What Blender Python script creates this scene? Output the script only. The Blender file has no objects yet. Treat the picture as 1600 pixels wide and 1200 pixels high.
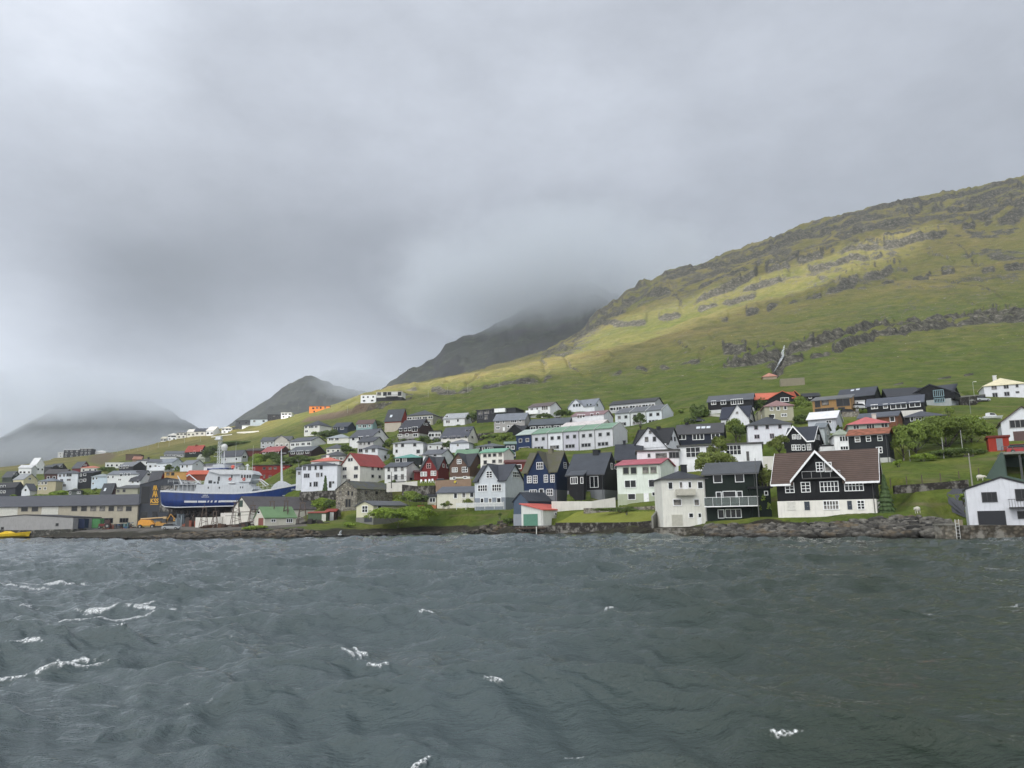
import bpy, bmesh, math, random
import numpy as np
from mathutils import Vector, Matrix
R = math.radians
S = bpy.context.scene
COL = S.collection
rng = np.random.default_rng(7)
random.seed(11)

# ------------------------------------------------------------------ camera
F = 1204.0                       # focal length in photo pixels (1600 wide)
PITCH, ROLL, CH = R(9.95), R(1.0), 3.0
fwd = np.array([0, math.cos(PITCH), math.sin(PITCH)])
up0 = np.array([0, -math.sin(PITCH), math.cos(PITCH)])
rt0 = np.array([1.0, 0, 0])
RT = rt0 * math.cos(ROLL) - up0 * math.sin(ROLL)
UP = up0 * math.cos(ROLL) + rt0 * math.sin(ROLL)
cam = bpy.data.cameras.new("camera")
cam.sensor_width = 36; cam.lens = 36 * F / 1600
cam.clip_start = 0.5; cam.clip_end = 30000
co = bpy.data.objects.new("camera", cam)
co.matrix_world = Matrix(((RT[0], UP[0], -fwd[0], 0), (RT[1], UP[1], -fwd[1], 0), (RT[2], UP[2], -fwd[2], CH), (0, 0, 0, 1)))
COL.objects.link(co); S.camera = co

def ray(px, py):
    """direction of the sight line through a photo pixel, scaled to unit forward (y) distance"""
    d = fwd + RT * ((px - 800) / F) + UP * ((600 - py) / F)
    return d / d[1]
def at(px, py, Y):
    d = ray(px, py); return np.array([d[0] * Y, Y, CH + d[2] * Y])
def at_z(px, py, z):
    d = ray(px, py); Y = (z - CH) / d[2]; return at(px, py, Y)
def proj(p):
    q = np.array(p, float) - np.array([0, 0, CH]); w = q @ fwd
    return 800 + F * (q @ RT) / w, 600 - F * (q @ UP) / w
def z_at(x, y, py):
    """height at which a vertical line over (x,y) crosses photo row py"""
    k = (600 - py) / F
    # (p.UP) - k (p.fwd) = 0, p=(x,y,z')
    a = UP[2] - k * fwd[2]; b = (x * UP[0] + y * UP[1]) - k * (x * fwd[0] + y * fwd[1])
    return CH - b / a

# ------------------------------------------------------------------ render look
S.render.engine = 'CYCLES'
S.view_settings.view_transform = 'Standard'; S.view_settings.look = 'None'
S.view_settings.exposure = 0.30; S.view_settings.gamma = 1.0
S.cycles.max_bounces = 8; S.cycles.transparent_max_bounces = 12; S.cycles.volume_bounces = 3
S.cycles.use_denoising = True; S.cycles.denoising_prefilter = 'ACCURATE'; S.cycles.sample_clamp_indirect = 6; S.cycles.sample_clamp_direct = 12
S.cycles.volume_step_rate = 2.0; S.cycles.volume_max_steps = 96

# ------------------------------------------------------------------ sun
SUN = np.array([-0.42, -0.58, 0.70]); SUN /= np.linalg.norm(SUN)      # towards the sun
sl = bpy.data.lights.new("sun", 'SUN'); sl.energy = 5.0; sl.angle = R(0.55); sl.color = (1.0, 0.95, 0.86)
so = bpy.data.objects.new("sun", sl); COL.objects.link(so)
so.rotation_euler = Vector(SUN).to_track_quat('Z', 'Y').to_euler()

# ------------------------------------------------------------------ sky
W = bpy.data.worlds.new("World"); S.world = W; W.use_nodes = True
nt = W.node_tree; N = nt.nodes; L = nt.links; N.clear()
def wn(t, **k):
    n = N.new(t)
    for a, b in k.items(): setattr(n, a, b)
    return n
def wmath(op, a, b=None, c=None):
    n = wn('ShaderNodeMath', operation=op)
    for i, v in enumerate((a, b, c)):
        if v is None: continue
        if isinstance(v, (int, float)): n.inputs[i].default_value = v
        else: L.new(v, n.inputs[i])
    return n.outputs[0]
def unit(px, py):
    d = ray(px, py); return d / np.linalg.norm(d)
tc = wn('ShaderNodeTexCoord')
def noise(vec, scale, detail=5, rough=.55, typ='FBM'):
    n = wn('ShaderNodeTexNoise'); n.inputs['Scale'].default_value = scale
    n.inputs['Detail'].default_value = detail; n.inputs['Roughness'].default_value = rough
    L.new(vec, n.inputs['Vector']); return n
mp = wn('ShaderNodeMapping'); mp.inputs['Scale'].default_value = (1, 1, 1.9); L.new(tc.outputs['Generated'], mp.inputs[0])
nz = noise(mp.outputs[0], 4.0, 7, .55)
sub = wn('ShaderNodeVectorMath', operation='SUBTRACT'); L.new(nz.outputs['Color'], sub.inputs[0]); sub.inputs[1].default_value = (.5, .5, .5)
scl = wn('ShaderNodeVectorMath', operation='SCALE'); L.new(sub.outputs[0], scl.inputs[0]); scl.inputs['Scale'].default_value = 0.10
add = wn('ShaderNodeVectorMath', operation='ADD'); L.new(tc.outputs['Generated'], add.inputs[0]); L.new(scl.outputs[0], add.inputs[1])
nrm = wn('ShaderNodeVectorMath', operation='NORMALIZE'); L.new(add.outputs[0], nrm.inputs[0])
# brightness of the cloud cover seen in several directions (photo samples, sRGB grey)
SKY = [(100, 60, 238), (190, 90, 226), (300, 70, 208), (20, 200, 190), (110, 200, 205), (300, 200, 190), (600, 60, 203), (620, 220, 196), (900, 200, 206), (900, 60, 200), (1200, 130, 192), (1500, 60, 186), (1560, 220, 178), (1350, 220, 184),
       (50, 340, 186), (200, 350, 170), (370, 340, 172), (520, 310, 178), (700, 340, 174), (1000, 300, 188), (1200, 300, 178), (100, 425, 172), (250, 430, 138), (400, 430, 142), (550, 430, 144), (700, 410, 158), (850, 390, 152), (960, 400, 146),
       (10, 485, 222), (75, 500, 196), (160, 510, 132), (260, 495, 126), (400, 500, 134), (540, 495, 160), (640, 510, 150), (760, 470, 140), (880, 460, 136), (20, 565, 226), (110, 585, 208), (205, 560, 222), (320, 575, 200), (440, 560, 208), (530, 570, 206), (600, 570, 180), (680, 560, 160),
       (90, 640, 188), (240, 630, 192), (340, 610, 198), (0, 650, 206), (420, 640, 190), (150, 720, 170), (500, 700, 175), (1000, 600, 150), (1500, 500, 165), (1300, 420, 168)]
def lin(v):
    v = np.asarray(v, float) / 255; return np.where(v < .04045, v / 12.92, ((v + .055) / 1.055) ** 2.4)
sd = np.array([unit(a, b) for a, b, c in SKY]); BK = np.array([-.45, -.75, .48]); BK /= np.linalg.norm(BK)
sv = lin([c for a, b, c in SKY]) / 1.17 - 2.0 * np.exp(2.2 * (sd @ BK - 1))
KAP, BASE = 130.0, 0.38
G = np.exp(KAP * (sd @ sd.T - 1)); wts = np.linalg.solve(G.T @ G + 0.06 * np.eye(len(sd)), G.T @ (sv - BASE))
acc = None
for d, w in zip(sd, wts):
    dt = wn('ShaderNodeVectorMath', operation='DOT_PRODUCT'); L.new(nrm.outputs[0], dt.inputs[0]); dt.inputs[1].default_value = tuple(d)
    e = wmath('EXPONENT', wmath('MULTIPLY_ADD', dt.outputs['Value'], KAP, -KAP))
    acc = wmath('MULTIPLY_ADD', e, float(w), acc if acc is not None else BASE)
# brighter thin cover behind the viewer and on the sun's side
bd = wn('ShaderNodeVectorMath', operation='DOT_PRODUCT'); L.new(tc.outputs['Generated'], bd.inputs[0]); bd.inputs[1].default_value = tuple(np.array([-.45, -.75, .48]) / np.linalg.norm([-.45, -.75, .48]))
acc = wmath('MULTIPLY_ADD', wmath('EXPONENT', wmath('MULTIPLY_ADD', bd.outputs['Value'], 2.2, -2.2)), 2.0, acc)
n2 = noise(mp.outputs[0], 7.0, 9, .62)
n3 = noise(mp.outputs[0], 1.7, 4, .5)
mod = wmath('ADD', wmath('MULTIPLY_ADD', n2.outputs['Fac'], 0.52, 0.74), wmath('MULTIPLY_ADD', n3.outputs['Fac'], .2, -.10))
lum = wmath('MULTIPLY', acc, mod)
tint = wn('ShaderNodeValToRGB'); L.new(lum, tint.inputs[0])
cr = tint.color_ramp; cr.elements[0].position = 0; cr.elements[0].color = (0, 0, 0, 1)
cr.elements[1].position = 1; cr.elements[1].color = (.985, .995, 1.0, 1)
for p_, c_ in ((.25, (.232, .250, .285, 1)), (.45, (.422, .450, .507, 1)), (.65, (.61, .650, .725, 1)), (.85, (.82, .85, .93, 1))):
    e = cr.elements.new(p_); e.color = c_
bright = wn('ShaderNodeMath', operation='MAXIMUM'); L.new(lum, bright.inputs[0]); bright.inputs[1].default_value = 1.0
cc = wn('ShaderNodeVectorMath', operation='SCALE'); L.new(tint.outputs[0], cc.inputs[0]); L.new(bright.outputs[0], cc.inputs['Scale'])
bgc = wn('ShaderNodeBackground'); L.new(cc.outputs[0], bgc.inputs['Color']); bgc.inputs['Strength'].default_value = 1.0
sky = wn('ShaderNodeTexSky', sky_type='NISHITA', sun_disc=False)
sky.sun_elevation = math.asin(SUN[2]); sky.sun_rotation = math.atan2(SUN[0], SUN[1])
bgs = wn('ShaderNodeBackground'); L.new(sky.outputs[0], bgs.inputs['Color']); bgs.inputs['Strength'].default_value = 0.1
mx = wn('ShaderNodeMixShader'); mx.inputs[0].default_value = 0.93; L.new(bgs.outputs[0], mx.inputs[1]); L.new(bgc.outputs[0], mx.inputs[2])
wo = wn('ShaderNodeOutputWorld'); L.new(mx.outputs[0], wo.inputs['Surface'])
W.cycles.sampling_method = 'MANUAL'; W.cycles.sample_map_resolution = 512

# ------------------------------------------------------------------ tagging, mesh building
def tag(o, label=None, cat=None, group=None, kind=None):
    if cat and not kind: kind = 'thing'
    if label: o['label'] = label
    if cat: o['category'] = cat
    if group: o['group'] = group
    if kind: o['kind'] = kind
    return o
def empty(name, loc=(0, 0, 0), rz=0.0, **k):
    o = bpy.data.objects.new(name, None); COL.objects.link(o)
    o.location = loc; o.rotation_euler = (0, 0, rz); o.empty_display_size = .5
    return tag(o, **k)
def link(name, me, parent=None, loc=None, rz=None):
    o = bpy.data.objects.new(name, me); COL.objects.link(o)
    if parent: o.parent = parent
    if loc is not None: o.location = loc
    if rz is not None: o.rotation_euler = (0, 0, rz)
    return o
class MB:
    def __init__(s): s.v = []; s.f = []; s.m = []
    def poly(s, pts, m=0):
        i = len(s.v); s.v += [tuple(map(float, p)) for p in pts]; s.f.append(tuple(range(i, i + len(pts)))); s.m.append(m); return s
    def box(s, x0, x1, y0, y1, z0, z1, m=0):
        return s.hexa([(x0, y0, z0), (x1, y0, z0), (x1, y1, z0), (x0, y1, z0)], [(x0, y0, z1), (x1, y0, z1), (x1, y1, z1), (x0, y1, z1)], m)
    def hexa(s, lo, hi, m=0):
        i = len(s.v); n = len(lo); s.v += [tuple(map(float, p)) for p in lo] + [tuple(map(float, p)) for p in hi]
        s.f.append(tuple(range(i + n - 1, i - 1, -1))); s.f.append(tuple(range(i + n, i + 2 * n)))
        for k in range(n): s.f.append((i + k, i + (k + 1) % n, i + n + (k + 1) % n, i + n + k))
        s.m += [m] * (n + 2); return s
    def exx(s, prof, x0, x1, m=0):            # profile (y,z) counter-clockwise seen from +x, pushed along x
        return s.hexa([(x0, y, z) for y, z in prof], [(x1, y, z) for y, z in prof], m)
    def exy(s, prof, y0, y1, m=0):            # profile (x,z), pushed along y
        return s.hexa([(x, y1, z) for x, z in prof], [(x, y0, z) for x, z in prof], m)
    def exz(s, prof, z0, z1, m=0):
        return s.hexa([(x, y, z0) for x, y in prof], [(x, y, z1) for x, y in prof], m)
    def tube(s, a, b, r0, r1=None, n=8, m=0):
        r1 = r0 if r1 is None else r1
        a = Vector(a); b = Vector(b); d = (b - a).normalized(); u = d.orthogonal().normalized(); w = d.cross(u)
        lo = [a + (u * math.cos(t) + w * math.sin(t)) * r0 for t in [2 * math.pi * k / n for k in range(n)]]
        hi = [b + (u * math.cos(t) + w * math.sin(t)) * r1 for t in [2 * math.pi * k / n for k in range(n)]]
        return s.hexa(lo, hi, m)
    def ball(s, c, r, n=8, k=5, m=0, sq=(1, 1, 1)):
        i0 = len(s.v)
        for a in range(k + 1):
            th = math.pi * a / k
            for b in range(n):
                ph = 2 * math.pi * b / n
                s.v.append((c[0] + r * sq[0] * math.sin(th) * math.cos(ph), c[1] + r * sq[1] * math.sin(th) * math.sin(ph), c[2] + r * sq[2] * math.cos(th)))
        for a in range(k):
            for b in range(n):
                s.f.append((i0 + a * n + b, i0 + (a + 1) * n + b, i0 + (a + 1) * n + (b + 1) % n, i0 + a * n + (b + 1) % n)); s.m.append(m)
        return s
    def mesh(s, name, mats):
        me = bpy.data.meshes.new(name); me.from_pydata(s.v, [], s.f)
        for q in (mats if isinstance(mats, (list, tuple)) else [mats]): me.materials.append(q)
        if any(s.m): me.polygons.foreach_set('material_index', s.m)
        me.update(); return me
    def build(s, name, mats, parent=None, loc=None, rz=None, fix=True):
        me = s.mesh(name, mats)
        if fix:
            bm = bmesh.new(); bm.from_mesh(me); bmesh.ops.recalc_face_normals(bm, faces=bm.faces); bm.to_mesh(me); bm.free()
        return link(name, me, parent, loc, rz)
def grid_mesh(name, X, Y, Z, mats, attrs={}, smooth=True):
    h, w = X.shape; me = bpy.data.meshes.new(name)
    me.vertices.add(h * w); me.vertices.foreach_set('co', np.stack([X, Y, Z], -1).astype(np.float32).ravel())
    i = np.arange((h - 1) * w).reshape(h - 1, w)[:, :-1].ravel()
    q = np.stack([i, i + 1, i + w + 1, i + w], -1).astype(np.int32); n = len(q)
    me.loops.add(n * 4); me.loops.foreach_set('vertex_index', q.ravel())
    me.polygons.add(n); me.polygons.foreach_set('loop_start', np.arange(0, n * 4, 4, dtype=np.int32))
    me.update(calc_edges=True)
    if smooth: me.polygons.foreach_set('use_smooth', np.ones(n, bool))
    for k, a in attrs.items():
        at_ = me.attributes.new(k, 'FLOAT', 'POINT'); at_.data.foreach_set('value', a.astype(np.float32).ravel())
    for m in (mats if isinstance(mats, (list, tuple)) else [mats]): me.materials.append(m)
    return me

# ------------------------------------------------------------------ noise on arrays
def _h(ix, iy, s):
    n = (ix.astype(np.int64) * 374761393 + iy.astype(np.int64) * 668265263 + s * 974634777) & 0xffffffff
    n = ((n ^ (n >> 13)) * 1274126177) & 0xffffffff
    return ((n ^ (n >> 16)) & 0xffff) / 65535.0
def vnoise(x, y, s=0):
    ix = np.floor(x); iy = np.floor(y); fx = x - ix; fy = y - iy
    fx = fx * fx * fx * (fx * (fx * 6 - 15) + 10); fy = fy * fy * fy * (fy * (fy * 6 - 15) + 10)
    a = _h(ix, iy, s); b = _h(ix + 1, iy, s); c = _h(ix, iy + 1, s); d = _h(ix + 1, iy + 1, s)
    return (a + (b - a) * fx) * (1 - fy) + (c + (d - c) * fx) * fy
def fbm(x, y, o=5, s=0, g=.5):
    t = 0; a = 1; n = 0
    for k in range(o):
        t = t + a * (vnoise(x * 2 ** k + 17.3 * k, y * 2 ** k - 9.1 * k, s + k) - .5); n += a; a *= g
    return t / n * 2
def sst(a, b, x):
    t = np.clip((x - a) / (b - a), 0, 1); return t * t * (3 - 2 * t)

# ------------------------------------------------------------------ materials
class Mt:
    """small node helper"""
    def __init__(s, name):
        s.m = bpy.data.materials.new(name); s.m.use_nodes = True; s.t = s.m.node_tree; s.n = s.t.nodes; s.l = s.t.links
        s.b = s.n['Principled BSDF']
    def set(s, n, k, v):
        if hasattr(v, 'is_output') or hasattr(v, 'links'): s.l.new(v, n.inputs[k])
        else: n.inputs[k].default_value = v
    def node(s, t, ins={}, **k):
        n = s.n.new(t)
        for a, b in k.items(): setattr(n, a, b)
        for a, b in ins.items(): s.set(n, a, b)
        return n
    def math(s, op, a, b=0.0, c=0.0, clamp=False):
        n = s.node('ShaderNodeMath', {0: a, 1: b, 2: c}, operation=op); n.use_clamp = clamp; return n.outputs[0]
    def noise(s, vec, scale, detail=3, rough=.55):
        return s.node('ShaderNodeTexNoise', {'Vector': vec, 'Scale': scale, 'Detail': detail, 'Roughness': rough}).outputs['Fac']
    def co(s, scale=(1, 1, 1), space='Object'):
        if space == 'World': g = s.node('ShaderNodeNewGeometry').outputs['Position']
        else: g = s.node('ShaderNodeTexCoord').outputs[space]
        return s.node('ShaderNodeMapping', {'Vector': g, 'Scale': scale}).outputs[0]
    def mix(s, f, a, b, blend='MIX'):
        n = s.node('ShaderNodeMix', data_type='RGBA', blend_type=blend)
        s.set(n, 0, f); s.set(n, 6, a if not isinstance(a, tuple) else (*a[:3], 1)); s.set(n, 7, b if not isinstance(b, tuple) else (*b[:3], 1))
        return n.outputs[2]
    def ramp(s, f, stops, interp='LINEAR'):
        n = s.node('ShaderNodeValToRGB', {0: f}); r = n.color_ramp; r.interpolation = interp
        while len(r.elements) > 1: r.elements.remove(r.elements[-1])
        r.elements[0].position = stops[0][0]; r.elements[0].color = (*stops[0][1], 1)
        for p, c in stops[1:]: e = r.elements.new(p); e.color = (*c, 1)
        return n.outputs[0]
    def step(s, f, a, b):
        return s.node('ShaderNodeMapRange', {'Value': f, 'From Min': a, 'From Max': b}).outputs[0]
    def attr(s, name): return s.node('ShaderNodeAttribute', attribute_name=name).outputs['Fac']
    def bump(s, h, strength=.4, dist=.05):
        n = s.node('ShaderNodeBump', {'Height': h, 'Strength': strength, 'Distance': dist}); s.l.new(n.outputs[0], s.b.inputs['Normal'])
    def out(s, col, rough=.7, spec=.3, metal=0.0):
        s.set(s.b, 'Base Color', col if not isinstance(col, tuple) else (*col[:3], 1)); s.set(s.b, 'Roughness', rough); s.set(s.b, 'Specular IOR Level', spec); s.set(s.b, 'Metallic', metal)
        return s.m
def rgb(r, g, b): return tuple(float(v) for v in lin([r, g, b]))
# ------------------------------------------------------------------ the land, as profiles of (photo row, distance) down 16 sight columns
WL = lambda px, py: at_z(px, py, 0.0)[1]
COLS = {
 -700: (846, [(832, 260), (830, 340), (775, 440), (755, 560), (745, 800), (770, 1000)]),
 -250: (845, [(831, 250), (829, 330), (775, 400), (752, 520), (738, 740), (760, 950)]),
 0: (841, [(831, 244), (828, 300), (795, 325), (770, 350), (752, 410), (738, 520), (730, 640), (745, 900)]),
 100: (841, [(830, 232), (827, 300), (795, 318), (772, 338), (746, 420), (724, 560), (714, 700), (730, 900)]),
 180: (842, [(828, 215), (826, 296), (790, 312), (768, 330), (738, 420), (720, 540), (706, 700), (718, 900)]),
 240: (843, [(828, 190), (825, 225), (823, 292), (785, 306), (758, 325), (735, 390), (712, 500), (693, 640), (700, 900)]),
 320: (843, [(827, 180), (823, 235), (821, 270), (780, 290), (748, 330), (722, 410), (700, 500), (680, 600), (674, 640), (680, 900)]),
 400: (842, [(825, 172), (822, 200), (819, 255), (785, 272), (752, 305), (725, 355), (700, 430), (676, 560), (659, 640), (664, 900)]),
 470: (841, [(825, 160), (818, 196), (810, 215), (768, 232), (738, 262), (705, 335), (680, 410), (655, 520), (644, 600), (650, 900)]),
 540: (838, [(828, 172), (822, 182), (798, 200), (768, 222), (735, 258), (710, 300), (685, 370), (660, 440), (640, 510), (621, 620), (626, 900)]),
 600: (836, [(828, 181), (812, 188), (795, 200), (760, 220), (728, 255), (700, 295), (675, 345), (650, 400), (625, 480), (602, 640), (610, 900)]),
 700: (834, [(825, 184), (802, 192), (790, 196), (752, 208), (725, 232), (700, 265), (680, 302), (650, 350), (630, 400), (610, 500), (587, 750), (596, 1000)]),
 800: (836, [(824, 158), (803, 168), (795, 178), (765, 188), (735, 200), (712, 218), (690, 248), (660, 292), (640, 320), (610, 410), (590, 530), (567, 900), (575, 1200)]),
 900: (836, [(818, 144), (801, 152), (784, 160), (745, 186), (716, 215), (690, 242), (650, 288), (620, 360), (590, 480), (560, 660), (525, 1000), (540, 1300)]),
 1000: (836, [(818, 133), (803, 141), (786, 148), (755, 164), (722, 180), (695, 208), (672, 240), (642, 278), (610, 370), (580, 490), (530, 720), (480, 920), (443, 1080), (452, 1400)]),
 1100: (838, [(823, 119), (812, 126), (782, 140), (750, 150), (728, 158), (692, 184), (658, 214), (638, 236), (600, 340), (560, 480), (510, 680), (455, 900), (413, 1080), (422, 1400)]),
 1200: (838, [(819, 112.5), (811, 116), (790, 126), (745, 146), (718, 160), (690, 178), (655, 206), (636, 226), (600, 320), (550, 480), (490, 680), (430, 880), (377, 1080), (387, 1400)]),
 1300: (839, [(816, 104.5), (806, 108), (785, 118), (745, 132), (715, 146), (692, 162), (655, 188), (630, 208), (600, 280), (550, 420), (490, 600), (420, 800), (343, 1080), (353, 1400)]),
 1400: (840, [(809, 99), (804, 104), (766, 114), (752, 116), (720, 132), (692, 148), (658, 172), (635, 196), (600, 270), (550, 400), (500, 520), (430, 750), (319, 1080), (330, 1400)]),
 1500: (841, [(827, 91), (812, 96), (768, 111), (754, 113), (716, 130), (702, 138), (680, 152), (638, 190), (600, 260), (550, 380), (500, 500), (430, 700), (302, 1080), (312, 1400)]),
 1600: (841, [(827, 88), (824, 93), (775, 109), (738, 117), (702, 131), (690, 138), (634, 196), (600, 250), (550, 360), (500, 470), (430, 650), (283, 1080), (293, 1400)]),
 1900: (846, [(829, 84), (824, 92), (770, 108), (730, 118), (700, 128), (632, 200), (550, 350), (430, 640), (255, 1080), (265, 1400)]),
 2500: (860, [(830, 84), (820, 95), (765, 110), (700, 130), (620, 210), (540, 350), (420, 640), (240, 1080), (250, 1400)]),
}
prof = []
for px in sorted(COLS):
    wl, pts = COLS[px]
    p = at_z(px, wl, 0.0); arr = [(p[0] / p[1], p[1], 0.0)]
    for py, Y in pts:
        q = at(px, py, Y); arr.append((q[0] / Y, Y, q[2]))
    a0, Y0, _ = arr[0]
    arr = [(a0, Y0 - 30, -7.0), (a0, Y0 - 6, -1.3)] + arr
    aL, YL, ZL = arr[-1]; arr.append((aL, 2200, ZL * .8 - 5 if px > 650 else min(ZL, 40) - 60))
    prof.append(np.array(arr))
YG = np.concatenate([np.linspace(60, 300, 520, endpoint=False), np.geomspace(300, 1400, 620), np.linspace(1450, 2100, 10)])
AG = np.concatenate([np.linspace(-1.6, -.72, 30, endpoint=False), np.linspace(-.72, .72, 1300), np.linspace(.73, 1.5, 30)])
ZG = np.zeros((len(YG), len(AG)))
for i, y in enumerate(YG):
    ac = [np.interp(y, p[:, 1], p[:, 0]) for p in prof]; zc = [np.interp(y, p[:, 1], p[:, 2]) for p in prof]
    ZG[i] = np.interp(AG, ac, zc)
def blur(A, sig, ax):
    k = np.arange(-int(3 * sig), int(3 * sig) + 1); w = np.exp(-k * k / (2 * sig * sig)); w /= w.sum()
    n = len(k) // 2
    P = np.pad(A, [(n, n) if a == ax else (0, 0) for a in (0, 1)], mode='edge'); out = np.zeros_like(A)
    for j, ww in enumerate(w):
        out += ww * (P[j:j + A.shape[0], :] if ax == 0 else P[:, j:j + A.shape[1]])
    return out
ZG = blur(ZG, 14, 1)
ZS = blur(ZG, 5, 0); wS = sst(150, 230, YG)[:, None]; ZG = blur(ZG, 1.3, 0) * (1 - wS) + ZS * wS
XG = AG[None, :] * YG[:, None]; YY = np.broadcast_to(YG[:, None], XG.shape)
# photo position of every vertex, used to lay the basalt steps along their real courses
def projg(X, Y, Z):
    q0, q1, q2 = X, Y, Z - CH; w = q1 * fwd[1] + q2 * fwd[2]
    return 800 + F * (q0 * RT[0] + q1 * RT[1] + q2 * RT[2]) / w, 600 - F * (q0 * UP[0] + q1 * UP[1] + q2 * UP[2]) / w
PX, PY = projg(XG, YY, ZG)
hill = sst(230, 420, YY) * sst(-.36, -.1, XG / YY + (YY - 500) * .0002)
n_big = fbm(XG / 130, YY / 90, 5, 3); n_mid = fbm(XG / 28, YY / 20, 4, 9); n_sm = fbm(XG / 7, YY / 6, 3, 21)
ZG = ZG + hill * (n_big * 12 * sst(300, 700, YY) + n_mid * 2.2 + n_sm * .7) + (1 - hill) * sst(0.5, 3, ZG) * (n_mid * .35 + n_sm * .16)
# gullies running down the slope
gx = XG / 42 + fbm(XG / 90, YY / 160, 3, 33) * 1.6
gul = np.clip(1 - np.abs(((gx + vnoise(gx, YY / 900, 5) * .6) % 1) - .5) * 9, 0, 1) * sst(.15, .5, vnoise(XG / 60, YY / 130, 71))
ZG = ZG - gul * hill * 2.2
rock = np.zeros_like(ZG); PXg, PYg, hillg = PX, PY, hill
def band(pts, th, rise, seed, brk=.42, nscale=60):
    """a basalt step: a steep face th photo rows high along the course pts, with a ledge above it"""
    global ZG, rock
    xs, ys = np.array(pts).T
    j0, j1 = np.searchsorted(AG, [(xs[0] - 860) / F, (xs[-1] - 730) / F]); i0 = 440; i1 = len(YG)
    sl_ = (slice(i0, i1), slice(j0, j1)); PX, PY, hill = PXg[sl_], PYg[sl_], hillg[sl_]
    c = np.interp(PX, xs, ys) + fbm(PX / 46, PY / 60, 3, seed) * th * 1.1
    inside = sst(xs[0] - 20, xs[0] + 20, PX) * (1 - sst(xs[-1] - 20, xs[-1] + 20, PX))
    gap = sst(brk - .13, brk + .1, vnoise(PX / nscale + seed, PY / 50, seed + 4) * .6 + vnoise(PX / 17 + seed, PY / 17, seed + 5) * .4)
    d = (c - PY) / th
    face = np.exp(-(d / .62) ** 2) * inside * gap
    up = sst(-.6, .6, d) * (1 - sst(1.2, 5.5, d))
    rough = .75 + .5 * vnoise(PX / 5, PY / 7, seed + 7)
    ZG[sl_] += rise * .75 * up * inside * gap * hill * rough
    rock[sl_] = np.maximum(rock[sl_], face)
TOP = [(880, 520), (930, 482), (985, 440), (1050, 428), (1110, 416), (1200, 384), (1250, 362), (1330, 342), (1420, 324), (1520, 302), (1620, 284), (1900, 250)]
off = lambda P, d: [(a, b + d) for a, b in P]
band(off(TOP, 3), 3.2, 8, 11, .14)
band(off(TOP, 13), 3.4, 10, 12, .34, 44)
band(off(TOP, 27), 3.4, 9, 13, .50, 30)
band([(930, 500), (1000, 478), (1080, 462), (1180, 425), (1260, 402), (1400, 375), (1500, 348), (1640, 318)], 2.8, 6, 14, .50, 40)
band([(1080, 478), (1170, 440), (1250, 412), (1330, 398), (1420, 385), (1480, 368)], 4.0, 11, 15, .30, 60)
band([(1160, 455), (1260, 425), (1330, 408), (1400, 405), (1470, 372), (1560, 345), (1640, 335)], 3.4, 8, 16, .46, 40)
band([(900, 515), (1000, 500), (1100, 480), (1200, 455), (1290, 432)], 3.5, 4, 17, .55, 30)
band([(1290, 455), (1340, 440), (1390, 425), (1440, 415)], 7, 8, 18, .44, 26)
band([(1560, 350), (1600, 335), (1660, 325)], 9, 12, 19, .2, 60)
band([(1130, 575), (1200, 560), (1290, 540), (1370, 515), (1450, 502), (1540, 492), (1640, 487)], 3.2, 8, 20, .18, 60)
band([(1200, 575), (1290, 556), (1370, 528), (1450, 519), (1540, 508), (1640, 505)], 2.6, 6, 22, .32, 44)
band([(1060, 552), (1140, 548), (1200, 552), (1260, 545)], 4, 5, 23, .50, 20)
band([(640, 610), (700, 612), (760, 606), (800, 598), (860, 590)], 3, 3, 24, .40, 30)
band([(560, 630), (600, 625), (640, 618)], 2.5, 2, 25, .4, 30)
band([(960, 580), (1020, 572), (1080, 568), (1120, 562)], 3, 3, 26, .55, 24)
band([(1130, 500), (1240, 470), (1330, 452), (1480, 430), (1620, 420)], 4, 4, 27, .60, 24)
band([(1300, 620), (1400, 600), (1520, 585), (1620, 575)], 1.6, 1.2, 28, .66, 18)
# the gorge of the waterfall
gor = np.exp(-((PX - (1222 - (PY - 560) * .45)) / 7) ** 2) * sst(525, 545, PY) * (1 - sst(578, 600, PY)) * hill
ZG = ZG - gor * 6; rock = np.maximum(rock, gor * .9 * sst(.3, .5, vnoise(PX / 6, PY / 6, 3)))
scree = sst(.54, .76, vnoise(XG / 35, YY / 30, 51) * .55 + vnoise(XG / 8, YY / 8, 52) * .45) * hill * sst(600, 350, PY)
rock = np.maximum(rock, scree * .66)
ridge = sst(.40, .60, vnoise(XG / 24, YY / 15, 61) * .55 + vnoise(XG / 7, YY / 6, 62) * .45) * hill * np.exp(-((np.interp(PX, *np.array(TOP).T) + 24 - PY) / 24) ** 2)
rock = np.maximum(rock, ridge * .62)
rock = rock + np.exp(-((PX - 560) / 90) ** 2) * np.exp(-((PY - (640 - (PX - 480) * .09)) / 5) ** 2) * .0
def lerp2(A, x, y):
    a = x / y
    fi = np.interp(y, YG, np.arange(len(YG))); fj = np.interp(a, AG, np.arange(len(AG)))
    i = int(min(fi, len(YG) - 2)); j = int(min(fj, len(AG) - 2)); u = fi - i; v = fj - j
    return (A[i, j] * (1 - v) + A[i, j + 1] * v) * (1 - u) + (A[i + 1, j] * (1 - v) + A[i + 1, j + 1] * v) * u
def ground(x, y): return lerp2(ZG, x, y)
def gY(px, py, y0=75.0, y1=1300.0):
    """distance at which the sight line of a photo pixel meets the land"""
    d = ray(px, py); y = y0
    while y < y1:
        if CH + d[2] * y < ground(d[0] * y, y): break
        y *= 1.004
    return y
def gpt(px, py, **k):
    y = gY(px, py, **k); d = ray(px, py); return np.array([d[0] * y, y, CH + d[2] * y])
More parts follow.
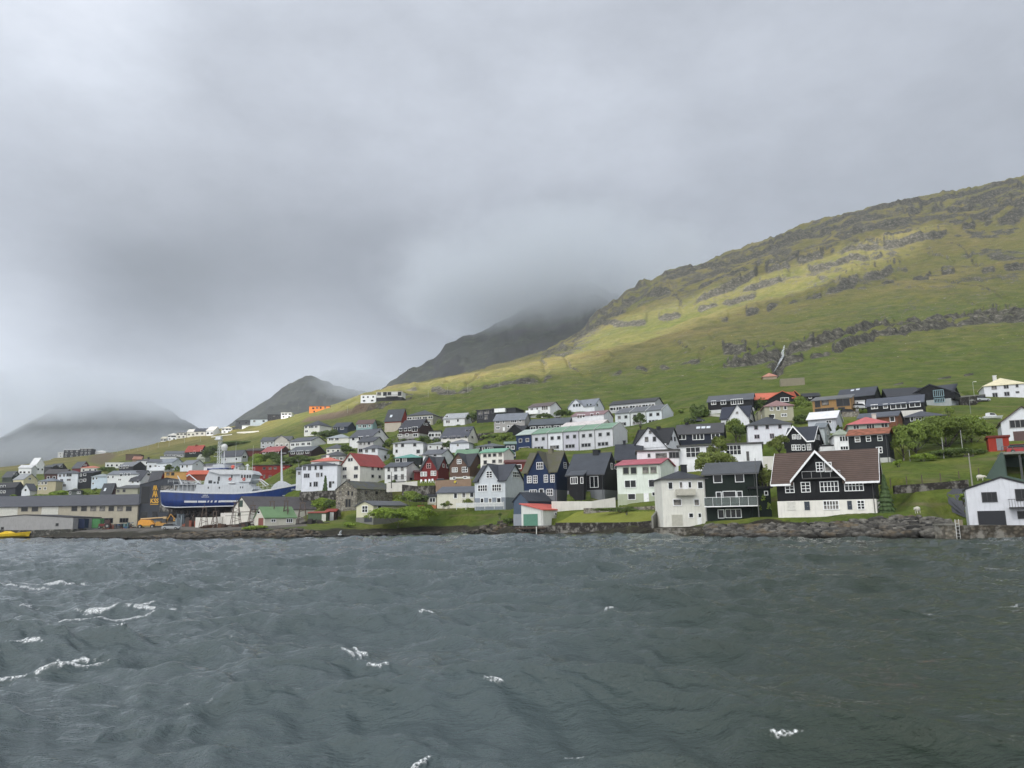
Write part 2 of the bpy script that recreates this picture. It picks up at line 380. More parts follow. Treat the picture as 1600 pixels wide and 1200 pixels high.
# kinds of ground cover
shore = 1 - sst(1.0, 2.1, ZG + n_sm * .5 + n_mid * .3)
def inpoly(P, soft=0):
    P = np.array(P, float); c = np.zeros(PX.shape, bool); j = len(P) - 1
    for i in range(len(P)):
        xi, yi = P[i]; xj, yj = P[j]
        with np.errstate(divide='ignore', invalid='ignore'):
            c ^= ((yi > PY) != (yj > PY)) & (PX < (xj - xi) * (PY - yi) / (yj - yi + 1e-9) + xi)
        j = i
    return c.astype(float)
PX, PY = projg(XG, YY, ZG)
near = (YY < 320).astype(float)
lawn = inpoly([(868, 816), (885, 801), (1022, 799), (1024, 812), (1000, 820), (868, 820)]) * (YY < 150)
yard = np.clip(inpoly([(-400, 845), (-400, 800), (0, 812), (210, 800), (330, 800), (470, 800), (480, 822), (300, 836), (0, 836)]) * (YY < 300), 0, 1)
dirt = inpoly([(480, 652), (560, 637), (590, 632), (585, 640), (520, 655), (470, 660)]) + inpoly([(140, 714), (170, 703), (182, 712), (160, 727), (140, 722)]) * .8
dirt = blur(blur(dirt, 2, 0), 2, 1)
yard = blur(yard, 1.5, 1); lawn = blur(lawn, 1, 1)
dry = sst(250, 700, YY) * (.5 + .5 * n_big)

g = Mt('land_grass_and_rock')
w = g.co((1, 1, 1), 'World')
nA = g.noise(w, .02, 4, .6); nB = g.noise(w, .11, 5, .62); nC = g.noise(w, .9, 4, .65); nD = g.noise(g.co((1, 1, 2.2), 'World'), 3.5, 3, .6)
strk = g.noise(g.co((.10, .10, .9), 'World'), 1.0, 4, .6)
grass = g.ramp(g.math('ADD', g.math('MULTIPLY', nA, .45), g.math('MULTIPLY', nB, .55)),
               [(.30, (.082, .084, .032)), (.43, (.128, .122, .042)), (.53, (.185, .160, .056)), (.65, (.225, .180, .078)), (.8, (.20, .15, .085))])
lush = g.ramp(nB, [(.3, (.052, .080, .014)), (.5, (.084, .115, .019)), (.7, (.138, .148, .033))])
grass = g.mix(g.step(g.attr('dry'), .1, .55), lush, grass)
grass = g.mix(g.step(nC, .42, .7), grass, g.mix(1.0, grass, (.62, .66, .55), 'MULTIPLY'))
grass = g.mix(g.step(strk, .55, .75), grass, (.13, .115, .06))
nE = g.noise(g.co((1, 1, 2.5), 'World'), .14, 5, .7); nF = g.noise(g.co((1, 1, .5), 'World'), .42, 3, .65)
grass = g.mix(g.math('MULTIPLY', g.step(nE, .55, .68), g.math('MULTIPLY', g.attr('far'), .7)), grass, (.095, .082, .055))
rkn = g.math('ADD', g.math('MULTIPLY', nE, .35), g.math('ADD', g.math('MULTIPLY', nF, .45), g.math('MULTIPLY', nC, .2)))
rk = g.ramp(rkn, [(.32, (.011, .011, .0095)), (.45, (.036, .035, .029)), (.55, (.100, .095, .078)), (.68, (.27, .255, .215))])
geo = g.node('ShaderNodeNewGeometry'); nzz = g.node('ShaderNodeSeparateXYZ', {0: geo.outputs['True Normal']}).outputs[2]
steep = g.step(nzz, .70, .52)
rm = g.math('MAXIMUM', g.attr('rock'), g.math('MULTIPLY', steep, g.step(g.attr('far'), 0, 1)))
ln1 = g.noise(g.co((.012, .02, .55), 'World'), 1.0, 4, .65); ln2 = g.noise(g.co((.05, .05, 1.1), 'World'), .8, 3, .6)
lines = g.math('MULTIPLY', g.math('MULTIPLY', g.step(ln1, .56, .62), g.step(nB, .42, .6)), g.attr('far'))
grass = g.mix(g.math('MULTIPLY', lines, .65), grass, (.050, .045, .030)); grass = g.mix(g.math('MULTIPLY', g.math('MULTIPLY', g.step(ln2, .60, .66), g.attr('far')), .4), grass, (.20, .19, .12))
rm = g.step(g.math('ADD', rm, g.math('ADD', g.math('MULTIPLY_ADD', nC, .5, -.25), g.math('MULTIPLY_ADD', nF, 1.3, -.65))), .36, .46)
c = g.mix(rm, grass, rk)
stones = g.math('MULTIPLY', g.step(g.noise(w, .55, 2, .5), .70, .73), g.attr('far'))
c = g.mix(g.math('MULTIPLY', stones, .8), c, (.30, .28, .25))
c = g.mix(g.attr('dirt'), c, g.ramp(nC, [(.3, (.07, .05, .035)), (.7, (.15, .115, .08))]))
c = g.mix(g.step(g.attr('yard'), .2, .7), c, g.ramp(nB, [(.35, (.055, .055, .05)), (.6, (.13, .12, .105))]))
c = g.mix(g.step(g.attr('lawn'), .3, .6), c, g.ramp(nC, [(.3, (.150, .175, .032)), (.7, (.19, .205, .045))]))
sh = g.ramp(g.math('ADD', g.math('MULTIPLY', nC, .6), g.math('MULTIPLY', nD, .4)), [(.35, (.010, .009, .008)), (.5, (.028, .025, .019)), (.6, (.046, .046, .026)), (.7, (.085, .082, .075))])
c = g.mix(g.step(g.math('ADD', g.attr('shore'), g.math('MULTIPLY_ADD', nC, .5, -.25)), .35, .6), c, sh)
g.bump(g.math('ADD', g.math('MULTIPLY', nC, .7), g.math('MULTIPLY', nD, .5)), .9, .35)
M_LAND = g.out(c, .95, .15)
me = grid_mesh('terrain', XG, YY, ZG, M_LAND, dict(rock=rock, shore=shore, yard=yard, lawn=lawn, dirt=dirt, dry=np.clip(dry, 0, 1), far=hill))
terrain = tag(link('terrain', me), 'grassy hillside with basalt steps rising behind the town', 'hillside', kind='structure')

# ------------------------------------------------------------------ mountains behind
def mountain(name, ridge, foot, back, Y0, Y1, seed, label, col=(.052, .056, .050), rows=150, cols=420, nz=.06, steps=0.0):
    xs = np.linspace(ridge[0][0], ridge[-1][0], cols); ys = np.interp(xs, *np.array(ridge).T)
    rx = np.zeros(cols); rz = np.zeros(cols)
    for i, (a, b) in enumerate(zip(xs, ys)):
        p = at(a, b, Y1); rx[i] = p[0]; rz[i] = p[2]
    rz = rz + fbm(xs / 22, xs * 0, 5, seed) * nz * 180
    t = np.linspace(0, 1, rows)[:, None]
    tb = np.linspace(0, 1, 24)[1:, None]
    y = Y0 + (Y1 - Y0) * t; a = (rx / Y1)[None, :]
    x = a * Y1 * (.93 + .07 * t) ; prof_ = t ** 1.15
    if steps: prof_ = prof_ * (1 - steps) + steps * (np.floor(prof_ * 9) + sst(.25, .9, (prof_ * 9) % 1)) / 9
    z = -20 + (rz[None, :] + 20) * prof_
    hN = fbm(x / (Y1 * .06) + seed, y / (Y1 * .05), 6, seed) * rz.mean() * .10 * np.sin(np.pi * t) ** .6 + fbm(x / (Y1 * .012), z / (Y1 * .02), 3, seed + 2) * rz.mean() * .018 * np.sin(np.pi * t) ** .5
    z = z + hN
    yb = Y1 + (back) * tb; xb = a * Y1 + tb * 0; zb = rz[None, :] * (1 - tb ** 1.3) - 30 * tb
    X = np.concatenate([x + 0 * t, xb]); Yg = np.concatenate([y + 0 * a, yb + 0 * a]); Z = np.concatenate([z, zb])
    m = Mt(name + '_rock_and_heath'); wv = m.co((1, 1, 3.2), 'World')
    n1 = m.noise(wv, .006, 6, .62); n2_ = m.noise(wv, .03, 4, .6)
    cc_ = m.mix(m.step(n1, .40, .62), tuple(c * .62 for c in col), col); cc_ = m.mix(m.step(n2_, .52, .68), cc_, (.075, .08, .055))
    gg = m.node('ShaderNodeNewGeometry'); nn = m.node('ShaderNodeSeparateXYZ', {0: gg.outputs['Normal']}).outputs[2]
    cc_ = m.mix(m.step(nn, .74, .60), cc_, (.045, .045, .048)); m.bump(n2_, .6, 6.0)
    o = link(name, grid_mesh(name, X, Yg, Z, m.out(cc_, .95, .1)))
    return tag(o, label, 'mountain', kind='structure')
mountain('mountain', [(430, 700), (520, 660), (575, 622), (606, 600), (640, 578), (688, 548), (696, 536), (740, 520), (800, 492), (850, 470), (890, 440), (930, 440), (980, 470), (1100, 520)],
         0, 900, 900, 1750, 41, 'dark steep mountain flank fading up into cloud behind the green slope', steps=.35)
mountain('mountain', [(300, 720), (352, 668), (378, 648), (405, 632), (432, 616), (452, 600), (466, 591), (480, 588), (492, 590), (512, 596), (522, 604), (548, 608), (590, 612), (640, 630), (700, 660)],
         0, 900, 1500, 2500, 47, 'dark cone shaped peak standing behind the hilltop houses', nz=.05, steps=.3)
mountain('mountain', [(-500, 800), (-250, 760), (-60, 725), (0, 692), (30, 668), (60, 652), (100, 634), (160, 622), (230, 626), (290, 655), (350, 690), (420, 740)],
         0, 900, 2600, 4300, 53, 'hazy blue grey mountain under low cloud at the far end of the bay', nz=.08)
# ------------------------------------------------------------------ sea: two wave spectra tiled over a sheet that runs to the horizon
def tile(Lt, n, wind, lo, hi, seed, hs):
    r = np.random.default_rng(seed); k = np.fft.fftfreq(n, Lt / n) * 2 * np.pi
    kx, ky = np.meshgrid(k, k); kk = np.hypot(kx, ky); kk[0, 0] = 1
    ang = (kx * math.cos(wind) + ky * math.sin(wind)) / kk
    P = kk ** -3.6 * (np.abs(ang) ** 5 + .035); P[(kk < 2 * np.pi / hi) | (kk > 2 * np.pi / lo)] = 0; P[0, 0] = 0
    H = (r.normal(size=kk.shape) + 1j * r.normal(size=kk.shape)) * np.sqrt(P)
    h = np.fft.ifft2(H).real; s = hs / h.std(); H = H * s
    return dict(L=Lt, n=n, h=np.fft.ifft2(H).real, dx=np.fft.ifft2(1j * kx / kk * H).real, dy=np.fft.ifft2(1j * ky / kk * H).real)
def samp(T, key, x, y, rot):
    c, s = math.cos(rot), math.sin(rot); n = T['n']
    u = ((x * c - y * s) / T['L'] % 1) * n; v = ((x * s + y * c) / T['L'] % 1) * n
    i = np.floor(u).astype(int); j = np.floor(v).astype(int); fu = u - i; fv = v - j; A = T[key]
    i0, i1, j0, j1 = i % n, (i + 1) % n, j % n, (j + 1) % n
    return (A[j0, i0] * (1 - fu) + A[j0, i1] * fu) * (1 - fv) + (A[j1, i0] * (1 - fu) + A[j1, i1] * fu) * fv
TA = tile(73.0, 512, R(68), 1.2, 11.0, 3, .215)
TB = tile(23.0, 512, R(75), .35, 1.9, 8, .046)
pys = np.concatenate([np.linspace(1420, 1215, 60, endpoint=False), np.linspace(1215, 826, 980), np.linspace(825.5, 814, 24)])
yw = np.array([3.0 / ((v - 812.1) / F) if v > 813 else 0 for v in pys]); yw = yw[yw > 0]
yw = 3.0 / np.tan(np.arctan((pys - 600) / F) - PITCH); yw = yw[(yw > 0) & (yw < 9000)]
aw = np.concatenate([np.linspace(-6, -.85, 60, endpoint=False), np.linspace(-.85, .85, 1150), np.linspace(.86, 6, 60)])
XW = aw[None, :] * yw[:, None]; YW = np.broadcast_to(yw[:, None], XW.shape).copy()
fadeB = 1 - sst(40, 110, YW); fadeA = 1 - sst(120, 420, YW) * .8
h = samp(TA, 'h', XW, YW, .0) * fadeA + samp(TB, 'h', XW, YW, .4) * fadeB
dx = samp(TA, 'dx', XW, YW, .0) * fadeA; dy = samp(TA, 'dy', XW, YW, .0) * fadeA
calm = 1 - .35 * sst(.15, .5, XW / YW)
foam = np.zeros_like(h)
pxw, pyw = projg(XW, YW, h * 0)
def cap(px, py, ln, wd, ang, amp, seed, dens=1.0):
    """one breaking crest: a ridge of water with foam on it"""
    global h, foam
    p = at_z(px, py, 0.05); c, s = math.cos(ang), math.sin(ang)
    u = (XW - p[0]) * c + (YW - p[1]) * s; v = -(XW - p[0]) * s + (YW - p[1]) * c
    v = v - .12 * u * u / ln + fbm(u / (ln * .4) + seed, v * 0, 3, seed) * wd * 1.2
    e = np.exp(-(u / ln) ** 2)
    h = h + amp * e * np.exp(-np.clip(v / wd, -9, 9) ** 2 * np.where(v > 0, .35, 1.6))
    fm = np.exp(-(u / (ln * .9)) ** 4) * np.exp(-(v / (wd * .55)) ** 2)
    fm = fm * sst(.08, .36, vnoise(u / (ln * .16) + seed * 3, u * 0, seed + 9) * .6 + .4 * vnoise(u / (ln * .5) + seed, u * 0, seed + 8))
    ns = vnoise(XW / .11 + seed, YW / .16, seed) * .5 + vnoise(XW / .35, YW / .5, seed + 1) * .5
    n3_ = vnoise(XW / .05 + v * 3, YW / .11, seed + 2); foam = np.maximum(foam, sst(.46, .74, fm * .54 * dens + ns * .45 + n3_ * .35 - .14) * sst(.06, .6, fm))
for a in [(45, 918, 4.2, .8, .14, .16, 1, 1.1), (95, 913, 1.6, .7, .1, .14, 2, 1.2), (20, 923, 2.5, .4, .1, .05, 3), (185, 952, 1.9, .42, .3, .16, 4), (150, 962, 2.2, .22, .35, .10, 5), (230, 953, 1.1, .42, -.1, .13, 6, 1.2),
          (55, 952, .35, .5, 0, .05, 7), (215, 987, 1.0, .2, .2, .10, 8), (262, 976, .5, .2, .1, .08, 9), (200, 1011, .6, .18, .1, .09, 10), (80, 1042, 1.7, .12, .34, .13, 11), (110, 1032, .7, .13, .3, .08, 12), (10, 1025, .6, .2, 0, .05, 13),
          (563, 1028, .34, .5, .35, .14, 14, 1.7), (557, 1040, .2, .4, .5, .07, 15, 1.7), (566, 1022, .2, .4, .2, .07, 33, 1.7), (523, 1002, .36, .16, .3, .08, 16, 1.1), (592, 1056, .32, .12, .2, .05, 17), (660, 971, .4, .16, .2, .06, 18), (757, 1102, .12, .2, .9, .09, 19, 1.1), (640, 1170, .26, .07, .5, .09, 20, 1.1),
          (900, 1163, .3, .06, -.25, .05, 21, 1.1), (950, 944, .3, .15, .3, .07, 22), (962, 1068, .16, .08, .1, .05, 23), (1225, 1160, .3, .05, -.2, .05, 24), (1458, 962, .2, .2, 0, .05, 25), (1570, 945, .4, .12, 0, .06, 26), (1090, 893, .5, .2, 0, .04, 27),
          (420, 1000, 2.2, .35, .12, .14, 28, .2), (330, 905, 5, .8, .06, .16, 29, .1), (380, 1090, 1.7, .18, .3, .13, 30, .15), (230, 1115, .8, .2, .05, .14, 31, .1), (480, 908, 3, .5, .1, .1, 32, .1)]:
    cap(*a)
glint = fbm(XW / 9, YW / 12, 3, 91)
steep_h = samp(TA, 'h', XW, YW, .0)
foam = np.maximum(foam, .0 * sst(.36, .46, steep_h) * sst(.62, .74, vnoise(XW / .3, YW / .3, 61)) * sst(-.2, -.45, XW / YW) * (YW < 90) * .9)
m = Mt('sea_water')
wv = m.co((1, 1, 1), 'World')
a1 = m.noise(m.co((.5, 1, 1), 'World'), 1.6, 4, .6); a2 = m.noise(m.co((.42, 1, 1), 'World'), 5.5, 4, .6); a3 = m.noise(m.co((.5, 1, 1), 'World'), 17, 3, .55)
hh = m.math('ADD', m.math('MULTIPLY', a1, .26), m.math('ADD', m.math('MULTIPLY', a2, .17), m.math('MULTIPLY', a3, .06)))
m.bump(hh, 1.0, .55)
fo = m.attr('foam'); gr = m.attr('side')
body = m.mix(gr, (.052, .072, .076), (.024, .036, .027))
fo = m.math('MULTIPLY', fo, m.step(m.noise(m.co((1, 1, 1), 'World'), 22, 3, .7), .40, .60))
cw = m.mix(fo, body, (.78, .80, .82))
rgh = m.mix(fo, (.05, .05, .05), (.7, .7, .7))
M_SEA = m.out(cw, rgh, .5); m.b.inputs['IOR'].default_value = 1.333
me = grid_mesh('water', XW + dx * 1.25, YW + dy * 1.25, h * calm, M_SEA, dict(foam=foam, side=sst(-.1, .45, XW / YW)))
tag(link('water', me), 'choppy grey green sea with small whitecaps', 'water', kind='structure')
# water behind the viewer
mb = MB(); mb.poly([(-9000, -9000, -.02), (9000, -9000, -.02), (9000, float(yw[0]), -.02), (-9000, float(yw[0]), -.02)])
tag(mb.build('water', M_SEA), 'open sea behind the boat', 'water', kind='structure')
# ------------------------------------------------------------------ added unseen deck that blocks the sun, its gaps cut for the sunlit slopes
CA = 4200.0
def inp(P, x, y):
    c = np.zeros(np.shape(x), bool); j = len(P) - 1
    for i in range(len(P)):
        xi, yi = P[i]; xj, yj = P[j]
        c ^= ((yi > y) != (yj > y)) & (x < (xj - xi) * (y - yi) / (yj - yi + 1e-9) + xi); j = i
    return c
def footprint(pts):
    """where the sunlit patch of the photo lies on the deck, looking from the land towards the sun"""
    out = []
    for px, py in pts:
        p = gpt(px, py); t = (CA - p[2]) / SUN[2]; q = p + SUN * t; out.append((q[0], q[1]))
    return out
HOLES = [footprint([(780, 590), (830, 555), (900, 527), (980, 495), (1060, 474), (1150, 447), (1240, 412), (1330, 388), (1440, 352), (1520, 340), (1520, 380), (1450, 410), (1350, 446), (1260, 474), (1160, 502), (1060, 524), (960, 553), (880, 578)]),
         footprint([(620, 625), (640, 600), (700, 588), (770, 572), (850, 562), (900, 560), (870, 592), (760, 610), (700, 622)]),
         footprint([(215, 700), (300, 674), (380, 655), (450, 640), (520, 625), (600, 602), (650, 598), (650, 632), (590, 650), (500, 672), (430, 692), (330, 712), (225, 724)])]
STEP = 36.0
cx = np.arange(-7200, 1500, STEP); cy = np.arange(-6800, 1400, STEP)
CX, CY = np.meshgrid(cx, cy)
jx = fbm(CX / 260, CY / 260, 4, 5) * 34; jy = fbm(CX / 260 + 9, CY / 260, 4, 6) * 34
open_ = np.zeros(CX.shape, bool)
for P in HOLES: open_ |= inp(P, CX + STEP / 2 + jx, CY + STEP / 2 + jy)
open_ |= (CX > -2400) & (CY > 150) & False
edge = (CX + 2850) ** 2 / 4300 ** 2 + (CY + 2700) ** 2 / 4050 ** 2 + fbm(CX / 900, CY / 900, 3, 7) * .25 > 1
open_ |= edge
zb = CA + fbm(CX / 700, CY / 700, 4, 15) * 60
zt = CA + 120 + fbm(CX / 500, CY / 500, 4, 16) * 90
h_, w_ = CX.shape; idx = np.arange(h_ * w_).reshape(h_, w_)
V = np.concatenate([np.stack([CX, CY, zb], -1).reshape(-1, 3), np.stack([CX, CY, zt], -1).reshape(-1, 3)]); nV = h_ * w_
keep = ~open_[:-1, :-1]; q = np.stack([idx[:-1, :-1], idx[:-1, 1:], idx[1:, 1:], idx[1:, :-1]], -1)
fb = q[keep]; faces = [fb[:, ::-1], fb + nV]
K = np.pad(keep, 1)
for dy_, dx_, a, b in ((-1, 0, 0, 1), (0, 1, 1, 2), (1, 0, 2, 3), (0, -1, 3, 0)):
    nb = K[1 + dy_:1 + dy_ + keep.shape[0], 1 + dx_:1 + dx_ + keep.shape[1]]
    e = q[keep & ~nb]; faces.append(np.stack([e[:, a], e[:, b], e[:, b] + nV, e[:, a] + nV], -1))
fc = np.concatenate(faces).astype(np.int32)
me = bpy.data.meshes.new('cloud'); me.vertices.add(len(V)); me.vertices.foreach_set('co', V.astype(np.float32).ravel())  # mesh of the added deck that shades the land
me.loops.add(fc.size); me.loops.foreach_set('vertex_index', fc.ravel()); me.polygons.add(len(fc)); me.polygons.foreach_set('loop_start', np.arange(0, fc.size, 4, dtype=np.int32)); me.update(calc_edges=True)
cl = Mt('shade_deck_cloud'); tr = cl.node('ShaderNodeBsdfTranslucent', {'Color': (.93, .94, .96, 1)}); df = cl.node('ShaderNodeBsdfDiffuse', {'Color': (.9, .9, .9, 1)})
mxs = cl.node('ShaderNodeMixShader', {0: .2}); cl.l.new(tr.outputs[0], mxs.inputs[1]); cl.l.new(df.outputs[0], mxs.inputs[2]); tp = cl.node('ShaderNodeBsdfTransparent'); mx2 = cl.node('ShaderNodeMixShader', {0: .38}); cl.l.new(mxs.outputs[0], mx2.inputs[1]); cl.l.new(tp.outputs[0], mx2.inputs[2]); cl.l.new(mx2.outputs[0], cl.n['Material Output'].inputs['Surface'])
me.materials.append(cl.m)
tag(link('shade_deck', me), 'unseen added cloud deck that shades the land, with gaps for the sun', 'shade_deck', kind='stuff')

# ------------------------------------------------------------------ haze over the bay
mb = MB(); mb.box(-7000, 7000, -400, 5500, -32, 1020)
hz = Mt('haze_air'); pv = hz.node('ShaderNodeVolumePrincipled', {'Color': (.86, .92, 1.0, 1), 'Density': .00010, 'Anisotropy': .2})
hz.l.new(pv.outputs[0], hz.n['Material Output'].inputs['Volume']); hz.n.remove(hz.b)
tag(mb.build('haze', hz.m), 'thin blue grey haze over the whole bay', 'haze', kind='stuff')

# ------------------------------------------------------------------ low cloud lying on the ridges
def bank(px, py, Y, rx, ry, rz, dens, seed, noise_s=2.2, label='low cloud', soft=.55, rag=1.9):
    p = at(px, py, Y); bm = bmesh.new(); bmesh.ops.create_icosphere(bm, subdivisions=2, radius=1.08)
    me = bpy.data.meshes.new('mist'); bm.to_mesh(me); bm.free()
    m = Mt('mist_bank'); v = m.node('ShaderNodeTexCoord').outputs['Object']
    ln = m.node('ShaderNodeVectorMath', {0: v}, operation='LENGTH').outputs['Value']
    mpn = m.node('ShaderNodeMapping', {'Vector': v, 'Location': (seed * 3.1, seed, 0), 'Scale': (rx / ry, 1, rz / ry)}).outputs[0]
    n = m.noise(mpn, noise_s, 4, .6)
    f = m.math('SUBTRACT', 1.0, ln); f = m.math('MULTIPLY_ADD', m.math('SUBTRACT', n, .5), rag, f)
    d = m.math('MULTIPLY', m.step(f, .02, soft), dens)
    d = m.math('MULTIPLY', d, m.step(ln, 1.0, .75))
    pv = m.node('ShaderNodeVolumePrincipled', {'Color': (.93, .965, 1, 1), 'Density': d, 'Anisotropy': .55})
    m.l.new(pv.outputs[0], m.n['Material Output'].inputs['Volume']); m.n.remove(m.b)
    me.materials.append(m.m); o = link('mist', me); o.location = p; o.scale = (rx, ry, rz)
    return tag(o, label, 'low cloud', kind='stuff')
bank(860, 432, 1620, 430, 400, 150, .0085, 1, 1.7, 'grey cloud pouring over the ridge where it meets the dark mountain')
bank(770, 470, 1750, 280, 300, 95, .008, 2, 2.0, 'grey cloud hiding the top of the dark mountain flank')
bank(565, 604, 2300, 170, 260, 42, .006, 3, 2.6, 'thin wisp of cloud trailing off the right shoulder of the cone shaped peak')
bank(130, 622, 3900, 1000, 700, 160, .0062, 4, 3.2, 'pale cloud covering the top of the far left mountain', 1.1, 2.8)
bank(110, 700, 2900, 1000, 300, 85, .0010, 6, 2.0, 'very thin mist drifting low in front of the far left mountain')
bank(-60, 650, 3900, 500, 600, 190, .003, 5, 3.0, 'pale cloud along the left shoulder of the far mountain')
# ------------------------------------------------------------------ materials for buildings
_mc = {}
def wallmat(col, style='board'):
    k = ('w', col, style)
    if k in _mc: return _mc[k]
    m = Mt('painted_' + style); v = m.co(); n = m.noise(v, .8, 4, .6); n2 = m.noise(m.co((3, 3, .35)), 1.2, 4, .65)
    c = m.mix(m.step(n, .35, .75), tuple(x * 1.0 for x in col), tuple(x * .86 for x in col))
    c = m.mix(m.math('MULTIPLY', m.step(n2, .50, .74), .42), c, tuple(x * .55 + .01 for x in col))
    if style == 'board':
        wv = m.node('ShaderNodeTexWave', {'Vector': m.co((1, 1, .0)), 'Scale': 3.2, 'Distortion': 0.0}, wave_type='BANDS', bands_direction='DIAGONAL').outputs['Fac']
        m.bump(wv, .5, .02)
    elif style == 'stone':
        vo = m.node('ShaderNodeTexVoronoi', {'Vector': m.co((1, 1, 1.5)), 'Scale': 1.9}).outputs
        c = m.mix(m.step(vo['Distance'], .25, .6), m.mix(.55, c, m.node('ShaderNodeRGBToBW', {0: vo['Color']}).outputs[0], 'OVERLAY'), tuple(x * .42 for x in col)); m.bump(vo['Distance'], .6, .06)
        c = m.mix(m.step(n, .5, .62), c, m.mix(.5, c, (.33, .32, .29)))
    else: m.bump(n2, .25, .02)
    _mc[k] = m.out(c, .7, .25); return _mc[k]
def roofmat(col, style='sheet'):
    k = ('r', col, style)
    if k in _mc: return _mc[k]
    col = tuple(x * (.68 if max(col) < .22 else .88 if max(col) < .45 else 1) for x in col)
    m = Mt('roof_' + style); n = m.noise(m.co(), .55, 4, .6); n2 = m.noise(m.co((.6, .6, 3)), 2.0, 4, .6)
    c = m.mix(m.step(n, .35, .7), col, tuple(x * .74 for x in col)); c = m.mix(m.math('MULTIPLY', m.step(n2, .5, .75), .4), c, tuple(x * 1.25 + .012 for x in col))
    if style == 'tile':
        wv = m.node('ShaderNodeTexWave', {'Vector': m.co((0, 1, 0)), 'Scale': .95}, wave_type='BANDS', bands_direction='Y').outputs['Fac']
        c = m.mix(m.step(wv, .25, .02), c, tuple(x * .35 for x in col)); m.bump(wv, .8, .06)
    elif style == 'rust': c = m.mix(m.step(n2, .40, .62), c, (.12, .045, .02)); m.bump(n2, .4, .03)
    elif style == 'moss': c = m.mix(m.step(n, .42, .66), c, (.085, .085, .045)); m.bump(n2, .6, .04)
    else:
        wv = m.node('ShaderNodeTexWave', {'Vector': m.co((1, 0, 0)), 'Scale': 1.3}, wave_type='BANDS', bands_direction='X').outputs['Fac']
        c = m.mix(m.step(wv, .12, .0), c, tuple(x * .6 for x in col)); m.bump(wv, .5, .03)
    _mc[k] = m.out(c, .55 if style == 'sheet' else .8, .35); return _mc[k]
def flat(col, rough=.5, spec=.4, metal=0.0, name='paint'):
    k = ('f', col, rough, metal)
    if k in _mc: return _mc[k]
    m = Mt(name); n = m.noise(m.co(), 2.5, 3, .6)
    _mc[k] = m.out(m.mix(m.step(n, .4, .75), col, tuple(x * .8 for x in col)), rough, spec, metal); return _mc[k]
def glassmat():
    if 'glass' in _mc: return _mc['glass']
    m = Mt('window_glass'); r = m.node('ShaderNodeObjectInfo').outputs['Random']; n = m.noise(m.co(), 1.1, 2, .5)
    v = m.math('MULTIPLY', m.math('GREATER_THAN', r, .72), m.step(n, .35, .62))
    c = m.mix(v, (.012, .014, .017), (.20, .19, .175)); m.bump(m.noise(m.co(), 2.2, 2), .06, .02)
    _mc['glass'] = m.out(c, .08, .2); return _mc['glass']
GL = glassmat()
WHITE, OFFW, GREYW, CREAM = rgb(234, 236, 238), rgb(206, 208, 206), rgb(186, 190, 194), rgb(214, 206, 180)
BLACK, NAVY, BLUE, DKGREEN = (.0075, .0085, .011), (.010, .014, .028), (.010, .028, .09), (.006, .0135, .010)
BROWN, RED, MINT, BEIGE, WOOD = rgb(92, 76, 66), rgb(118, 40, 38), rgb(206, 222, 212), rgb(182, 180, 168), rgb(168, 132, 84)
SLATE, CHAR, ASH, PINK, REDR, GREENR_, TEALR, ORR, WHR, BRR = (.046, .052, .064), (.020, .022, .027), (.105, .115, .128), rgb(176, 92, 104), rgb(168, 62, 58), rgb(96, 142, 108), rgb(88, 148, 136), rgb(206, 108, 78), rgb(222, 224, 226), rgb(112, 92, 88)
CONC = rgb(150, 150, 146)
GREENR = rgb(124, 156, 134)
_wm = {}
def window_mesh(w, h, nx, ny, fcol, near):
    w = max(.4, round(w / .1) * .1); h = max(.35, round(h / .1) * .1); k = (round(w, 1), round(h, 1), nx, ny, fcol, near)
    if k in _wm: return _wm[k]
    t = .10 if near else .13; b = .045 if near else .06; d0, d1 = -.07, .02
    f = MB(); x0, x1, z0, z1 = -w / 2, w / 2, -h / 2, h / 2
    f.box(x0 - t, x1 + t, d0, d1, z1, z1 + t); f.box(x0 - t, x1 + t, d0 - .03, d1, z0 - t, z0); f.box(x0 - t, x0, d0, d1, z0, z1); f.box(x1, x1 + t, d0, d1, z0, z1)
    for i in range(1, nx): x = x0 + w * i / nx; f.box(x - b, x + b, d0 + .02, d1, z0, z1)
    for i in range(1, ny):
        z = z0 + h * i / ny
        for j in range(nx):
            xa = x0 + w * j / nx + (b if j else 0); xb = x0 + w * (j + 1) / nx - (b if j < nx - 1 else 0); f.box(xa, xb, d0 + .025, d1, z - b * .8, z + b * .8)
    fm = flat(fcol, .45)
    p = MB() if near else f
    p.poly([(x0, -.025, z0), (x1, -.025, z0), (x1, -.025, z1), (x0, -.025, z1)], 0 if near else 1)
    r = (f.mesh('window', [fm] if near else [fm, GL]), p.mesh('pane', [GL]) if near else None)
    _wm[k] = r; return r
def put_window(par, loc, rz, w, h, nx=1, ny=1, fcol=WHITE, near=False, name='window'):
    a, b = window_mesh(w, h, nx, ny, fcol, near); o = link(name, a, par, loc, rz)
    if b: link('pane', b, o)
    return o
_dm = {}
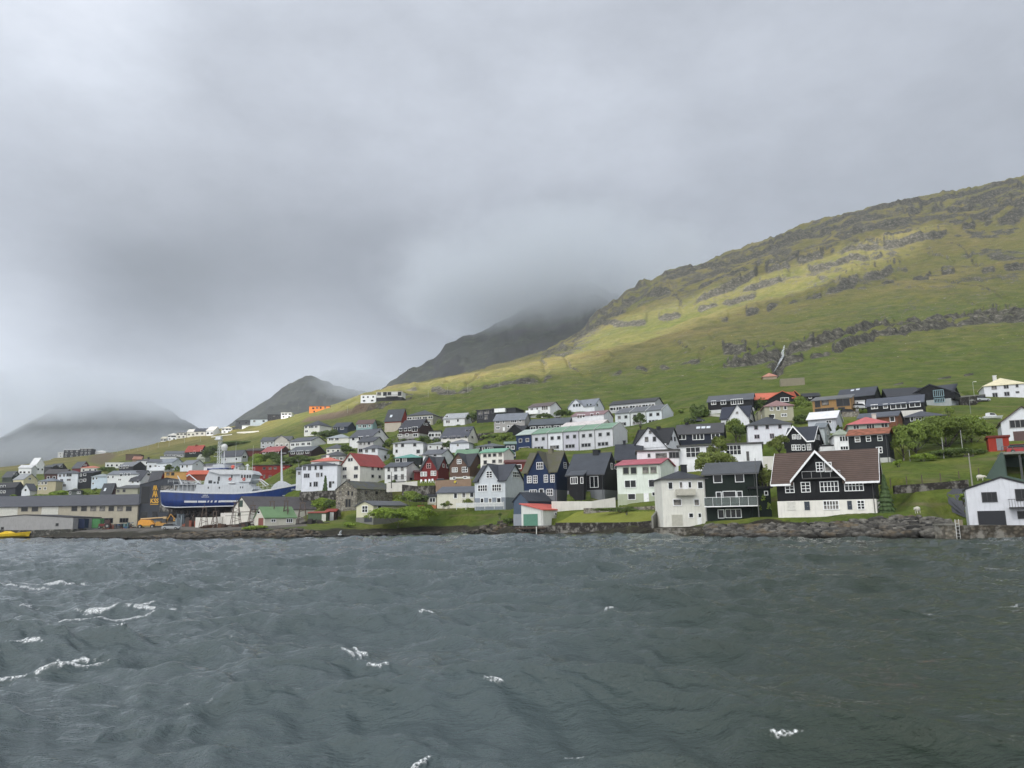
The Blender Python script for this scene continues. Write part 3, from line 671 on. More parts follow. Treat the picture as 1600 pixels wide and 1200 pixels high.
def put_door(par, loc, rz, w, h, col, name='door', near=False):
    k = (round(w, 1), round(h, 1), col, name)
    if k not in _dm:
        f = MB(); f.box(-w / 2, w / 2, -.05, .02, 0, h)
        n = max(1, int(w / 1.2)) if name == 'garage_door' else 1
        if name == 'garage_door':
            for i in range(1, 5): f.box(-w / 2 + .04, w / 2 - .04, -.065, -.05, h * i / 5 - .02, h * i / 5 + .02)
        f.box(-w / 2 - .08, -w / 2, -.08, .02, 0, h + .08, 1); f.box(w / 2, w / 2 + .08, -.08, .02, 0, h + .08, 1); f.box(-w / 2, w / 2, -.08, .02, h, h + .08, 1)
        _dm[k] = f.mesh(name, [flat(col, .5), flat(tuple(min(.8, c * 1.1 + .02) for c in col), .5)])
    o = link(name, _dm[k], par, loc, rz)
    if near and name == 'door':
        q = MB(); q.tube((w / 2 - .15, -.06, h * .48), (w / 2 - .15, -.12, h * .48), .03); q.box(w / 2 - .25, w / 2 - .12, -.14, -.11, h * .48 - .015, h * .48 + .015); q.build('handle', flat((.3, .3, .3), .3, metal=1.0), o)
    return o

PADS = []
class Frame:
    """a building's own axes: origin at the foot of its left front corner, x along the front, y inwards"""
    def __init__(s, C, rho): s.C = np.array(C, float); s.rho = rho; s.x = np.array([math.cos(rho), math.sin(rho), 0]); s.y = np.array([-math.sin(rho), math.cos(rho), 0])
    def w(s, x, y, z=0): return s.C + s.x * x + s.y * y + np.array([0, 0, z])
def solve(f, lo, hi, n=50):
    a = f(lo)
    for _ in range(n):
        m = (lo + hi) / 2
        if (f(m) > 0) == (a > 0): lo = m
        else: hi = m
    return (lo + hi) / 2
def house(label, x0, x1, x2, yb, ye, yr, wall=WHITE, roof=SLATE, rt='E', D=8.5, Y=None, cat='house', name='house', wins=None, side=None, auto=None, sauto=None,
          base=None, X=None, trim=None, chim=None, group=None, wst=None, rst='sheet', o=.35, doors=(), fcol=WHITE, gar=(), par=None, rho=None, sky=(), balc=(), yl=None, ret=False, extra=None, shift=0.0):
    """x0,x1: photo columns of the front's two corners; x2: column where the visible side ends; yb, ye, yr: rows of foot, eaves and ridge"""
    right = x2 is None or x2 > x1
    nx_, ox = (x1, x0) if right else (x0, x1)
    if Y is None: Y = gY(nx_, yb)
    Y += shift
    C = at(nx_, yb, Y); s = 1 if right else -1
    d0 = ray(ox, yb); phi = math.atan2(C[0], C[1])
    if rho is None:
        if x2 is None: rho = -phi * .75
        else:
            sc = D if not isinstance(D, tuple) else D[0]
            def g_(th):
                p = C + sc * np.array([s * math.sin(th), math.cos(th), 0]); return (proj(p)[0] - x2) * s
            th0 = -phi * s + .01
            th = solve(g_, max(-1.2, th0 - .05), 1.45) if g_(max(-1.2, th0 - .05)) * g_(1.45) < 0 else .3
            th = min(th, 1.0); rho = -th * s
            # depth follows from the angle when it was capped
    fr = Frame(C, rho)
    # width: along the front until the sight line of the other corner
    def wx(w): return (proj(C - s * w * fr.x)[0] - ox) * s
    Wd = solve(wx, .5, 80.0)
    if right: fr.C = C - fr.x * Wd
    if x2 is not None:
        def dx_(d): return (proj(C + d * fr.y)[0] - x2) * s
        if dx_(.5) * dx_(60) < 0: D = solve(dx_, .5, 60.0)
    H = z_at(C[0], C[1], ye) - C[2]
    if rt == 'G': q = fr.w(Wd / 2, 0)
    elif rt == 'S': q = fr.w(Wd if right else 0, D)
    elif rt == 'M': q = fr.w(0, 0)
    else: q = fr.w(Wd if right else 0, D / 2)
    if rt == 'H': q = fr.w(Wd / 2, D / 2)
    RZ = z_at(q[0], q[1], yr) - C[2]
    if rt != 'M': RZ = max(RZ, H + .25)
    near = Y < 175
    PADS.append((fr, Wd, D))
    if par is None:
        root = empty(name, fr.w(Wd / 2, 0), rho, label=label, cat=cat, group=group); T0 = (-Wd / 2, 0, 0); pre = ''
    else:
        root = par[0]; T0 = None; pre = 'wing_'
        pf = par[1]; dlt = fr.C - pf.w(par[2] / 2, 0); T0 = (dlt @ pf.x, dlt @ pf.y, dlt[2]); root2 = root
    def tx(mbld, nm, mats):
        ob = mbld.build(nm, mats, root, T0, (rho - par[1].rho) if par is not None else None); return ob
    drz = (rho - par[1].rho) if par is not None else 0.0
    def loc(x, y, z):
        if par is None: return (x - Wd / 2, y, z)
        c_, s_ = math.cos(drz), math.sin(drz); return (T0[0] + x * c_ - y * s_, T0[1] + x * s_ + y * c_, T0[2] + z)
    wst = wst or ('board' if max(wall) < .12 or near else 'render')
    b = MB(); lo = -2.2
    if rt == 'E': b.exx([(0, lo), (D, lo), (D, H), (D / 2, RZ), (0, H)], 0, Wd)
    elif rt == 'G': b.exy([(0, lo), (Wd, lo), (Wd, H), (Wd / 2, RZ), (0, H)], 0, D)
    elif rt == 'S': b.exx([(0, lo), (D, lo), (D, RZ), (0, H)], 0, Wd)
    elif rt == 'M': b.exy([(0, lo), (Wd, lo), (Wd, H), (0, RZ)], 0, D)
    else: b.box(0, Wd, 0, D, lo, H)
    if X:
        for (cxf, xw, xa, xe) in X:
            cx_ = cxf * Wd; za = H + (RZ - H) * xa; zb_ = H + (RZ - H) * xe
            b.exy([(cx_ - xw / 2, H * .5), (cx_ + xw / 2, H * .5), (cx_ + xw / 2, zb_), (cx_, za), (cx_ - xw / 2, zb_)], -.03, D * .48)
    wo_ = tx(b, pre + 'wall', wallmat(wall, wst))
    r = MB(); t = .2; e = .012
    if rt == 'E':
        sl_ = (RZ - H) / (D / 2); zo = H - o * sl_ + e
        segs = [(-o, Wd + o, -o, D / 2), (-o, Wd + o, D + o, D / 2)]
        if X and X[0][3] <= .3:
            c0_, hw_ = X[0][0] * Wd, X[0][1] / 2; segs = [(-o, c0_ - hw_, -o, D / 2), (c0_ + hw_, Wd + o, -o, D / 2), (c0_ - hw_, c0_ + hw_, .04, D / 2), segs[1]]
        for xa_, xb_, a_, b_ in segs:
            za_ = RZ + e - abs(b_ - a_) * sl_
            r.hexa([(xa_, a_, za_), (xb_, a_, za_), (xb_, b_, RZ + e), (xa_, b_, RZ + e)], [(xa_, a_, za_ + t), (xb_, a_, za_ + t), (xb_, b_, RZ + t + e), (xa_, b_, RZ + t + e)])
    elif rt == 'G':
        sl_ = (RZ - H) / (Wd / 2); zo = H - o * sl_ + e
        for a_, b_ in ((-o, Wd / 2), (Wd + o, Wd / 2)):
            r.hexa([(a_, -o, zo), (a_, D + o, zo), (b_, D + o, RZ + e), (b_, -o, RZ + e)], [(a_, -o, zo + t), (a_, D + o, zo + t), (b_, D + o, RZ + t + e), (b_, -o, RZ + t + e)])
    elif rt == 'S':
        sl_ = (RZ - H) / D; z0_, z1_ = H - o * sl_ + e, RZ + o * sl_ + e
        r.hexa([(-o, -o, z0_), (Wd + o, -o, z0_), (Wd + o, D + o, z1_), (-o, D + o, z1_)], [(-o, -o, z0_ + t), (Wd + o, -o, z0_ + t), (Wd + o, D + o, z1_ + t), (-o, D + o, z1_ + t)])
    elif rt == 'M':
        sl_ = (H - RZ) / Wd; z0_, z1_ = RZ - o * sl_ + e, H + o * sl_ + e
        r.hexa([(-o, -o, z0_), (-o, D + o, z0_), (Wd + o, D + o, z1_), (Wd + o, -o, z1_)], [(-o, -o, z0_ + t), (-o, D + o, z0_ + t), (Wd + o, D + o, z1_ + t), (Wd + o, -o, z1_ + t)])
    elif rt == 'H':
        r.box(-o, Wd + o, -o, D + o, H + e, H + .16)
        if Wd >= D: c0, c1 = (D / 2, D / 2), (Wd - D / 2, D / 2)
        else: c0, c1 = (Wd / 2, Wd / 2), (Wd / 2, D - Wd / 2)
        z = H + .16
        A, B_, C_, D_ = (-o, -o, z), (Wd + o, -o, z), (Wd + o, D + o, z), (-o, D + o, z); P, Q = (c0[0], c0[1], RZ), (c1[0] + 1e-3, c1[1] + 1e-3, RZ)
        if Wd >= D:
            for f_ in ((A, B_, Q, P), (B_, C_, Q), (C_, D_, P, Q), (D_, A, P)): r.poly(f_)
        else:
            for f_ in ((A, B_, P), (B_, C_, Q, P), (C_, D_, Q), (D_, A, P, Q)): r.poly(f_)
    else:
        r.box(-o, Wd + o, -o, D + o, H + e, H + .32)
    if X:
        for (cxf, xw, xa, xe) in X:
            cx_ = cxf * Wd; za = H + (RZ - H) * xa; zb_ = H + (RZ - H) * xe; sl2 = (za - zb_) / (xw / 2); oo = min(o, .4)
            yend = D * .5 * max(.15, xa) if rt == 'E' else D * .5
            for sg in (-1, 1):
                a_ = cx_ + sg * (xw / 2 + oo); zz = zb_ - oo * sl2 + .03
                r.hexa([(a_, -o, zz), (a_, yend, zz), (cx_, yend, za + .03), (cx_, -o, za + .03)], [(a_, -o, zz + t), (a_, yend, zz + t), (cx_, yend, za + t + .03), (cx_, -o, za + t + .03)])
    ro = tx(r, pre + 'roof', roofmat(roof, rst))
    if trim:
        q = MB(); f_ = .22; tt = .06
        if rt == 'E':
            sl_ = (RZ - H) / (D / 2); zo = H - o * sl_
            seg = [(-o, Wd + o)]
            if X: c_ = X[0][0] * Wd; hw = X[0][1] / 2 + .35; seg = [(-o, c_ - hw), (c_ + hw, Wd + o)]
            for a_, b_ in seg: q.box(a_, b_, -o - tt, -o - .004, zo - .06, zo + f_)
            for xx in (-o - tt, Wd + o + .004):
                for ya in (-o, D + o):
                    P1 = [(ya, zo + .02), (D / 2, RZ + .02), (D / 2, RZ + f_), (ya, zo + f_)]
                    q.exx(P1, xx, xx + tt - .004)
            if X:
                for (cxf, xw, xa, xe) in X:
                    cx_ = cxf * Wd; za = H + (RZ - H) * xa; zb_ = H + (RZ - H) * xe; sl2 = (za - zb_) / (xw / 2)
                    for sg in (-1, 1):
                        a_ = cx_ + sg * (xw / 2 + .4); zz = zb_ - .4 * sl2
                        q.exy([(a_, zz - .12), (cx_, za - .12), (cx_, za + .28), (a_, zz + .28)], -o - .14, -o - .07)
        elif rt == 'G':
            sl_ = (RZ - H) / (Wd / 2); zo = H - o * sl_
            for a_ in (-o, Wd + o): q.exy([(a_, zo - .05), (Wd / 2, RZ - .05), (Wd / 2, RZ + f_), (a_, zo + f_)], -o - tt, -o - .004)
        elif rt in 'HF': q.box(-o - .02, Wd + o + .02, -o - .03, -o - .004, H - .02, H + .2)
        tx(q, pre + 'bargeboard', flat(trim))
    if base:
        zb = z_at(C[0], C[1], base[0]) - C[2]; q = MB(); q.box(-.05, Wd + .05, -.05, D + .05, lo - .1, zb)
        tx(q, pre + 'foundation', wallmat(base[1], 'render'))
    def onfront(px, py):
        dr = ray(px, py); n_ = fr.y; P0 = fr.C; t_ = ((P0 - np.array([0, 0, CH])) @ n_) / (dr @ n_); q_ = np.array([0, 0, CH]) + dr * t_ - P0
        return q_ @ fr.x, q_[2]
    def onside(px, py):
        P0 = fr.w(Wd if right else 0, 0); n_ = fr.x; dr = ray(px, py); t_ = ((P0 - np.array([0, 0, CH])) @ n_) / (dr @ n_); q_ = np.array([0, 0, CH]) + dr * t_ - P0
        return q_ @ fr.y, q_[2]
    def pr(rect, f_):
        (a0, b0), (a1, b1) = f_(rect[0], rect[1]), f_(rect[2], rect[3]); return min(a0, a1), max(a0, a1), min(b0, b1), max(b0, b1)
    for wdef in (wins or ()):
        n_ = wdef[4:] if len(wdef) > 4 else (1, 1); u0, u1, v0, v1 = pr(wdef, onfront)
        put_window(root, loc((u0 + u1) / 2, -.06 if base or X else 0, (v0 + v1) / 2), drz or None, u1 - u0, v1 - v0, n_[0], n_[1], n_[2] if len(n_) > 2 else fcol, near)
    for wdef in (side or ()):
        n_ = wdef[4:] if len(wdef) > 4 else (1, 1); u0, u1, v0, v1 = pr(wdef, onside)
        put_window(root, loc((Wd + .05) if right else -.05, (u0 + u1) / 2, (v0 + v1) / 2), drz + (math.pi / 2 if right else -math.pi / 2), u1 - u0, v1 - v0, n_[0], n_[1], fcol, near)
    def grid_(spec, Wt, zlo, zhi, fn):
        rows = spec.split('/'); hh = (zhi - zlo) / len(rows)
        for i, rw in enumerate(rows):
            zc = zhi - hh * (i + .52); n_ = int(rw.split('w')[0] or 0); ww = float(rw.split('w')[1]) if 'w' in rw else min(1.15, Wt / max(1, n_) * .5)
            for j in range(n_):
                xx = Wt * (j + .5 + (((j * 7 + i * 3 + int(x0)) % 5) - 2) * .04) / n_; fn(xx, zc, ww, min(1.15, hh * .42), 2 if ww > 1.7 else 1)
    z0a = (z_at(C[0], C[1], base[0]) - C[2]) * .1 if base else 0.0
    if auto: grid_(auto, Wd, .2, H, lambda x_, z_, w_, h_, k_: put_window(root, loc(x_, -.06 if base else 0, z_), drz or None, w_, h_, k_, 1, fcol, near))
    if sauto: grid_(sauto, D, .2, H, lambda x_, z_, w_, h_, k_: put_window(root, loc((Wd + .05) if right else -.05, x_, z_), drz + (math.pi / 2 if right else -math.pi / 2), w_, h_, k_, 1, fcol, near))
    for dd in doors:
        u0, u1, v0, v1 = pr(dd, onfront); put_door(root, loc((u0 + u1) / 2, -.06 if base else 0, v0), drz or None, u1 - u0, v1 - v0, dd[4], 'door', near)
    for dd in gar:
        u0, u1, v0, v1 = pr(dd, onfront); put_door(root, loc((u0 + u1) / 2, -.06 if base else 0, v0), drz or None, u1 - u0, v1 - v0, dd[4], 'garage_door', near)
    for (cxf, cyf, sz, hh, ccol) in (chim or ()):
        q = MB(); xx, yy = cxf * Wd, cyf * D; zt = RZ + hh; q.box(xx - sz / 2, xx + sz / 2, yy - sz / 2, yy + sz / 2, H, zt); q.box(xx - sz / 2 - .07, xx + sz / 2 + .07, yy - sz / 2 - .07, yy + sz / 2 + .07, zt, zt + .12)
        q.build('chimney', wallmat(ccol, 'render'), ro)
    for (cxf, cyf, w_, l_) in sky:                 # roof windows lie in the front slope
        ang = math.atan2(RZ - H, D / 2); yy = cyf * D / 2; zz = H + (RZ - H) * cyf + t + .02
        q = MB(); q.box(-w_ / 2, w_ / 2, -l_ / 2, l_ / 2, 0, .08); so_ = q.build('skylight', flat(rgb(205, 212, 220), .15), ro, (cxf * Wd, yy, zz)); so_.rotation_euler = (ang, 0, 0)
    for bb in balc:                                # balcony: slab with rail
        u0, u1, v0, v1 = pr(bb, onfront); dep = bb[4]; kind = bb[5]; q = MB(); q.box(u0, u1, -dep, -.07, v0, v0 + .16); bo = tx(q, pre + 'balcony', flat(bb[6] if len(bb) > 6 else WHITE))
        hh = v1 - v0; q = MB()
        if kind == 'solid': q.box(u0, u1, -dep - .08, -dep, v0 + .1, v1); q.box(u0, u0 + .08, -dep, -.07, v0 + .16, v1); q.box(u1 - .08, u1, -dep, -.07, v0 + .16, v1)
        else:
            q.tube((u0, -dep + .04, v1), (u1, -dep + .04, v1), .035); q.tube((u0, -dep + .04, v1), (u0, -.07, v1), .035); q.tube((u1, -dep + .04, v1), (u1, -.07, v1), .035)
            n_ = max(3, int((u1 - u0) / (1.3 if kind == 'glass' else 1.25 if kind == 'posts' else .28)))
            for i in range(n_ + 1): xx = u0 + (u1 - u0) * i / n_; q.box(xx - .02, xx + .02, -dep + .02, -dep + .06, v0 + .16, v1 - .03)
            if kind == 'glass':
                q.box(u0 + .03, u1 - .03, -dep + .065, -dep + .08, v0 + .22, v1 - .08, 1)
        rail = flat(bb[6] if kind == 'solid' and len(bb) > 6 else (.05, .05, .05) if kind == 'bars' else (.42, .43, .44) if kind == 'posts' else WHITE)
        gm = _mc.get('bglass')
        if gm is None:
            g_m = Mt('tinted_balustrade_glass'); g_m.b.inputs['Transmission Weight'].default_value = .7; gm = g_m.out((.10, .15, .14), .05, .5); _mc['bglass'] = gm
        q.build('railing', [rail, gm], bo)
    if near and rt in 'EHMG' and Wd > 4 and par is None:
        q = MB(); xx = Wd - .25 if right else .25
        q.tube((xx, -.16, -.3), (xx, -.16, H - .12), .055, n=6); tx(q, 'downpipe', flat(tuple(min(.5, c * .7 + .05) for c in wall), .5))
        if rt in 'EH' and not X: q = MB(); q.box(-o, Wd + o, -o - .14, -o - .01, H - o * (RZ - H) / (D / 2) * (rt == 'E') - .02, H - o * (RZ - H) / (D / 2) * (rt == 'E') + .1); q.build('gutter', flat((.09, .09, .095), .5), ro, None if par else None); ro.children[-1].location = (0, 0, 0)
    info = (root, fr, Wd, D, H, RZ, ro)
    return info
# ------------------------------------------------------------------ houses of the right half
FR_ = (.30, .32, .33)
H = house
big = H('large house with brown tiled roof, white-edged front gable and white lower floor', 1217, 1371, 1377, 806, 747, 703, (.008, .009, .011), rgb(104, 86, 78), 'E', D=9.5, Y=108, rst='tile', o=.7, trim=WHITE,
  base=(779.5, rgb(222, 220, 214)), X=[(.44, 6.6, .94, .05)],
  wins=[(1227, 755.5, 1241, 769, 2, 3), (1252, 754.5, 1266, 768, 2, 3), (1281.5, 753.5, 1310, 767, 5, 2), (1319.5, 752, 1349, 766, 5, 2), (1275.5, 723.5, 1286, 736, 2, 3), (1289, 723.5, 1299, 736, 1, 1), (1287, 783.5, 1310.5, 795, 5, 2), (1339.5, 782.5, 1351, 795, 2, 3)],
  doors=[(1230, 785, 1243, 797.5, rgb(205, 204, 198)), (1257.5, 784.5, 1265, 797, (.03, .04, .06)), (1324.5, 783.5, 1331, 796, (.03, .04, .06))], balc=[(1254, 737.5, 1314, 747, .8, 'posts', (.05, .05, .05))])
H('dark green house with glass balcony between the greyish beige and brown-roofed houses', 1105, 1186, 1196, 812, 738, 722, DKGREEN, ASH, 'E', D=8, Y=121.5, o=.5,
  wins=[(1115, 742, 1128, 753.5), (1149, 740, 1162, 752), (1119.5, 769.5, 1127.5, 788), (1130, 768.5, 1150, 784.5), (1152, 768, 1160, 784), (1122.5, 797, 1131, 809), (1134, 796.5, 1158, 808, 3, 1)], balc=[(1104, 778, 1187, 791, 2.2, 'glass')])
H('low dark green annex with flat roof between the green house and the brown-roofed house', 1176, 1207, None, 812, 763, 762, DKGREEN, CHAR, 'F', D=6, Y=121, rho=-.1, cat='annex', name='annex', wins=[(1195, 768, 1199, 773)])
H('greyish beige three-storey house with solid balcony and black chimney, feet in the water', 1037, 1106.5, None, 822, 748, 736, rgb(216, 216, 208), SLATE, 'H', D=8, Y=125, rho=-.03, wst='render', chim=[(.63, .5, .9, .9, CHAR)],
  wins=[(1044.5, 754, 1050.5, 763.5), (1062.5, 753.5, 1065.5, 762), (1076.5, 753, 1079, 762), (1090.5, 753, 1097.5, 763), (1052, 780.5, 1064.5, 789.5), (1085, 780.5, 1092, 789.5), (1076.5, 802.5, 1083, 808), (1091, 802.5, 1095.5, 808)],
  doors=[(1067.5, 753, 1074.5, 766, WHITE), (1090, 809, 1096, 822, WHITE)], gar=[(1050, 805, 1066.5, 821.5, rgb(178, 177, 166))], balc=[(1055, 765, 1085, 774.5, 1.1, 'solid', rgb(180, 178, 166))])
H('pale mint house with pink-red roof and sage basement above the mown lawn', 966, 1034.5, 1056, 787, 724.5, 717, rgb(214, 222, 214), rgb(176, 92, 104), 'E', D=9, Y=148, base=(770, rgb(164, 172, 150)), fcol=rgb(150, 156, 140), wst='render',
  wins=[(974, 731, 982.5, 740, 1, 1), (986, 730.5, 994.5, 740), (1004.5, 730, 1013.5, 739), (1016.5, 729.5, 1026, 739), (976.5, 751, 994, 761, 2, 1, WHITE), (1014, 750, 1031, 760, 2, 1, WHITE), (981.5, 772, 993, 780, 1, 1, WHITE), (1019.5, 769.5, 1027.5, 774, 1, 1, WHITE)], doors=[(1006.5, 771, 1014, 787, WHITE)])
H('black house with dark grey roof and black chimney beside the navy blue house', 887, 944.5, 968, 781, 740, 708, BLACK, rgb(74, 80, 90), 'E', D=10, Y=156, base=(765, rgb(116, 120, 124)), chim=[(.62, .5, 1.3, .7, CHAR)], o=.3,
  wins=[(922.5, 745, 934.5, 761, 2, 1)], side=[(954, 724, 957, 733), (960, 725, 963, 733)])
H('small black bay annex with grey lean-to roof on the front of the black house', 889, 912, None, 765, 742.5, 737, BLACK, rgb(84, 90, 98), 'S', D=2, Y=153.4, rho=-.42, cat='annex', name='annex', wins=[(892, 746, 902, 755.5, 3, 1), (907.5, 746, 911, 755)], fcol=WHITE, o=.2)
H('navy blue house with mossy roof, steep front gable and stone chimney', 819, 870, 893, 784, 736, 706.5, (.009, .024, .070), rgb(100, 98, 88), 'E', D=10, Y=161, base=(765, rgb(112, 118, 124)), X=[(.47, 4.4, .98, .02)], rst='moss', chim=[(.62, .5, 1.0, .7, rgb(110, 106, 90))], o=.4,
  wins=[(839, 723, 848.5, 732.5, 3, 2), (824.5, 744.5, 830, 754, 2, 3), (833.5, 744, 839.5, 754, 2, 3), (850.5, 742.5, 856, 753, 2, 3), (860.5, 742.5, 866.5, 753, 2, 3), (828, 766, 838, 770, 4, 1), (843, 764.5, 849, 769.5), (855, 765, 863.5, 773.5, 3, 2)],
  side=[(880.5, 723, 884.5, 731.5, 2, 3), (888, 723.5, 891, 732, 2, 3)])
H('light grey house with slate roof and steep front gable behind the white picket fence', 742, 790, 819, 796, 750, 726, rgb(196, 202, 208), rgb(72, 76, 86), 'E', D=10, Y=178, base=(777, rgb(128, 136, 146)), X=[(.46, 4.9, 1.0, .08)], o=.45,
  wins=[(760.5, 737, 769, 746, 2, 3), (747.5, 758.5, 761, 767, 4, 2), (769.5, 757.5, 783, 766.5, 4, 2), (751.5, 779, 755.5, 785), (764, 779, 768.5, 785), (777, 778.5, 782.5, 785)], side=[(801, 737, 811.5, 746, 4, 2)])
H('low white garage house with grey roof left of the light grey gabled house', 683, 741, None, 793, 769.5, 761, rgb(214, 212, 198), rgb(104, 110, 120), 'S', D=7, Y=186, rho=-.12, wst='render', wins=[(709.5, 771, 714, 778), (722.5, 770.5, 727, 777), (734.5, 770, 740, 776.5)], gar=[(684.5, 772, 702, 792.5, rgb(206, 205, 190))])
H('small cream shed with two-pane window beside the low white garage house', 668, 682, None, 787, 776, 771, rgb(190, 188, 172), SLATE, 'S', D=5, Y=188, cat='shed', name='shed', wins=[(672, 778.5, 679.5, 784, 2, 1)])
H('slate blue boathouse with grey lower wall at the edge of the grass bank', 803, 826, 862, 822, 783, 770.5, rgb(74, 88, 106), rgb(70, 76, 86), 'G', D=7, Y=155, base=(803, rgb(140, 146, 154)), cat='boathouse', name='boathouse', o=.25)
H('white boathouse with salmon red roof and green double door on the water', 815, 849, 895, 822, 797, 788.5, rgb(205, 208, 204), rgb(196, 96, 86), 'M', D=12, Y=148, cat='boathouse', name='boathouse', wst='render', gar=[(818.5, 804, 840, 821.5, rgb(82, 128, 110))], o=.3,
  side=[(866.5, 801.5, 869, 804.5), (878, 801.5, 880.5, 804.5)])
sch = H('long white flat-roofed building with tall gridded windows behind the dark green house', 1062, 1193, None, 733, 693, 690, rgb(224, 226, 230), rgb(92, 92, 92), 'F', D=14, Y=152, rho=-.30, cat='school', name='school_building', wst='render', fcol=WHITE,
  wins=[(1072, 700, 1094, 713.5, 3, 2), (1103, 698.5, 1125, 712.5, 3, 2), (1134, 696.5, 1158, 710, 4, 2)], doors=[(1166.5, 706, 1170.5, 720, (.08, .08, .08))])
H('white low wing with dark flat roof under the white gabled house', 996, 1061, None, 722, 704, 701, rgb(222, 224, 228), rgb(88, 88, 86), 'F', D=9, Y=156, rho=-.15, cat='building', name='building', wst='render', wins=[(1012.5, 709.5, 1015.5, 714), (1025, 709, 1041.5, 716), (1045.5, 707, 1061, 715, 3, 1)], fcol=(.2, .2, .2))
H('white house with dark slate roof and wide front gable above the low white wing', 993, 1044, 1063, 702, 693, 669, rgb(216, 218, 224), CHAR, 'E', D=9, Y=172, X=[(.43, 8.2, .98, -.22)], wst='render', chim=[(.55, .5, .8, .5, CHAR)], fcol=(.1, .1, .11),
  wins=[(1008.5, 683.5, 1012.5, 689.5), (1020.5, 683, 1025, 689), (1014.5, 673.5, 1017.5, 677)], side=[(1047.5, 682, 1050, 688), (1053, 683, 1055, 689)])
H('dark roofed house with one skylight behind the black chimney of the black house', 963, 1002, None, 726, 716.5, 694.5, rgb(70, 46, 48), rgb(58, 62, 72), 'E', D=12, Y=170, rho=-.2, sky=[(.22, .5, 1.0, 1.5)], chim=[(.3, .5, .6, .9, CHAR)], o=.5)
H('dark blue house with three skylights in its grey roof behind the long white building', 1057, 1130, 1134, 692, 676, 661.5, (.016, .02, .035), rgb(82, 82, 84), 'E', D=11, Y=178, sky=[(.47, .55, .9, 1.3), (.58, .55, .9, 1.3), (.69, .55, .9, 1.3)], wins=[(1060, 680, 1071, 686, 2, 1), (1082.5, 679, 1099.5, 686, 3, 1), (1112, 678, 1124, 685, 2, 1)], chim=[(.2, .5, .7, .5, CHAR)])
H('long black house with grey roof and white basement high on the right slope', 1107, 1177, 1182, 643, 623.5, 615, BLACK, rgb(104, 108, 116), 'E', D=9, base=(636.5, rgb(196, 198, 200)), wins=[(1111.5, 627, 1118.5, 631.5, 2, 1), (1126.5, 626.5, 1134, 631, 2, 1), (1142.5, 624.5, 1160.5, 630.5, 5, 1)])
H('white house with navy slate roof and steep centre gable below the long black house', 1127, 1171, 1179, 664, 652, 634.5, rgb(214, 216, 222), rgb(52, 58, 76), 'E', D=9, X=[(.62, 5.6, 1.0, -.15)], wins=[(1150.5, 644, 1153, 646)], side=[(1173, 644, 1175, 648)], fcol=(.3, .3, .3))
H('greyish stone-coloured house with pink hipped roof among green trees', 1196, 1241, None, 657, 634, 626.5, rgb(160, 158, 138), rgb(150, 118, 116), 'H', D=9, rho=-.2, wst='render', wins=[(1203.5, 636.5, 1207.5, 641), (1214, 636, 1218, 640.5), (1225, 635, 1229, 639.5), (1206, 648, 1210, 653), (1221, 647, 1229, 650, 3, 1)])
H('low stone-coloured wing with flat roof beside the pink-roofed house', 1185, 1197, None, 657, 644, 643, rgb(160, 158, 138), rgb(150, 148, 134), 'F', D=8, rho=-.2, cat='annex', name='annex', wins=[(1190, 649, 1194, 654)], o=.1)
H('white two-storey house with dark hipped roof right of the long white building', 1170, 1238, None, 692, 662.5, 651.5, rgb(216, 218, 226), rgb(82, 86, 92), 'H', D=9, rho=-.25, wst='render', chim=[(.6, .5, .8, .3, CHAR)], fcol=rgb(170, 160, 170), wins=[(1178.5, 665.5, 1184, 671), (1196.5, 664.5, 1201, 670), (1216, 664, 1221, 669), (1179, 679.5, 1186.5, 685, 2, 1), (1203, 678, 1209.5, 684.5, 2, 1)])
H('black house with white-edged gable and slate roof above the brown-tiled roof', 1229, 1272, 1286, 709, 688, 667, BLACK, rgb(56, 62, 74), 'E', D=8, X=[(.33, 4.2, .98, .1)], trim=WHITE, wins=[(1238.5, 679.5, 1243.5, 685.5, 2, 3), (1246, 679.5, 1251, 685.5, 2, 3), (1237.5, 695.5, 1243, 703, 2, 2), (1244.5, 695.5, 1250.5, 703, 2, 2), (1253.5, 695.5, 1258, 703, 1, 2), (1261.5, 694.5, 1267, 702.5, 2, 2)], side=[(1274, 679, 1276, 686), (1278, 680, 1280, 687)])
H('small white house with pale green roof joined to the rust-roofed black house', 1305, 1327.5, None, 704, 679.5, 672, WHITE, rgb(150, 160, 146), 'H', D=8, rho=-.3, wst='render', fcol=WHITE, wins=[(1312, 682, 1324.5, 689, 3, 1), (1313.5, 698, 1325, 702, 3, 1)])
H('white garden wall and black lean-to left of the small green-roofed white house', 1282, 1304, None, 706, 697, 696.5, rgb(214, 216, 218), CHAR, 'F', D=4, rho=-.3, cat='annex', name='annex', o=.05)
H('black boarded house with rusty orange roof above the grassy field', 1329, 1391, 1399, 722, 677.5, 669, (.014, .017, .021), rgb(168, 104, 82), 'E', D=8, base=(714.5, rgb(178, 180, 176)), rst='rust', wins=[(1336.5, 683, 1343.5, 690, 1, 2), (1353.5, 682, 1360.5, 689, 1, 2), (1371.5, 681, 1378.5, 688, 1, 2, rgb(200, 205, 205)), (1369.5, 699.5, 1378.5, 707, 2, 2)])
H('grey-green house with pink hipped roof behind the rust-roofed black house', 1327, 1391, None, 684, 661.5, 652, rgb(160, 168, 162), rgb(184, 98, 100), 'H', D=9, rho=-.35, wst='render', chim=[(.7, .4, .8, .4, rgb(190, 186, 180))], wins=[(1333.5, 665, 1342, 670, 2, 1), (1354, 663.5, 1366, 669, 3, 1), (1377, 661.5, 1386.5, 667, 2, 1)], fcol=(.5, .5, .5))
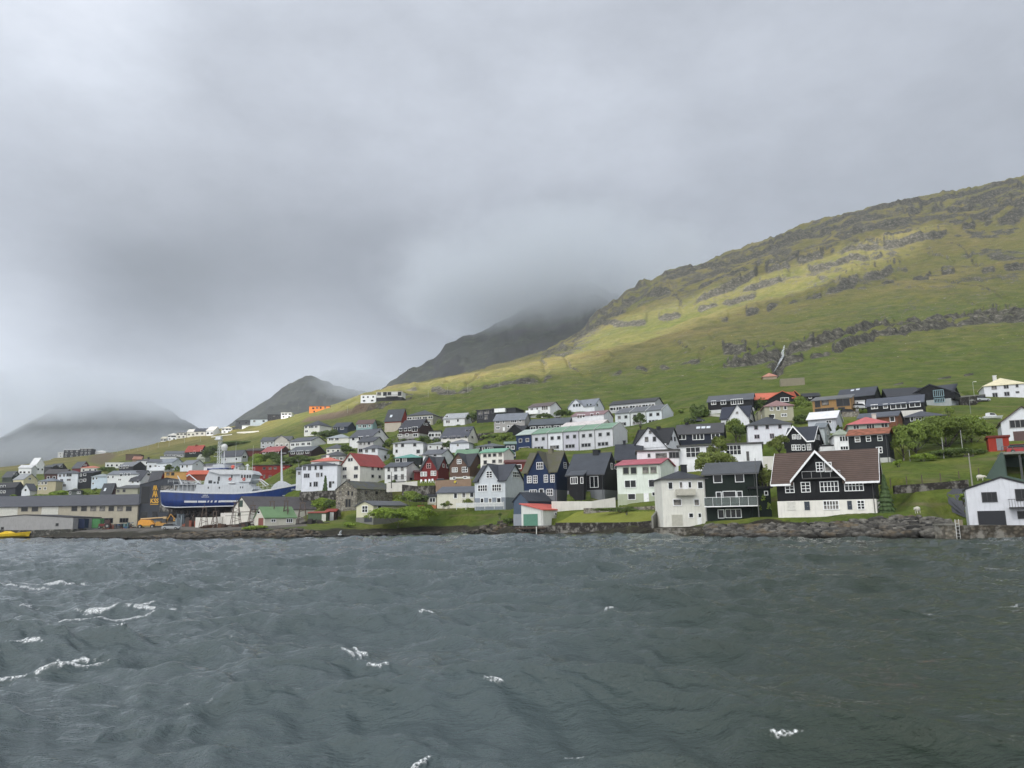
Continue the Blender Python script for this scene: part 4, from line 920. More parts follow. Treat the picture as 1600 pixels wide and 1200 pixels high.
H('light grey house with bright white sheet roof in the middle of the right slope', 1264, 1308, 1318, 676, 653, 642.5, rgb(186, 192, 200), rgb(226, 228, 232), 'E', D=9, wst='render', wins=[(1291, 657.5, 1299, 660.5, 2, 1)])
H('small pale grey gabled house between the black gabled house and the white-roofed house', 1276, 1290, 1299, 694, 668, 661.5, rgb(170, 178, 180), rgb(120, 128, 134), 'E', D=7, wst='render', sauto='1/1')
H('modern wood-clad house with flat grey roof and large dark windows on the right slope', 1271, 1331, 1337, 645, 622, 617, rgb(150, 118, 76), rgb(120, 122, 124), 'S', D=9, fcol=(.03, .03, .03), wins=[(1273.5, 627.5, 1281.5, 635.5), (1284, 626.5, 1294.5, 632), (1307, 623, 1327.5, 633, 2, 1), (1274, 639.5, 1303, 644, 3, 1), (1310, 637.5, 1320, 642)])
H('black house with slate roof and two roof windows behind the wood-clad house', 1310, 1366, 1378, 630, 617, 604.5, BLACK, rgb(74, 78, 88), 'E', D=11, sky=[(.35, .75, .9, .9), (.5, .8, .9, .9)])
H('white low annex between the wood-clad house and the long black bungalow', 1337, 1352, None, 637, 627, 623, WHITE, rgb(200, 202, 204), 'F', D=6, cat='annex', name='annex', wins=[(1338, 628, 1341, 631)], o=.1)
H('black house with orange roof and low black gable above the pink-roofed stone house', 1181, 1236, None, 634, 622, 613.5, BLACK, rgb(196, 104, 78), 'E', D=9, rho=-.2, X=[(.78, 8.0, .9, .0)], wins=[(1220, 622, 1232, 627, 2, 1)])
H('small black cabin with dark roof left of the wood-clad house', 1256, 1281, None, 626, 619, 614.5, BLACK, CHAR, 'E', D=7, cat='cabin', name='cabin', wins=[(1264, 620, 1268, 622)])
H('black end gable with orange roof tip right of the orange-roofed black house', 1237, 1249, None, 628, 617, 611, BLACK, rgb(200, 108, 80), 'G', D=8, cat='cabin', name='cabin')
H('long black bungalow with grey roof and a row of white windows on the right slope', 1356, 1444, 1448, 646, 628, 617.5, BLACK, rgb(92, 98, 112), 'E', D=8, wins=[(1361.5, 633, 1371, 638, 2, 1), (1380.5, 632, 1386.5, 637), (1391.5, 631.5, 1416, 637, 3, 1), (1421, 629, 1438, 634.5, 2, 1)])
bk = H('large black house with slate roof, big front gable and pale basement below the right hill', 1440, 1487, 1501, 634, 612.5, 601, BLACK, rgb(62, 66, 76), 'E', D=11, X=[(.36, 11, .95, -.05)], base=(622, rgb(150, 156, 158)), wins=[(1458.5, 610.5, 1474.5, 618.5, 5, 1), (1460, 623.5, 1475.5, 627.5, 6, 1)], side=[(1489.5, 611, 1496, 618, 3, 1)], fcol=rgb(120, 150, 160))
H('low black wing with slate roof left of the large black gabled house', 1389, 1439, None, 632, 617.5, 606, BLACK, rgb(60, 62, 68), 'E', D=11, rho=-.3, cat='annex', name='annex')
H('rust brown wooden house with grey roof beneath the long black bungalow', 1343, 1404, 1412, 670, 649.5, 643, rgb(110, 72, 50), rgb(96, 102, 114), 'E', D=8, wins=[(1390.5, 651.5, 1398, 658), (1352, 655, 1362, 661, 2, 1)])
H('dark bungalow with grey hipped roof partly behind the big spreading trees', 1413, 1478, None, 660, 649.5, 642.5, (.02, .02, .024), rgb(84, 88, 98), 'H', D=9, rho=-.35, wins=[(1422.5, 651.5, 1427.5, 657.5), (1430, 653, 1440, 657, 2, 1), (1444, 652, 1452, 656, 2, 1)])
H('tall white house with cream hipped roof alone at the right edge of the slope', 1541, 1606, None, 632, 599.5, 591, rgb(216, 218, 224), rgb(218, 210, 178), 'H', D=11, Y=215, rho=-.42, wst='render', fcol=(.25, .25, .27), chim=[(.37, .5, .9, .8, rgb(200, 200, 200))],
  wins=[(1549.5, 603, 1557, 608, 2, 1), (1568.5, 601.5, 1575.5, 606.5, 2, 1), (1587, 600, 1591, 604.5), (1551, 614.5, 1558.5, 620, 2, 1), (1569.5, 613, 1577, 618, 2, 1), (1587.5, 612, 1592, 613.5)])
H('white house with brown roof edge, wide dark window and brown garage at the right edge', 1568, 1640, None, 692, 656, 636, rgb(214, 218, 224), rgb(92, 72, 66), 'G', D=10, Y=139, rho=-.5, wst='render', fcol=(.3, .3, .3), wins=[(1577.5, 657.5, 1603, 667, 3, 1)], gar=[(1583.5, 675, 1612, 692, rgb(84, 62, 60))])
H('red wooden shed with grey door left of the white house with brown garage', 1546, 1578.5, None, 704, 682.5, 681, rgb(148, 48, 34), rgb(128, 40, 32), 'F', D=6, Y=130.5, rho=-.5, cat='shed', name='shed', doors=[(1557, 686, 1567.5, 703.5, rgb(120, 124, 130))], o=.25)
H('white boathouse with low gable, black garage door and dark balcony at the right edge', 1516, 1634, None, 826, 762, 747, rgb(206, 209, 216), rgb(40, 42, 46), 'G', D=12, Y=91.5, rho=-.50, cat='boathouse', name='boathouse', wst='render', fcol=(.02, .02, .025), o=.12,
  wins=[(1534.5, 770.5, 1557.5, 783, 3, 1), (1587, 765.5, 1606, 781, 2, 1), (1591, 800, 1612, 809, 2, 1)], gar=[(1528, 799.5, 1572.5, 825.5, (.012, .014, .02))], balc=[(1575, 780.5, 1612, 794, 1.4, 'bars', (.02, .02, .022))])
H('small stone shed with orange roof standing alone on the hillside below the waterfall', 1192, 1214, None, 592, 588, 583, rgb(150, 138, 120), rgb(180, 128, 110), 'H', D=7, cat='shed', name='shed', wst='render')
H('long pale concrete water tank on the hillside right of the small stone shed', 1220, 1258, None, 601.5, 591, 590.5, rgb(128, 122, 104), rgb(134, 130, 114), 'F', D=6, cat='water tank', name='water_tank', wst='render', o=.02)
# upper middle
def terrace(label, bounds, xe, yb, ye, yr, D, walls, roofs, specs, Y=None, gcol=None, group=None, labels=None, doors_=None):
    x0, x1 = bounds[0], bounds[-1]
    if Y is None: Y = gY(x1, yb)
    C = at(x1, yb, Y); g_ = lambda th: proj(C + D * np.array([math.sin(th), math.cos(th), 0]))[0] - xe
    rho = -solve(g_, -.3, 1.4); fr = Frame(C, rho)
    wt_ = solve(lambda w: proj(C - w * fr.x)[0] - x0, .5, 120); pf_ = Frame(C - fr.x * wt_, rho); PADS.append((pf_, wt_, D))
    hh = z_at(C[0], C[1], ye) - C[2]; q_ = fr.w(0, D / 2); rz_ = z_at(q_[0], q_[1], yr) - C[2]
    for i in range(len(bounds) - 1):
        def edge(px): return solve(lambda w: proj(C - w * fr.x)[0] - px, -.01, 90)
        wa, wb = edge(bounds[i]), edge(bounds[i + 1]); Wd = wa - wb - .06; drop = -.0
        root = empty('terraced_house', C - fr.x * ((wa + wb) / 2), rho, label=labels[i], cat='house', group=group)
        b = MB(); b.exx([(0, -4), (D, -4), (D, hh), (D / 2, rz_), (0, hh)], -Wd / 2, Wd / 2); b.build('wall', wallmat(walls[i], 'render'), root)
        r = MB(); sl_ = (rz_ - hh) / (D / 2); zo = hh - .35 * sl_ + .01
        for a_, b_ in ((-.35, D / 2), (D + .35, D / 2)):
            r.hexa([(-Wd / 2, a_, zo), (Wd / 2, a_, zo), (Wd / 2, b_, rz_ + .01), (-Wd / 2, b_, rz_ + .01)], [(-Wd / 2, a_, zo + .2), (Wd / 2, a_, zo + .2), (Wd / 2, b_, rz_ + .21), (-Wd / 2, b_, rz_ + .21)])
        ro = r.build('roof', roofmat(roofs[i]), root)
        pw = MB(); pw.exx([(-.38, zo - .1), (D / 2, rz_), (D + .38, zo - .1), (D + .38, zo + .32), (D / 2, rz_ + .36), (-.38, zo + .32)], Wd / 2 - .17, Wd / 2 + .03); pw.build('parapet', flat(rgb(170, 174, 172)), ro, fix=True)
        dp = MB(); dp.tube((Wd / 2 - .05, -.12, -.5), (Wd / 2 - .05, -.12, hh), .08); dp.build('downpipe', flat(rgb(110, 112, 112)), root)
        for (zf, xs, w_, h_) in specs[i]:
            for xx in xs: put_window(root, ((xx - .5) * Wd, 0, zf * hh), None, w_, h_, 1, 1, (.28, .29, .30) if max(walls[i]) > .2 else (.5, .5, .5), False)
SPEC = [(.80, (.28, .72), .95, .95), (.47, (.22, .42, .62), .85, .95), (.14, (.22, .55), .9, .9)]
terrace('', [807, 832, 857, 881, 906, 931, 960], 982, 714, 668.5, 660.5, 11, [(.012, .030, .085), rgb(190, 192, 200), rgb(214, 217, 224), rgb(190, 190, 202), rgb(196, 198, 204), rgb(198, 200, 206)],
  [rgb(170, 184, 178), GREENR, GREENR, GREENR, GREENR, GREENR], [[(.80, (.28, .72), .95, .95), (.42, (.5,), 3.4, 2.0)], SPEC, SPEC, SPEC, SPEC, SPEC], Y=222, group='terraced houses with green roofs',
  labels=['navy blue end house of the green-roofed terrace, leftmost unit', 'grey-white terraced house with green roof next to the navy blue end house', 'bright white terraced house with green roof, third from the left of its row', 'lilac-grey terraced house with green roof, third from the right of its row', 'grey-white terraced house with green roof, second from the right of its row', 'end terraced house with green roof and plain grey gable on its right'])
terrace('', [962, 986, 1011, 1036.5], 1054, 673, 640, 632.5, 11, [rgb(196, 202, 204), rgb(202, 206, 206), rgb(206, 212, 218)], [rgb(118, 122, 128)] * 3, [SPEC, SPEC, SPEC], Y=248, group='grey-roofed terrace',
  labels=['terraced house with grey roof at the left end of the upper terrace', 'middle terraced house with grey roof of the upper terrace behind a tree', 'terraced house with grey roof and tan gable at the right end of the upper terrace'])
# ------------------------------------------------------------------ houses of the middle
H('long low white building with dark roof at the top above the grey terrace', 953, 1024, 1037, 640, 627, 621.5, rgb(176, 178, 182), rgb(62, 64, 68), 'E', D=10, wst='render', auto='7w2.4')
H('white house with twin gables and grey roof highest in the middle of the slope', 888, 929, 944, 643, 633.5, 623, rgb(214, 218, 226), rgb(128, 134, 144), 'E', D=9, X=[(.3, 6.6, .95, .05)], base=None, wst='render', wins=[(895.5, 632, 898.5, 635.5), (900, 631.5, 903, 635), (904.5, 631, 907, 635), (916.5, 631.5, 919, 634.5), (922, 631, 924.5, 634)], side=[(932, 631, 934, 635)], fcol=(.35, .4, .45))
H('white two-storey house with brown roof and balcony left of the twin-gabled white house', 826, 860, 877, 652, 634, 628.5, rgb(218, 219, 222), rgb(112, 98, 98), 'E', D=10, wst='render', wins=[(829, 638, 833, 642, 2, 1), (838, 637, 841, 641), (846.5, 635, 856, 640, 3, 1), (847.5, 645, 851, 648), (853, 644.5, 856, 647.5)], balc=[(824, 642.5, 843, 647, 1.5, 'solid')])
H('modern dark grey flat-roofed house with white balcony at the upper edge of the town', 745, 806, 819, 657, 638, 636, (.03, .032, .038), rgb(50, 52, 56), 'F', D=10, fcol=(.1, .1, .12), wins=[(747, 641.5, 754, 647.5, 2, 1), (756.5, 640, 764, 646.5, 2, 1), (768, 638.5, 772, 645), (779, 638, 788, 641.5, 2, 1), (757, 649, 762, 655), (747, 650, 754, 653, 2, 1)], balc=[(774.5, 639.5, 791, 644.5, 1.5, 'solid')])
H('grey rendered two-storey house with pale grey roof below the modern dark house', 772, 820, 829.5, 674, 655.5, 645.5, rgb(158, 156, 154), rgb(122, 128, 138), 'E', D=10, wst='render', wins=[(775.5, 658, 780.5, 661.5, 2, 1), (786, 658, 788, 661), (798.5, 656.5, 807, 660, 3, 1), (811.5, 655.5, 814, 659), (775.5, 667, 780.5, 670, 2, 1), (793, 665, 796, 668), (799, 665, 801, 668)], doors=[(786, 668, 788.5, 673, WHITE)])
H('long dark bungalow with grey roof behind the green-roofed terrace', 827, 888, 896, 672, 661.5, 653, (.03, .032, .038), rgb(96, 104, 112), 'E', D=9, auto='5w1.8')
H('white house with brownish red roof right below the twin-gabled white house', 894, 944, 958.5, 664, 647, 641.5, rgb(214, 216, 220), rgb(140, 112, 116), 'E', D=10, wst='render', wins=[(902, 648.5, 909.5, 653, 2, 1), (910.5, 648, 913.5, 652), (923, 646.5, 926.5, 650), (932.5, 645.5, 935.5, 649)])
H('white house with whitish flat-pitched roof and dark garage fronts above the green-roofed terrace', 877, 940, 957, 676, 663, 656.5, rgb(206, 206, 202), rgb(206, 200, 198), 'E', D=10, wst='render', auto='5w1.8')
H('black house with dark front gable left of the long dark bungalow', 794, 815, 832, 682, 675, 665.5, BLACK, CHAR, 'E', D=10, X=[(.5, 6, 1.0, .0)])
H('dark navy bungalow with grey hipped roof and white-framed windows above the red-roofed garage', 744, 788, None, 707, 697.5, 692.5, (.02, .024, .034), rgb(104, 110, 118), 'H', D=9, rho=-.1, wins=[(745.5, 699, 748.5, 704, 2, 1), (754, 699, 757, 703), (762, 699, 770, 701.5, 3, 1)], chim=[(.4, .5, .8, .5, CHAR)])
H('white three-storey house with mint green roof and eight dark windows', 751, 787, 803, 734, 706, 701, rgb(222, 220, 214), rgb(120, 172, 146), 'E', D=8, wst='render', fcol=(.25, .24, .23), wins=[(755.5, 710, 760, 714), (763, 709.5, 767, 713.5), (770.5, 709, 775, 713), (779.5, 708, 784, 712.5), (756, 720, 760.5, 725), (769.5, 719, 774, 723), (779.5, 718.5, 784, 722.5)])
H('dark red long low building behind the navy blue house', 789, 834, None, 736, 722, 719, rgb(110, 48, 44), rgb(112, 60, 56), 'E', D=8, rho=-.05, cat='building', name='building', auto='3')
H('dark blue low building with pale green roof left of the navy blue terraced house', 789, 806, None, 716, 694, 691, (.014, .022, .05), rgb(120, 142, 134), 'S', D=7, cat='annex', name='annex', auto='2/2')
H('large white gabled house with dark slate roof and pointed right gable on the middle slope', 689, 731, 747, 694, 682, 667, rgb(216, 214, 208), rgb(88, 92, 104), 'E', D=11, wst='render', wins=[(693, 682.5, 697.5, 685.5, 2, 1), (703, 682, 711, 685.5, 3, 1), (715, 681.5, 719, 684.5, 2, 1)], side=[(726, 681, 729, 684), (728, 671.5, 730.5, 674), (733, 671.5, 735, 674), (736.5, 681.5, 739, 685)], fcol=(.3, .3, .3))
H('white house with grey hipped roof and one square window below the large white gabled house', 703, 733, None, 706, 692, 687, rgb(212, 216, 222), rgb(120, 124, 130), 'H', D=9, rho=-.2, wst='render', wins=[(713.5, 694, 717, 697.5)])
H('white low house with terrace left of the grey-hipped white house', 668, 702, None, 706, 694, 690, rgb(206, 208, 208), rgb(130, 134, 136), 'H', D=8, rho=-.1, wst='render', wins=[(671, 697, 674, 700), (682, 697, 685, 702), (690, 695, 694, 699)])
H('long white house with grey roof and round-shouldered right gable behind the red house', 661, 690, 708, 726, 709.5, 702.5, rgb(216, 219, 224), rgb(112, 116, 124), 'E', D=9, wst='render', wins=[(665.5, 710, 669, 714), (678, 709, 681.5, 712.5)], chim=[(.7, .5, .7, .6, CHAR)], fcol=(.2, .2, .2))
H('white apartment house with flat-hipped roof half hidden by a round green tree', 614, 661, None, 714, 692, 687.5, rgb(214, 216, 218), rgb(132, 136, 140), 'H', D=9, rho=-.15, wst='render', wins=[(618, 694, 621, 698), (627, 693.5, 631, 698), (618.5, 703, 621, 707), (646, 693, 650, 697), (651, 703, 656, 708)], fcol=(.3, .3, .3))
H('black house with turquoise green hipped roof behind the white house with balcony', 617, 657.5, None, 730, 715, 709.5, (.014, .019, .021), rgb(98, 158, 148), 'H', D=9, rho=-.12, wins=[(618.5, 717.5, 624, 721.5), (629.5, 716, 635, 721.5, 3, 1)])
H('white house with grey roof and dark railed balcony left of the red house', 601, 635, 654.5, 754, 729, 722.5, rgb(212, 213, 212), rgb(88, 92, 100), 'E', D=9, wst='render', fcol=(.22, .22, .22), wins=[(606, 730.5, 609, 736, 1, 2), (616.5, 729.5, 620, 736, 2, 2), (627, 729, 630, 735, 1, 2), (606, 742.5, 609.5, 748, 1, 2), (616.5, 742, 620.5, 749), (627, 741.5, 630.5, 748)], side=[(640, 747, 643.5, 750)], balc=[(615.5, 745, 634.5, 753, 1.6, 'bars', (.2, .2, .2))])
H('dark red boarded house with dark roof and steep front gable', 657, 684.5, 701.5, 750, 733, 714.5, rgb(112, 36, 38), rgb(66, 68, 74), 'E', D=8.5, X=[(.5, 4.4, 1.0, .05)], wins=[(667, 724.5, 673, 731, 2, 2, rgb(190, 150, 150)), (658, 738, 661.5, 743.5, 2, 2), (663, 738, 666.5, 743.5, 2, 2), (674, 736.5, 676.5, 742.5, 2, 2), (678, 736.5, 681, 742.5, 2, 2)], side=[(691.5, 725, 693.5, 730), (697, 726, 699, 731)])
H('low dark red annex left of the dark red gabled house', 647, 656.5, None, 750, 738, 736, rgb(108, 34, 36), rgb(96, 34, 36), 'S', D=6, cat='annex', name='annex')
H('brown wooden house with dark roof, steep front gable and white basement', 703, 734, 756, 750, 728.5, 709.5, rgb(96, 76, 66), rgb(66, 68, 74), 'E', D=9, Y=207, base=(744.5, rgb(204, 204, 200)), X=[(.42, 5.2, 1.0, .12)], wins=[(715, 718.5, 720.5, 724, 3, 2), (707, 731.5, 714.5, 737, 3, 2), (722.5, 730.5, 730.5, 737, 3, 2), (708, 746, 712, 748), (724.5, 745, 729, 747)])
H('small house with moss green roof behind the brown wooden house', 712, 745, None, 724, 709.5, 702.5, rgb(204, 206, 204), rgb(112, 146, 118), 'E', D=8, rho=-.1, wst='render', chim=[(.45, .5, .8, .2, CHAR)])
H('dark brown wooden house with white lower floor on the upper middle slope', 623, 655, 675.5, 686, 668.5, 655, rgb(58, 42, 42), rgb(64, 66, 76), 'E', D=10, base=(677, rgb(150, 150, 146)), wins=[(624.5, 670, 628, 673.5), (632, 669.5, 635, 673), (638.5, 669, 642, 672.5), (644.5, 667.5, 652, 673.5, 2, 1, (.7, .7, .7)), (622, 679, 628, 682, 2, 1), (634, 678, 638, 681), (646, 678, 652, 682, 2, 1)], side=[(662, 661, 664, 664), (666, 661.5, 668, 664.5)])
H('red house with two steep dark roofs side by side near the top of the town', 601, 626, 638, 674, 657, 639.5, rgb(140, 52, 42), rgb(72, 76, 84), 'E', D=9, sky=[(.3, .4, 1.0, 1.4)], base=(660, rgb(176, 168, 156)))
H('grey stone-faced two-storey house with dark hipped roof right of the red double-roofed house', 636, 676, 691, 664, 648, 641, rgb(148, 146, 134), rgb(80, 84, 92), 'H', D=12, wst='render', auto='5w2.0/4')
H('white modern house with low pitched roof right of the grey stone-faced house', 693, 726, None, 664, 653, 645.5, rgb(216, 218, 220), rgb(168, 172, 176), 'E', D=10, rho=-.25, wst='render', wins=[(696, 649.5, 700, 652, 2, 1), (697, 657, 703, 661, 2, 1), (714, 655, 717, 659)])
H('low flat-roofed house with white garage left of the large white gabled house', 670, 689, None, 686, 674, 672, rgb(190, 192, 194), (.03, .03, .034), 'F', D=8, wst='render', auto='2w2.0')
H('big white house with dark roof and wide right gable with one small dark window', 546, 582, 607, 698, 681.5, 670, rgb(214, 215, 216), rgb(92, 96, 106), 'E', D=11, wst='render', wins=[(550, 684, 554, 688), (560.5, 682.5, 567, 687, 2, 1), (572.5, 681.5, 576, 686)], side=[(591, 673.5, 594, 676.5), (585, 684, 588, 688)])
H('light grey two-storey house with dark roof directly above the white hipped house', 558.5, 583, 600.5, 712, 690, 683, rgb(186, 186, 186), rgb(80, 84, 92), 'E', D=10, wst='render', wins=[(562, 692, 565, 695), (568.5, 691.5, 570.5, 695), (575, 691, 578, 694.5), (561, 701.5, 566, 706, 2, 1)], fcol=(.25, .25, .27))
H('white cube house with grey hipped roof behind the red-roofed white house', 567, 590, 609, 726, 701, 695.5, rgb(216, 219, 224), rgb(104, 108, 116), 'H', D=10, wst='render', wins=[(571, 703, 574.5, 706.5), (581.5, 702, 585.5, 706)], side=[(600.5, 712, 603, 716)], fcol=(.1, .1, .12))
H('white bungalow with pale grey roof left of the big white wide-gabled house', 511, 545, None, 692, 684, 678.5, rgb(214, 214, 208), rgb(158, 166, 172), 'H', D=9, rho=-.1, wst='render', wins=[(514, 684.5, 521, 688, 3, 1), (524, 684, 529, 688, 2, 1)])
H('cream hipped house with dark windows in the second row above the orange-roofed house', 510, 531, 547, 708, 700.5, 694.5, rgb(214, 212, 204), rgb(92, 96, 104), 'H', D=9, wst='render', auto='3')
H('grey hipped house just behind the orange-roofed white house', 502, 540, None, 722, 712, 705, rgb(136, 138, 134), rgb(88, 90, 94), 'H', D=10, rho=-.1, wst='render', auto='3')
H('white house with flat orange-red hipped roof above the big white house', 486, 530, None, 732, 720.5, 714.5, rgb(212, 212, 214), rgb(190, 106, 92), 'H', D=9, rho=-.05, wst='render', auto='3', chim=[(.45, .5, .9, .6, WHITE)])
H('tall white three-storey house with shallow dark roof right of the ship bow', 470.5, 526.5, None, 766, 727, 722, rgb(216, 220, 228), rgb(82, 86, 96), 'H', D=10, rho=-.02, wst='render', fcol=(.32, .33, .36), wins=[(474, 729, 477.5, 734.5, 2, 1), (482, 728.5, 485.5, 734.5, 2, 1), (492, 728, 494.5, 734), (500, 728, 504, 733), (475.5, 740.5, 483, 746, 3, 1), (494.5, 739, 498.5, 745, 2, 1), (501.5, 739, 503.5, 744.5), (490.5, 753, 496, 760, 2, 1), (484.5, 754, 486, 760), (520, 752.5, 521.5, 755)], doors=[(514.5, 752.5, 517.5, 762, (.02, .02, .02))])
H('small white side wing at the left of the tall white three-storey house', 462, 470, None, 766, 734, 731, rgb(210, 214, 222), rgb(92, 96, 104), 'S', D=6, cat='annex', name='annex', wins=[(466, 737.5, 469, 741.5)], fcol=(.3, .3, .3))
H('large white house with red roof and tall gable facing left, behind the ruined stone house', 532, 562, 603, 758, 727, 708.5, rgb(216, 214, 208), rgb(150, 62, 58), 'G', D=12, wst='render', fcol=(.28, .28, .30), wins=[(536, 730.5, 541, 734.5, 2, 1), (554, 729, 559, 733.5, 2, 1), (536, 743, 541, 747, 2, 1), (553.5, 742, 558.5, 746.5, 2, 1), (544.5, 716.5, 547, 720.5), (548.5, 716, 551, 720)],
  side=[(580.5, 730, 583.5, 734.5), (589.5, 730, 592, 734.5), (594.5, 730, 597, 734), (580.5, 742, 583.5, 746), (591.5, 743, 594.5, 747)])
H('dark brown long house with grey roof in the middle above the green bushes', 451, 486, 509, 713, 704.5, 697, rgb(52, 38, 38), rgb(104, 110, 116), 'E', D=11, wins=[(455, 705.5, 460, 709, 2, 1), (464, 705, 473.5, 709, 4, 1), (478, 704, 482.5, 708, 2, 1)])
H('white long house with grey roof and wide white gable above the dark brown long house', 453, 486, 509, 698, 688.5, 682.5, rgb(210, 212, 212), rgb(94, 98, 108), 'E', D=11, wst='render', auto='4w1.8')
H('pale grey two-storey row house with dark roof left of the white long house', 407, 428, None, 701, 689, 683.5, rgb(176, 180, 182), rgb(96, 100, 108), 'E', D=9, rho=.0, wst='render', auto='3/2')
H('row house with small white gable in the middle of the grey roofed row', 428.5, 452, None, 701, 688.5, 682, rgb(186, 184, 176), rgb(104, 108, 116), 'E', D=9, rho=.0, X=[(.45, 6, .98, .2)], wst='render', auto='3')
H('brown house with brick-pink roof left of the dark brown long house', 409, 436, 454, 713, 705, 697.5, rgb(72, 52, 50), rgb(156, 84, 84), 'E', D=10, wins=[(411, 706, 415, 709), (420, 705.5, 430, 709, 3, 1), (432, 705, 435, 708)])
H('dark red low house at the left end of the brown roofed houses', 384, 408, None, 712, 704, 701, rgb(96, 50, 46), rgb(70, 52, 52), 'E', D=8, rho=.0)
H('white house with dark hipped roof and dark red balcony high above the bushes', 475, 499, 518, 680, 664.5, 657, rgb(218, 218, 212), rgb(72, 76, 86), 'H', D=10, wst='render', wins=[(476.5, 666, 480, 669, 2, 1), (483, 665.5, 490, 668.5, 3, 1), (492, 665.5, 496, 668.5, 2, 1), (477, 672.5, 481, 675.5, 2, 1)], base=None)
H('dark blue bungalow with white right gable beside the white hipped house with red balcony', 520, 543, 556, 677, 666.5, 660, rgb(44, 54, 70), rgb(72, 78, 90), 'E', D=9, wins=[(522, 668, 527, 671.5, 2, 1), (532, 668, 537, 670.5, 2, 1)])
H('small turquoise house with brown roof at the upper right of the dark blue bungalow', 556.5, 582, None, 671, 662, 656, rgb(132, 160, 160), rgb(112, 88, 84), 'E', D=8, rho=-.1, wins=[(560, 664, 564, 668, 2, 1), (567, 664, 572, 668, 2, 1), (576, 663.5, 579, 667)])
H('bright orange flat-roofed house alone on the sunlit crest', 483, 515, None, 645.5, 635, 633, rgb(212, 126, 62), rgb(120, 70, 50), 'F', D=9, Y=560, rho=.1, wst='render', fcol=(.05, .04, .04), wins=[(488, 637, 491, 639), (494, 636.5, 497, 638.5), (500, 636, 502, 638.5), (507, 635.5, 509, 638), (490, 642, 492, 644), (508, 640, 510, 642)], o=.15)
H('white block house on the crest left of the black and white modern house', 563.5, 587, None, 629, 617, 615.5, WHITE, rgb(190, 180, 160), 'F', D=9, Y=470, rho=-.1, wst='render', auto='3/2w1.6', o=.1)
H('black and white modern house with balconies on the crest above the slope', 588, 628, None, 625.5, 612, 610, rgb(216, 216, 212), rgb(196, 190, 176), 'F', D=9, Y=450, rho=-.1, wst='render', fcol=(.03, .03, .03), base=(620, (.035, .035, .04)), wins=[(590, 613.5, 595, 617.5, 2, 1), (599, 613, 604, 618, 2, 1), (606, 613, 611, 617, 2, 1), (622, 611, 627, 618)], balc=[(603, 617, 622, 620, 1.5, 'bars', (.04, .04, .04))], o=.1)
H('low red-brown building with flat roof between the ship wheelhouse and the white mast', 394, 452, None, 752, 727, 725, rgb(128, 40, 34), rgb(74, 66, 66), 'F', D=10, Y=300, rho=.05, cat='building', name='building', fcol=rgb(120, 80, 76), wins=[(411, 730, 415, 733.5), (420, 730, 424, 733.5, 2, 1), (428, 730, 432, 733), (412, 742, 414, 747), (420, 743, 424, 747, 2, 1), (428, 743, 431, 746.5)])
# ------------------------------------------------------------------ houses of the left part and the crest
H('black wooden house with red roof standing above the white gabled houses on the left slope', 289, 314, 323, 714, 704.5, 696, (.012, .016, .016), rgb(160, 66, 56), 'E', D=10, wins=[(297, 705.5, 300, 708.5), (302.5, 705, 305, 708)], side=[(313.5, 703, 317, 706)], chim=[(.5, .5, .9, .6, rgb(120, 60, 50))])
H('grey roofed low house left of the red-roofed black house', 256, 287, None, 714, 709, 705, rgb(160, 162, 164), rgb(108, 112, 118), 'E', D=9, rho=.12, wst='render', auto='4')
H('white flat low house at the foot of the grass below the street lamps', 250, 275, None, 718, 713.5, 711.5, rgb(206, 208, 208), rgb(120, 124, 128), 'H', D=8, rho=.1, wst='render')
H('greenish grey gabled house right of the dark roofs in the left slope', 308, 320, 328, 722, 716, 710, rgb(150, 156, 144), rgb(150, 154, 142), 'E', D=9, wst='render')
H('dark roofed house with white gable behind the radar mast of the ship', 345, 377, 387, 722, 712, 703.5, rgb(186, 190, 194), rgb(80, 84, 94), 'E', D=10, wst='render', side=[(379, 712, 384, 716, 2, 1)], auto='2')
H('white low house seen between the ship masts', 344, 374, None, 735, 728, 724, rgb(186, 190, 192), rgb(96, 100, 110), 'E', D=9, rho=.1, wst='render', auto='3')
H('white gabled house with pale roof right of the round bush', 281, 300, 320, 738, 725.5, 719, rgb(212, 216, 222), rgb(120, 124, 132), 'E', D=10, wst='render', wins=[(284, 727, 286.5, 731), (291, 726.5, 293.5, 730.5)], side=[(306.5, 724.5, 308.5, 727.5)])
H('small white house between the white gabled house and the ship superstructure', 318, 344, None, 739, 728, 724.5, rgb(210, 214, 220), rgb(88, 92, 100), 'E', D=8, rho=.05, wst='render', auto='2')
H('white gabled house left of the round bush', 245, 268, 287, 735, 723, 716.5, rgb(208, 214, 222), rgb(132, 140, 150), 'E', D=10, wst='render', auto='3', sauto='1')
H('white house with dark grey roof and small chimney left of the white gabled pair', 229, 257, None, 735, 722, 717.5, rgb(206, 210, 216), rgb(104, 108, 118), 'E', D=9, rho=.05, wst='render', auto='3')
H('white flat house behind the black gabled house on the left slope', 213, 236, None, 727, 720, 716.5, rgb(210, 212, 214), rgb(96, 98, 104), 'H', D=8, rho=.05, wst='render', auto='2', chim=[(.6, .5, .9, .7, CHAR)])
H('black house with wide low gable and three white windows on the left slope', 185, 207, 228, 739, 728.5, 721.5, rgb(48, 50, 56), rgb(120, 124, 130), 'E', D=11, wins=[(187, 728.5, 190, 731.5), (192.5, 728, 195, 731.5), (197.5, 727.5, 200, 731)])
H('long white row of flats under the brown shed on the left slope', 164, 200, None, 731, 723, 721.5, rgb(206, 208, 206), rgb(176, 180, 178), 'F', D=8, rho=.1, wst='render', auto='5', o=.1)
H('brown timber shed on the grass of the left slope', 196, 219, None, 719, 710.5, 709, rgb(96, 80, 72), rgb(82, 62, 54), 'F', D=8, rho=.2, cat='shed', name='shed', o=.2)
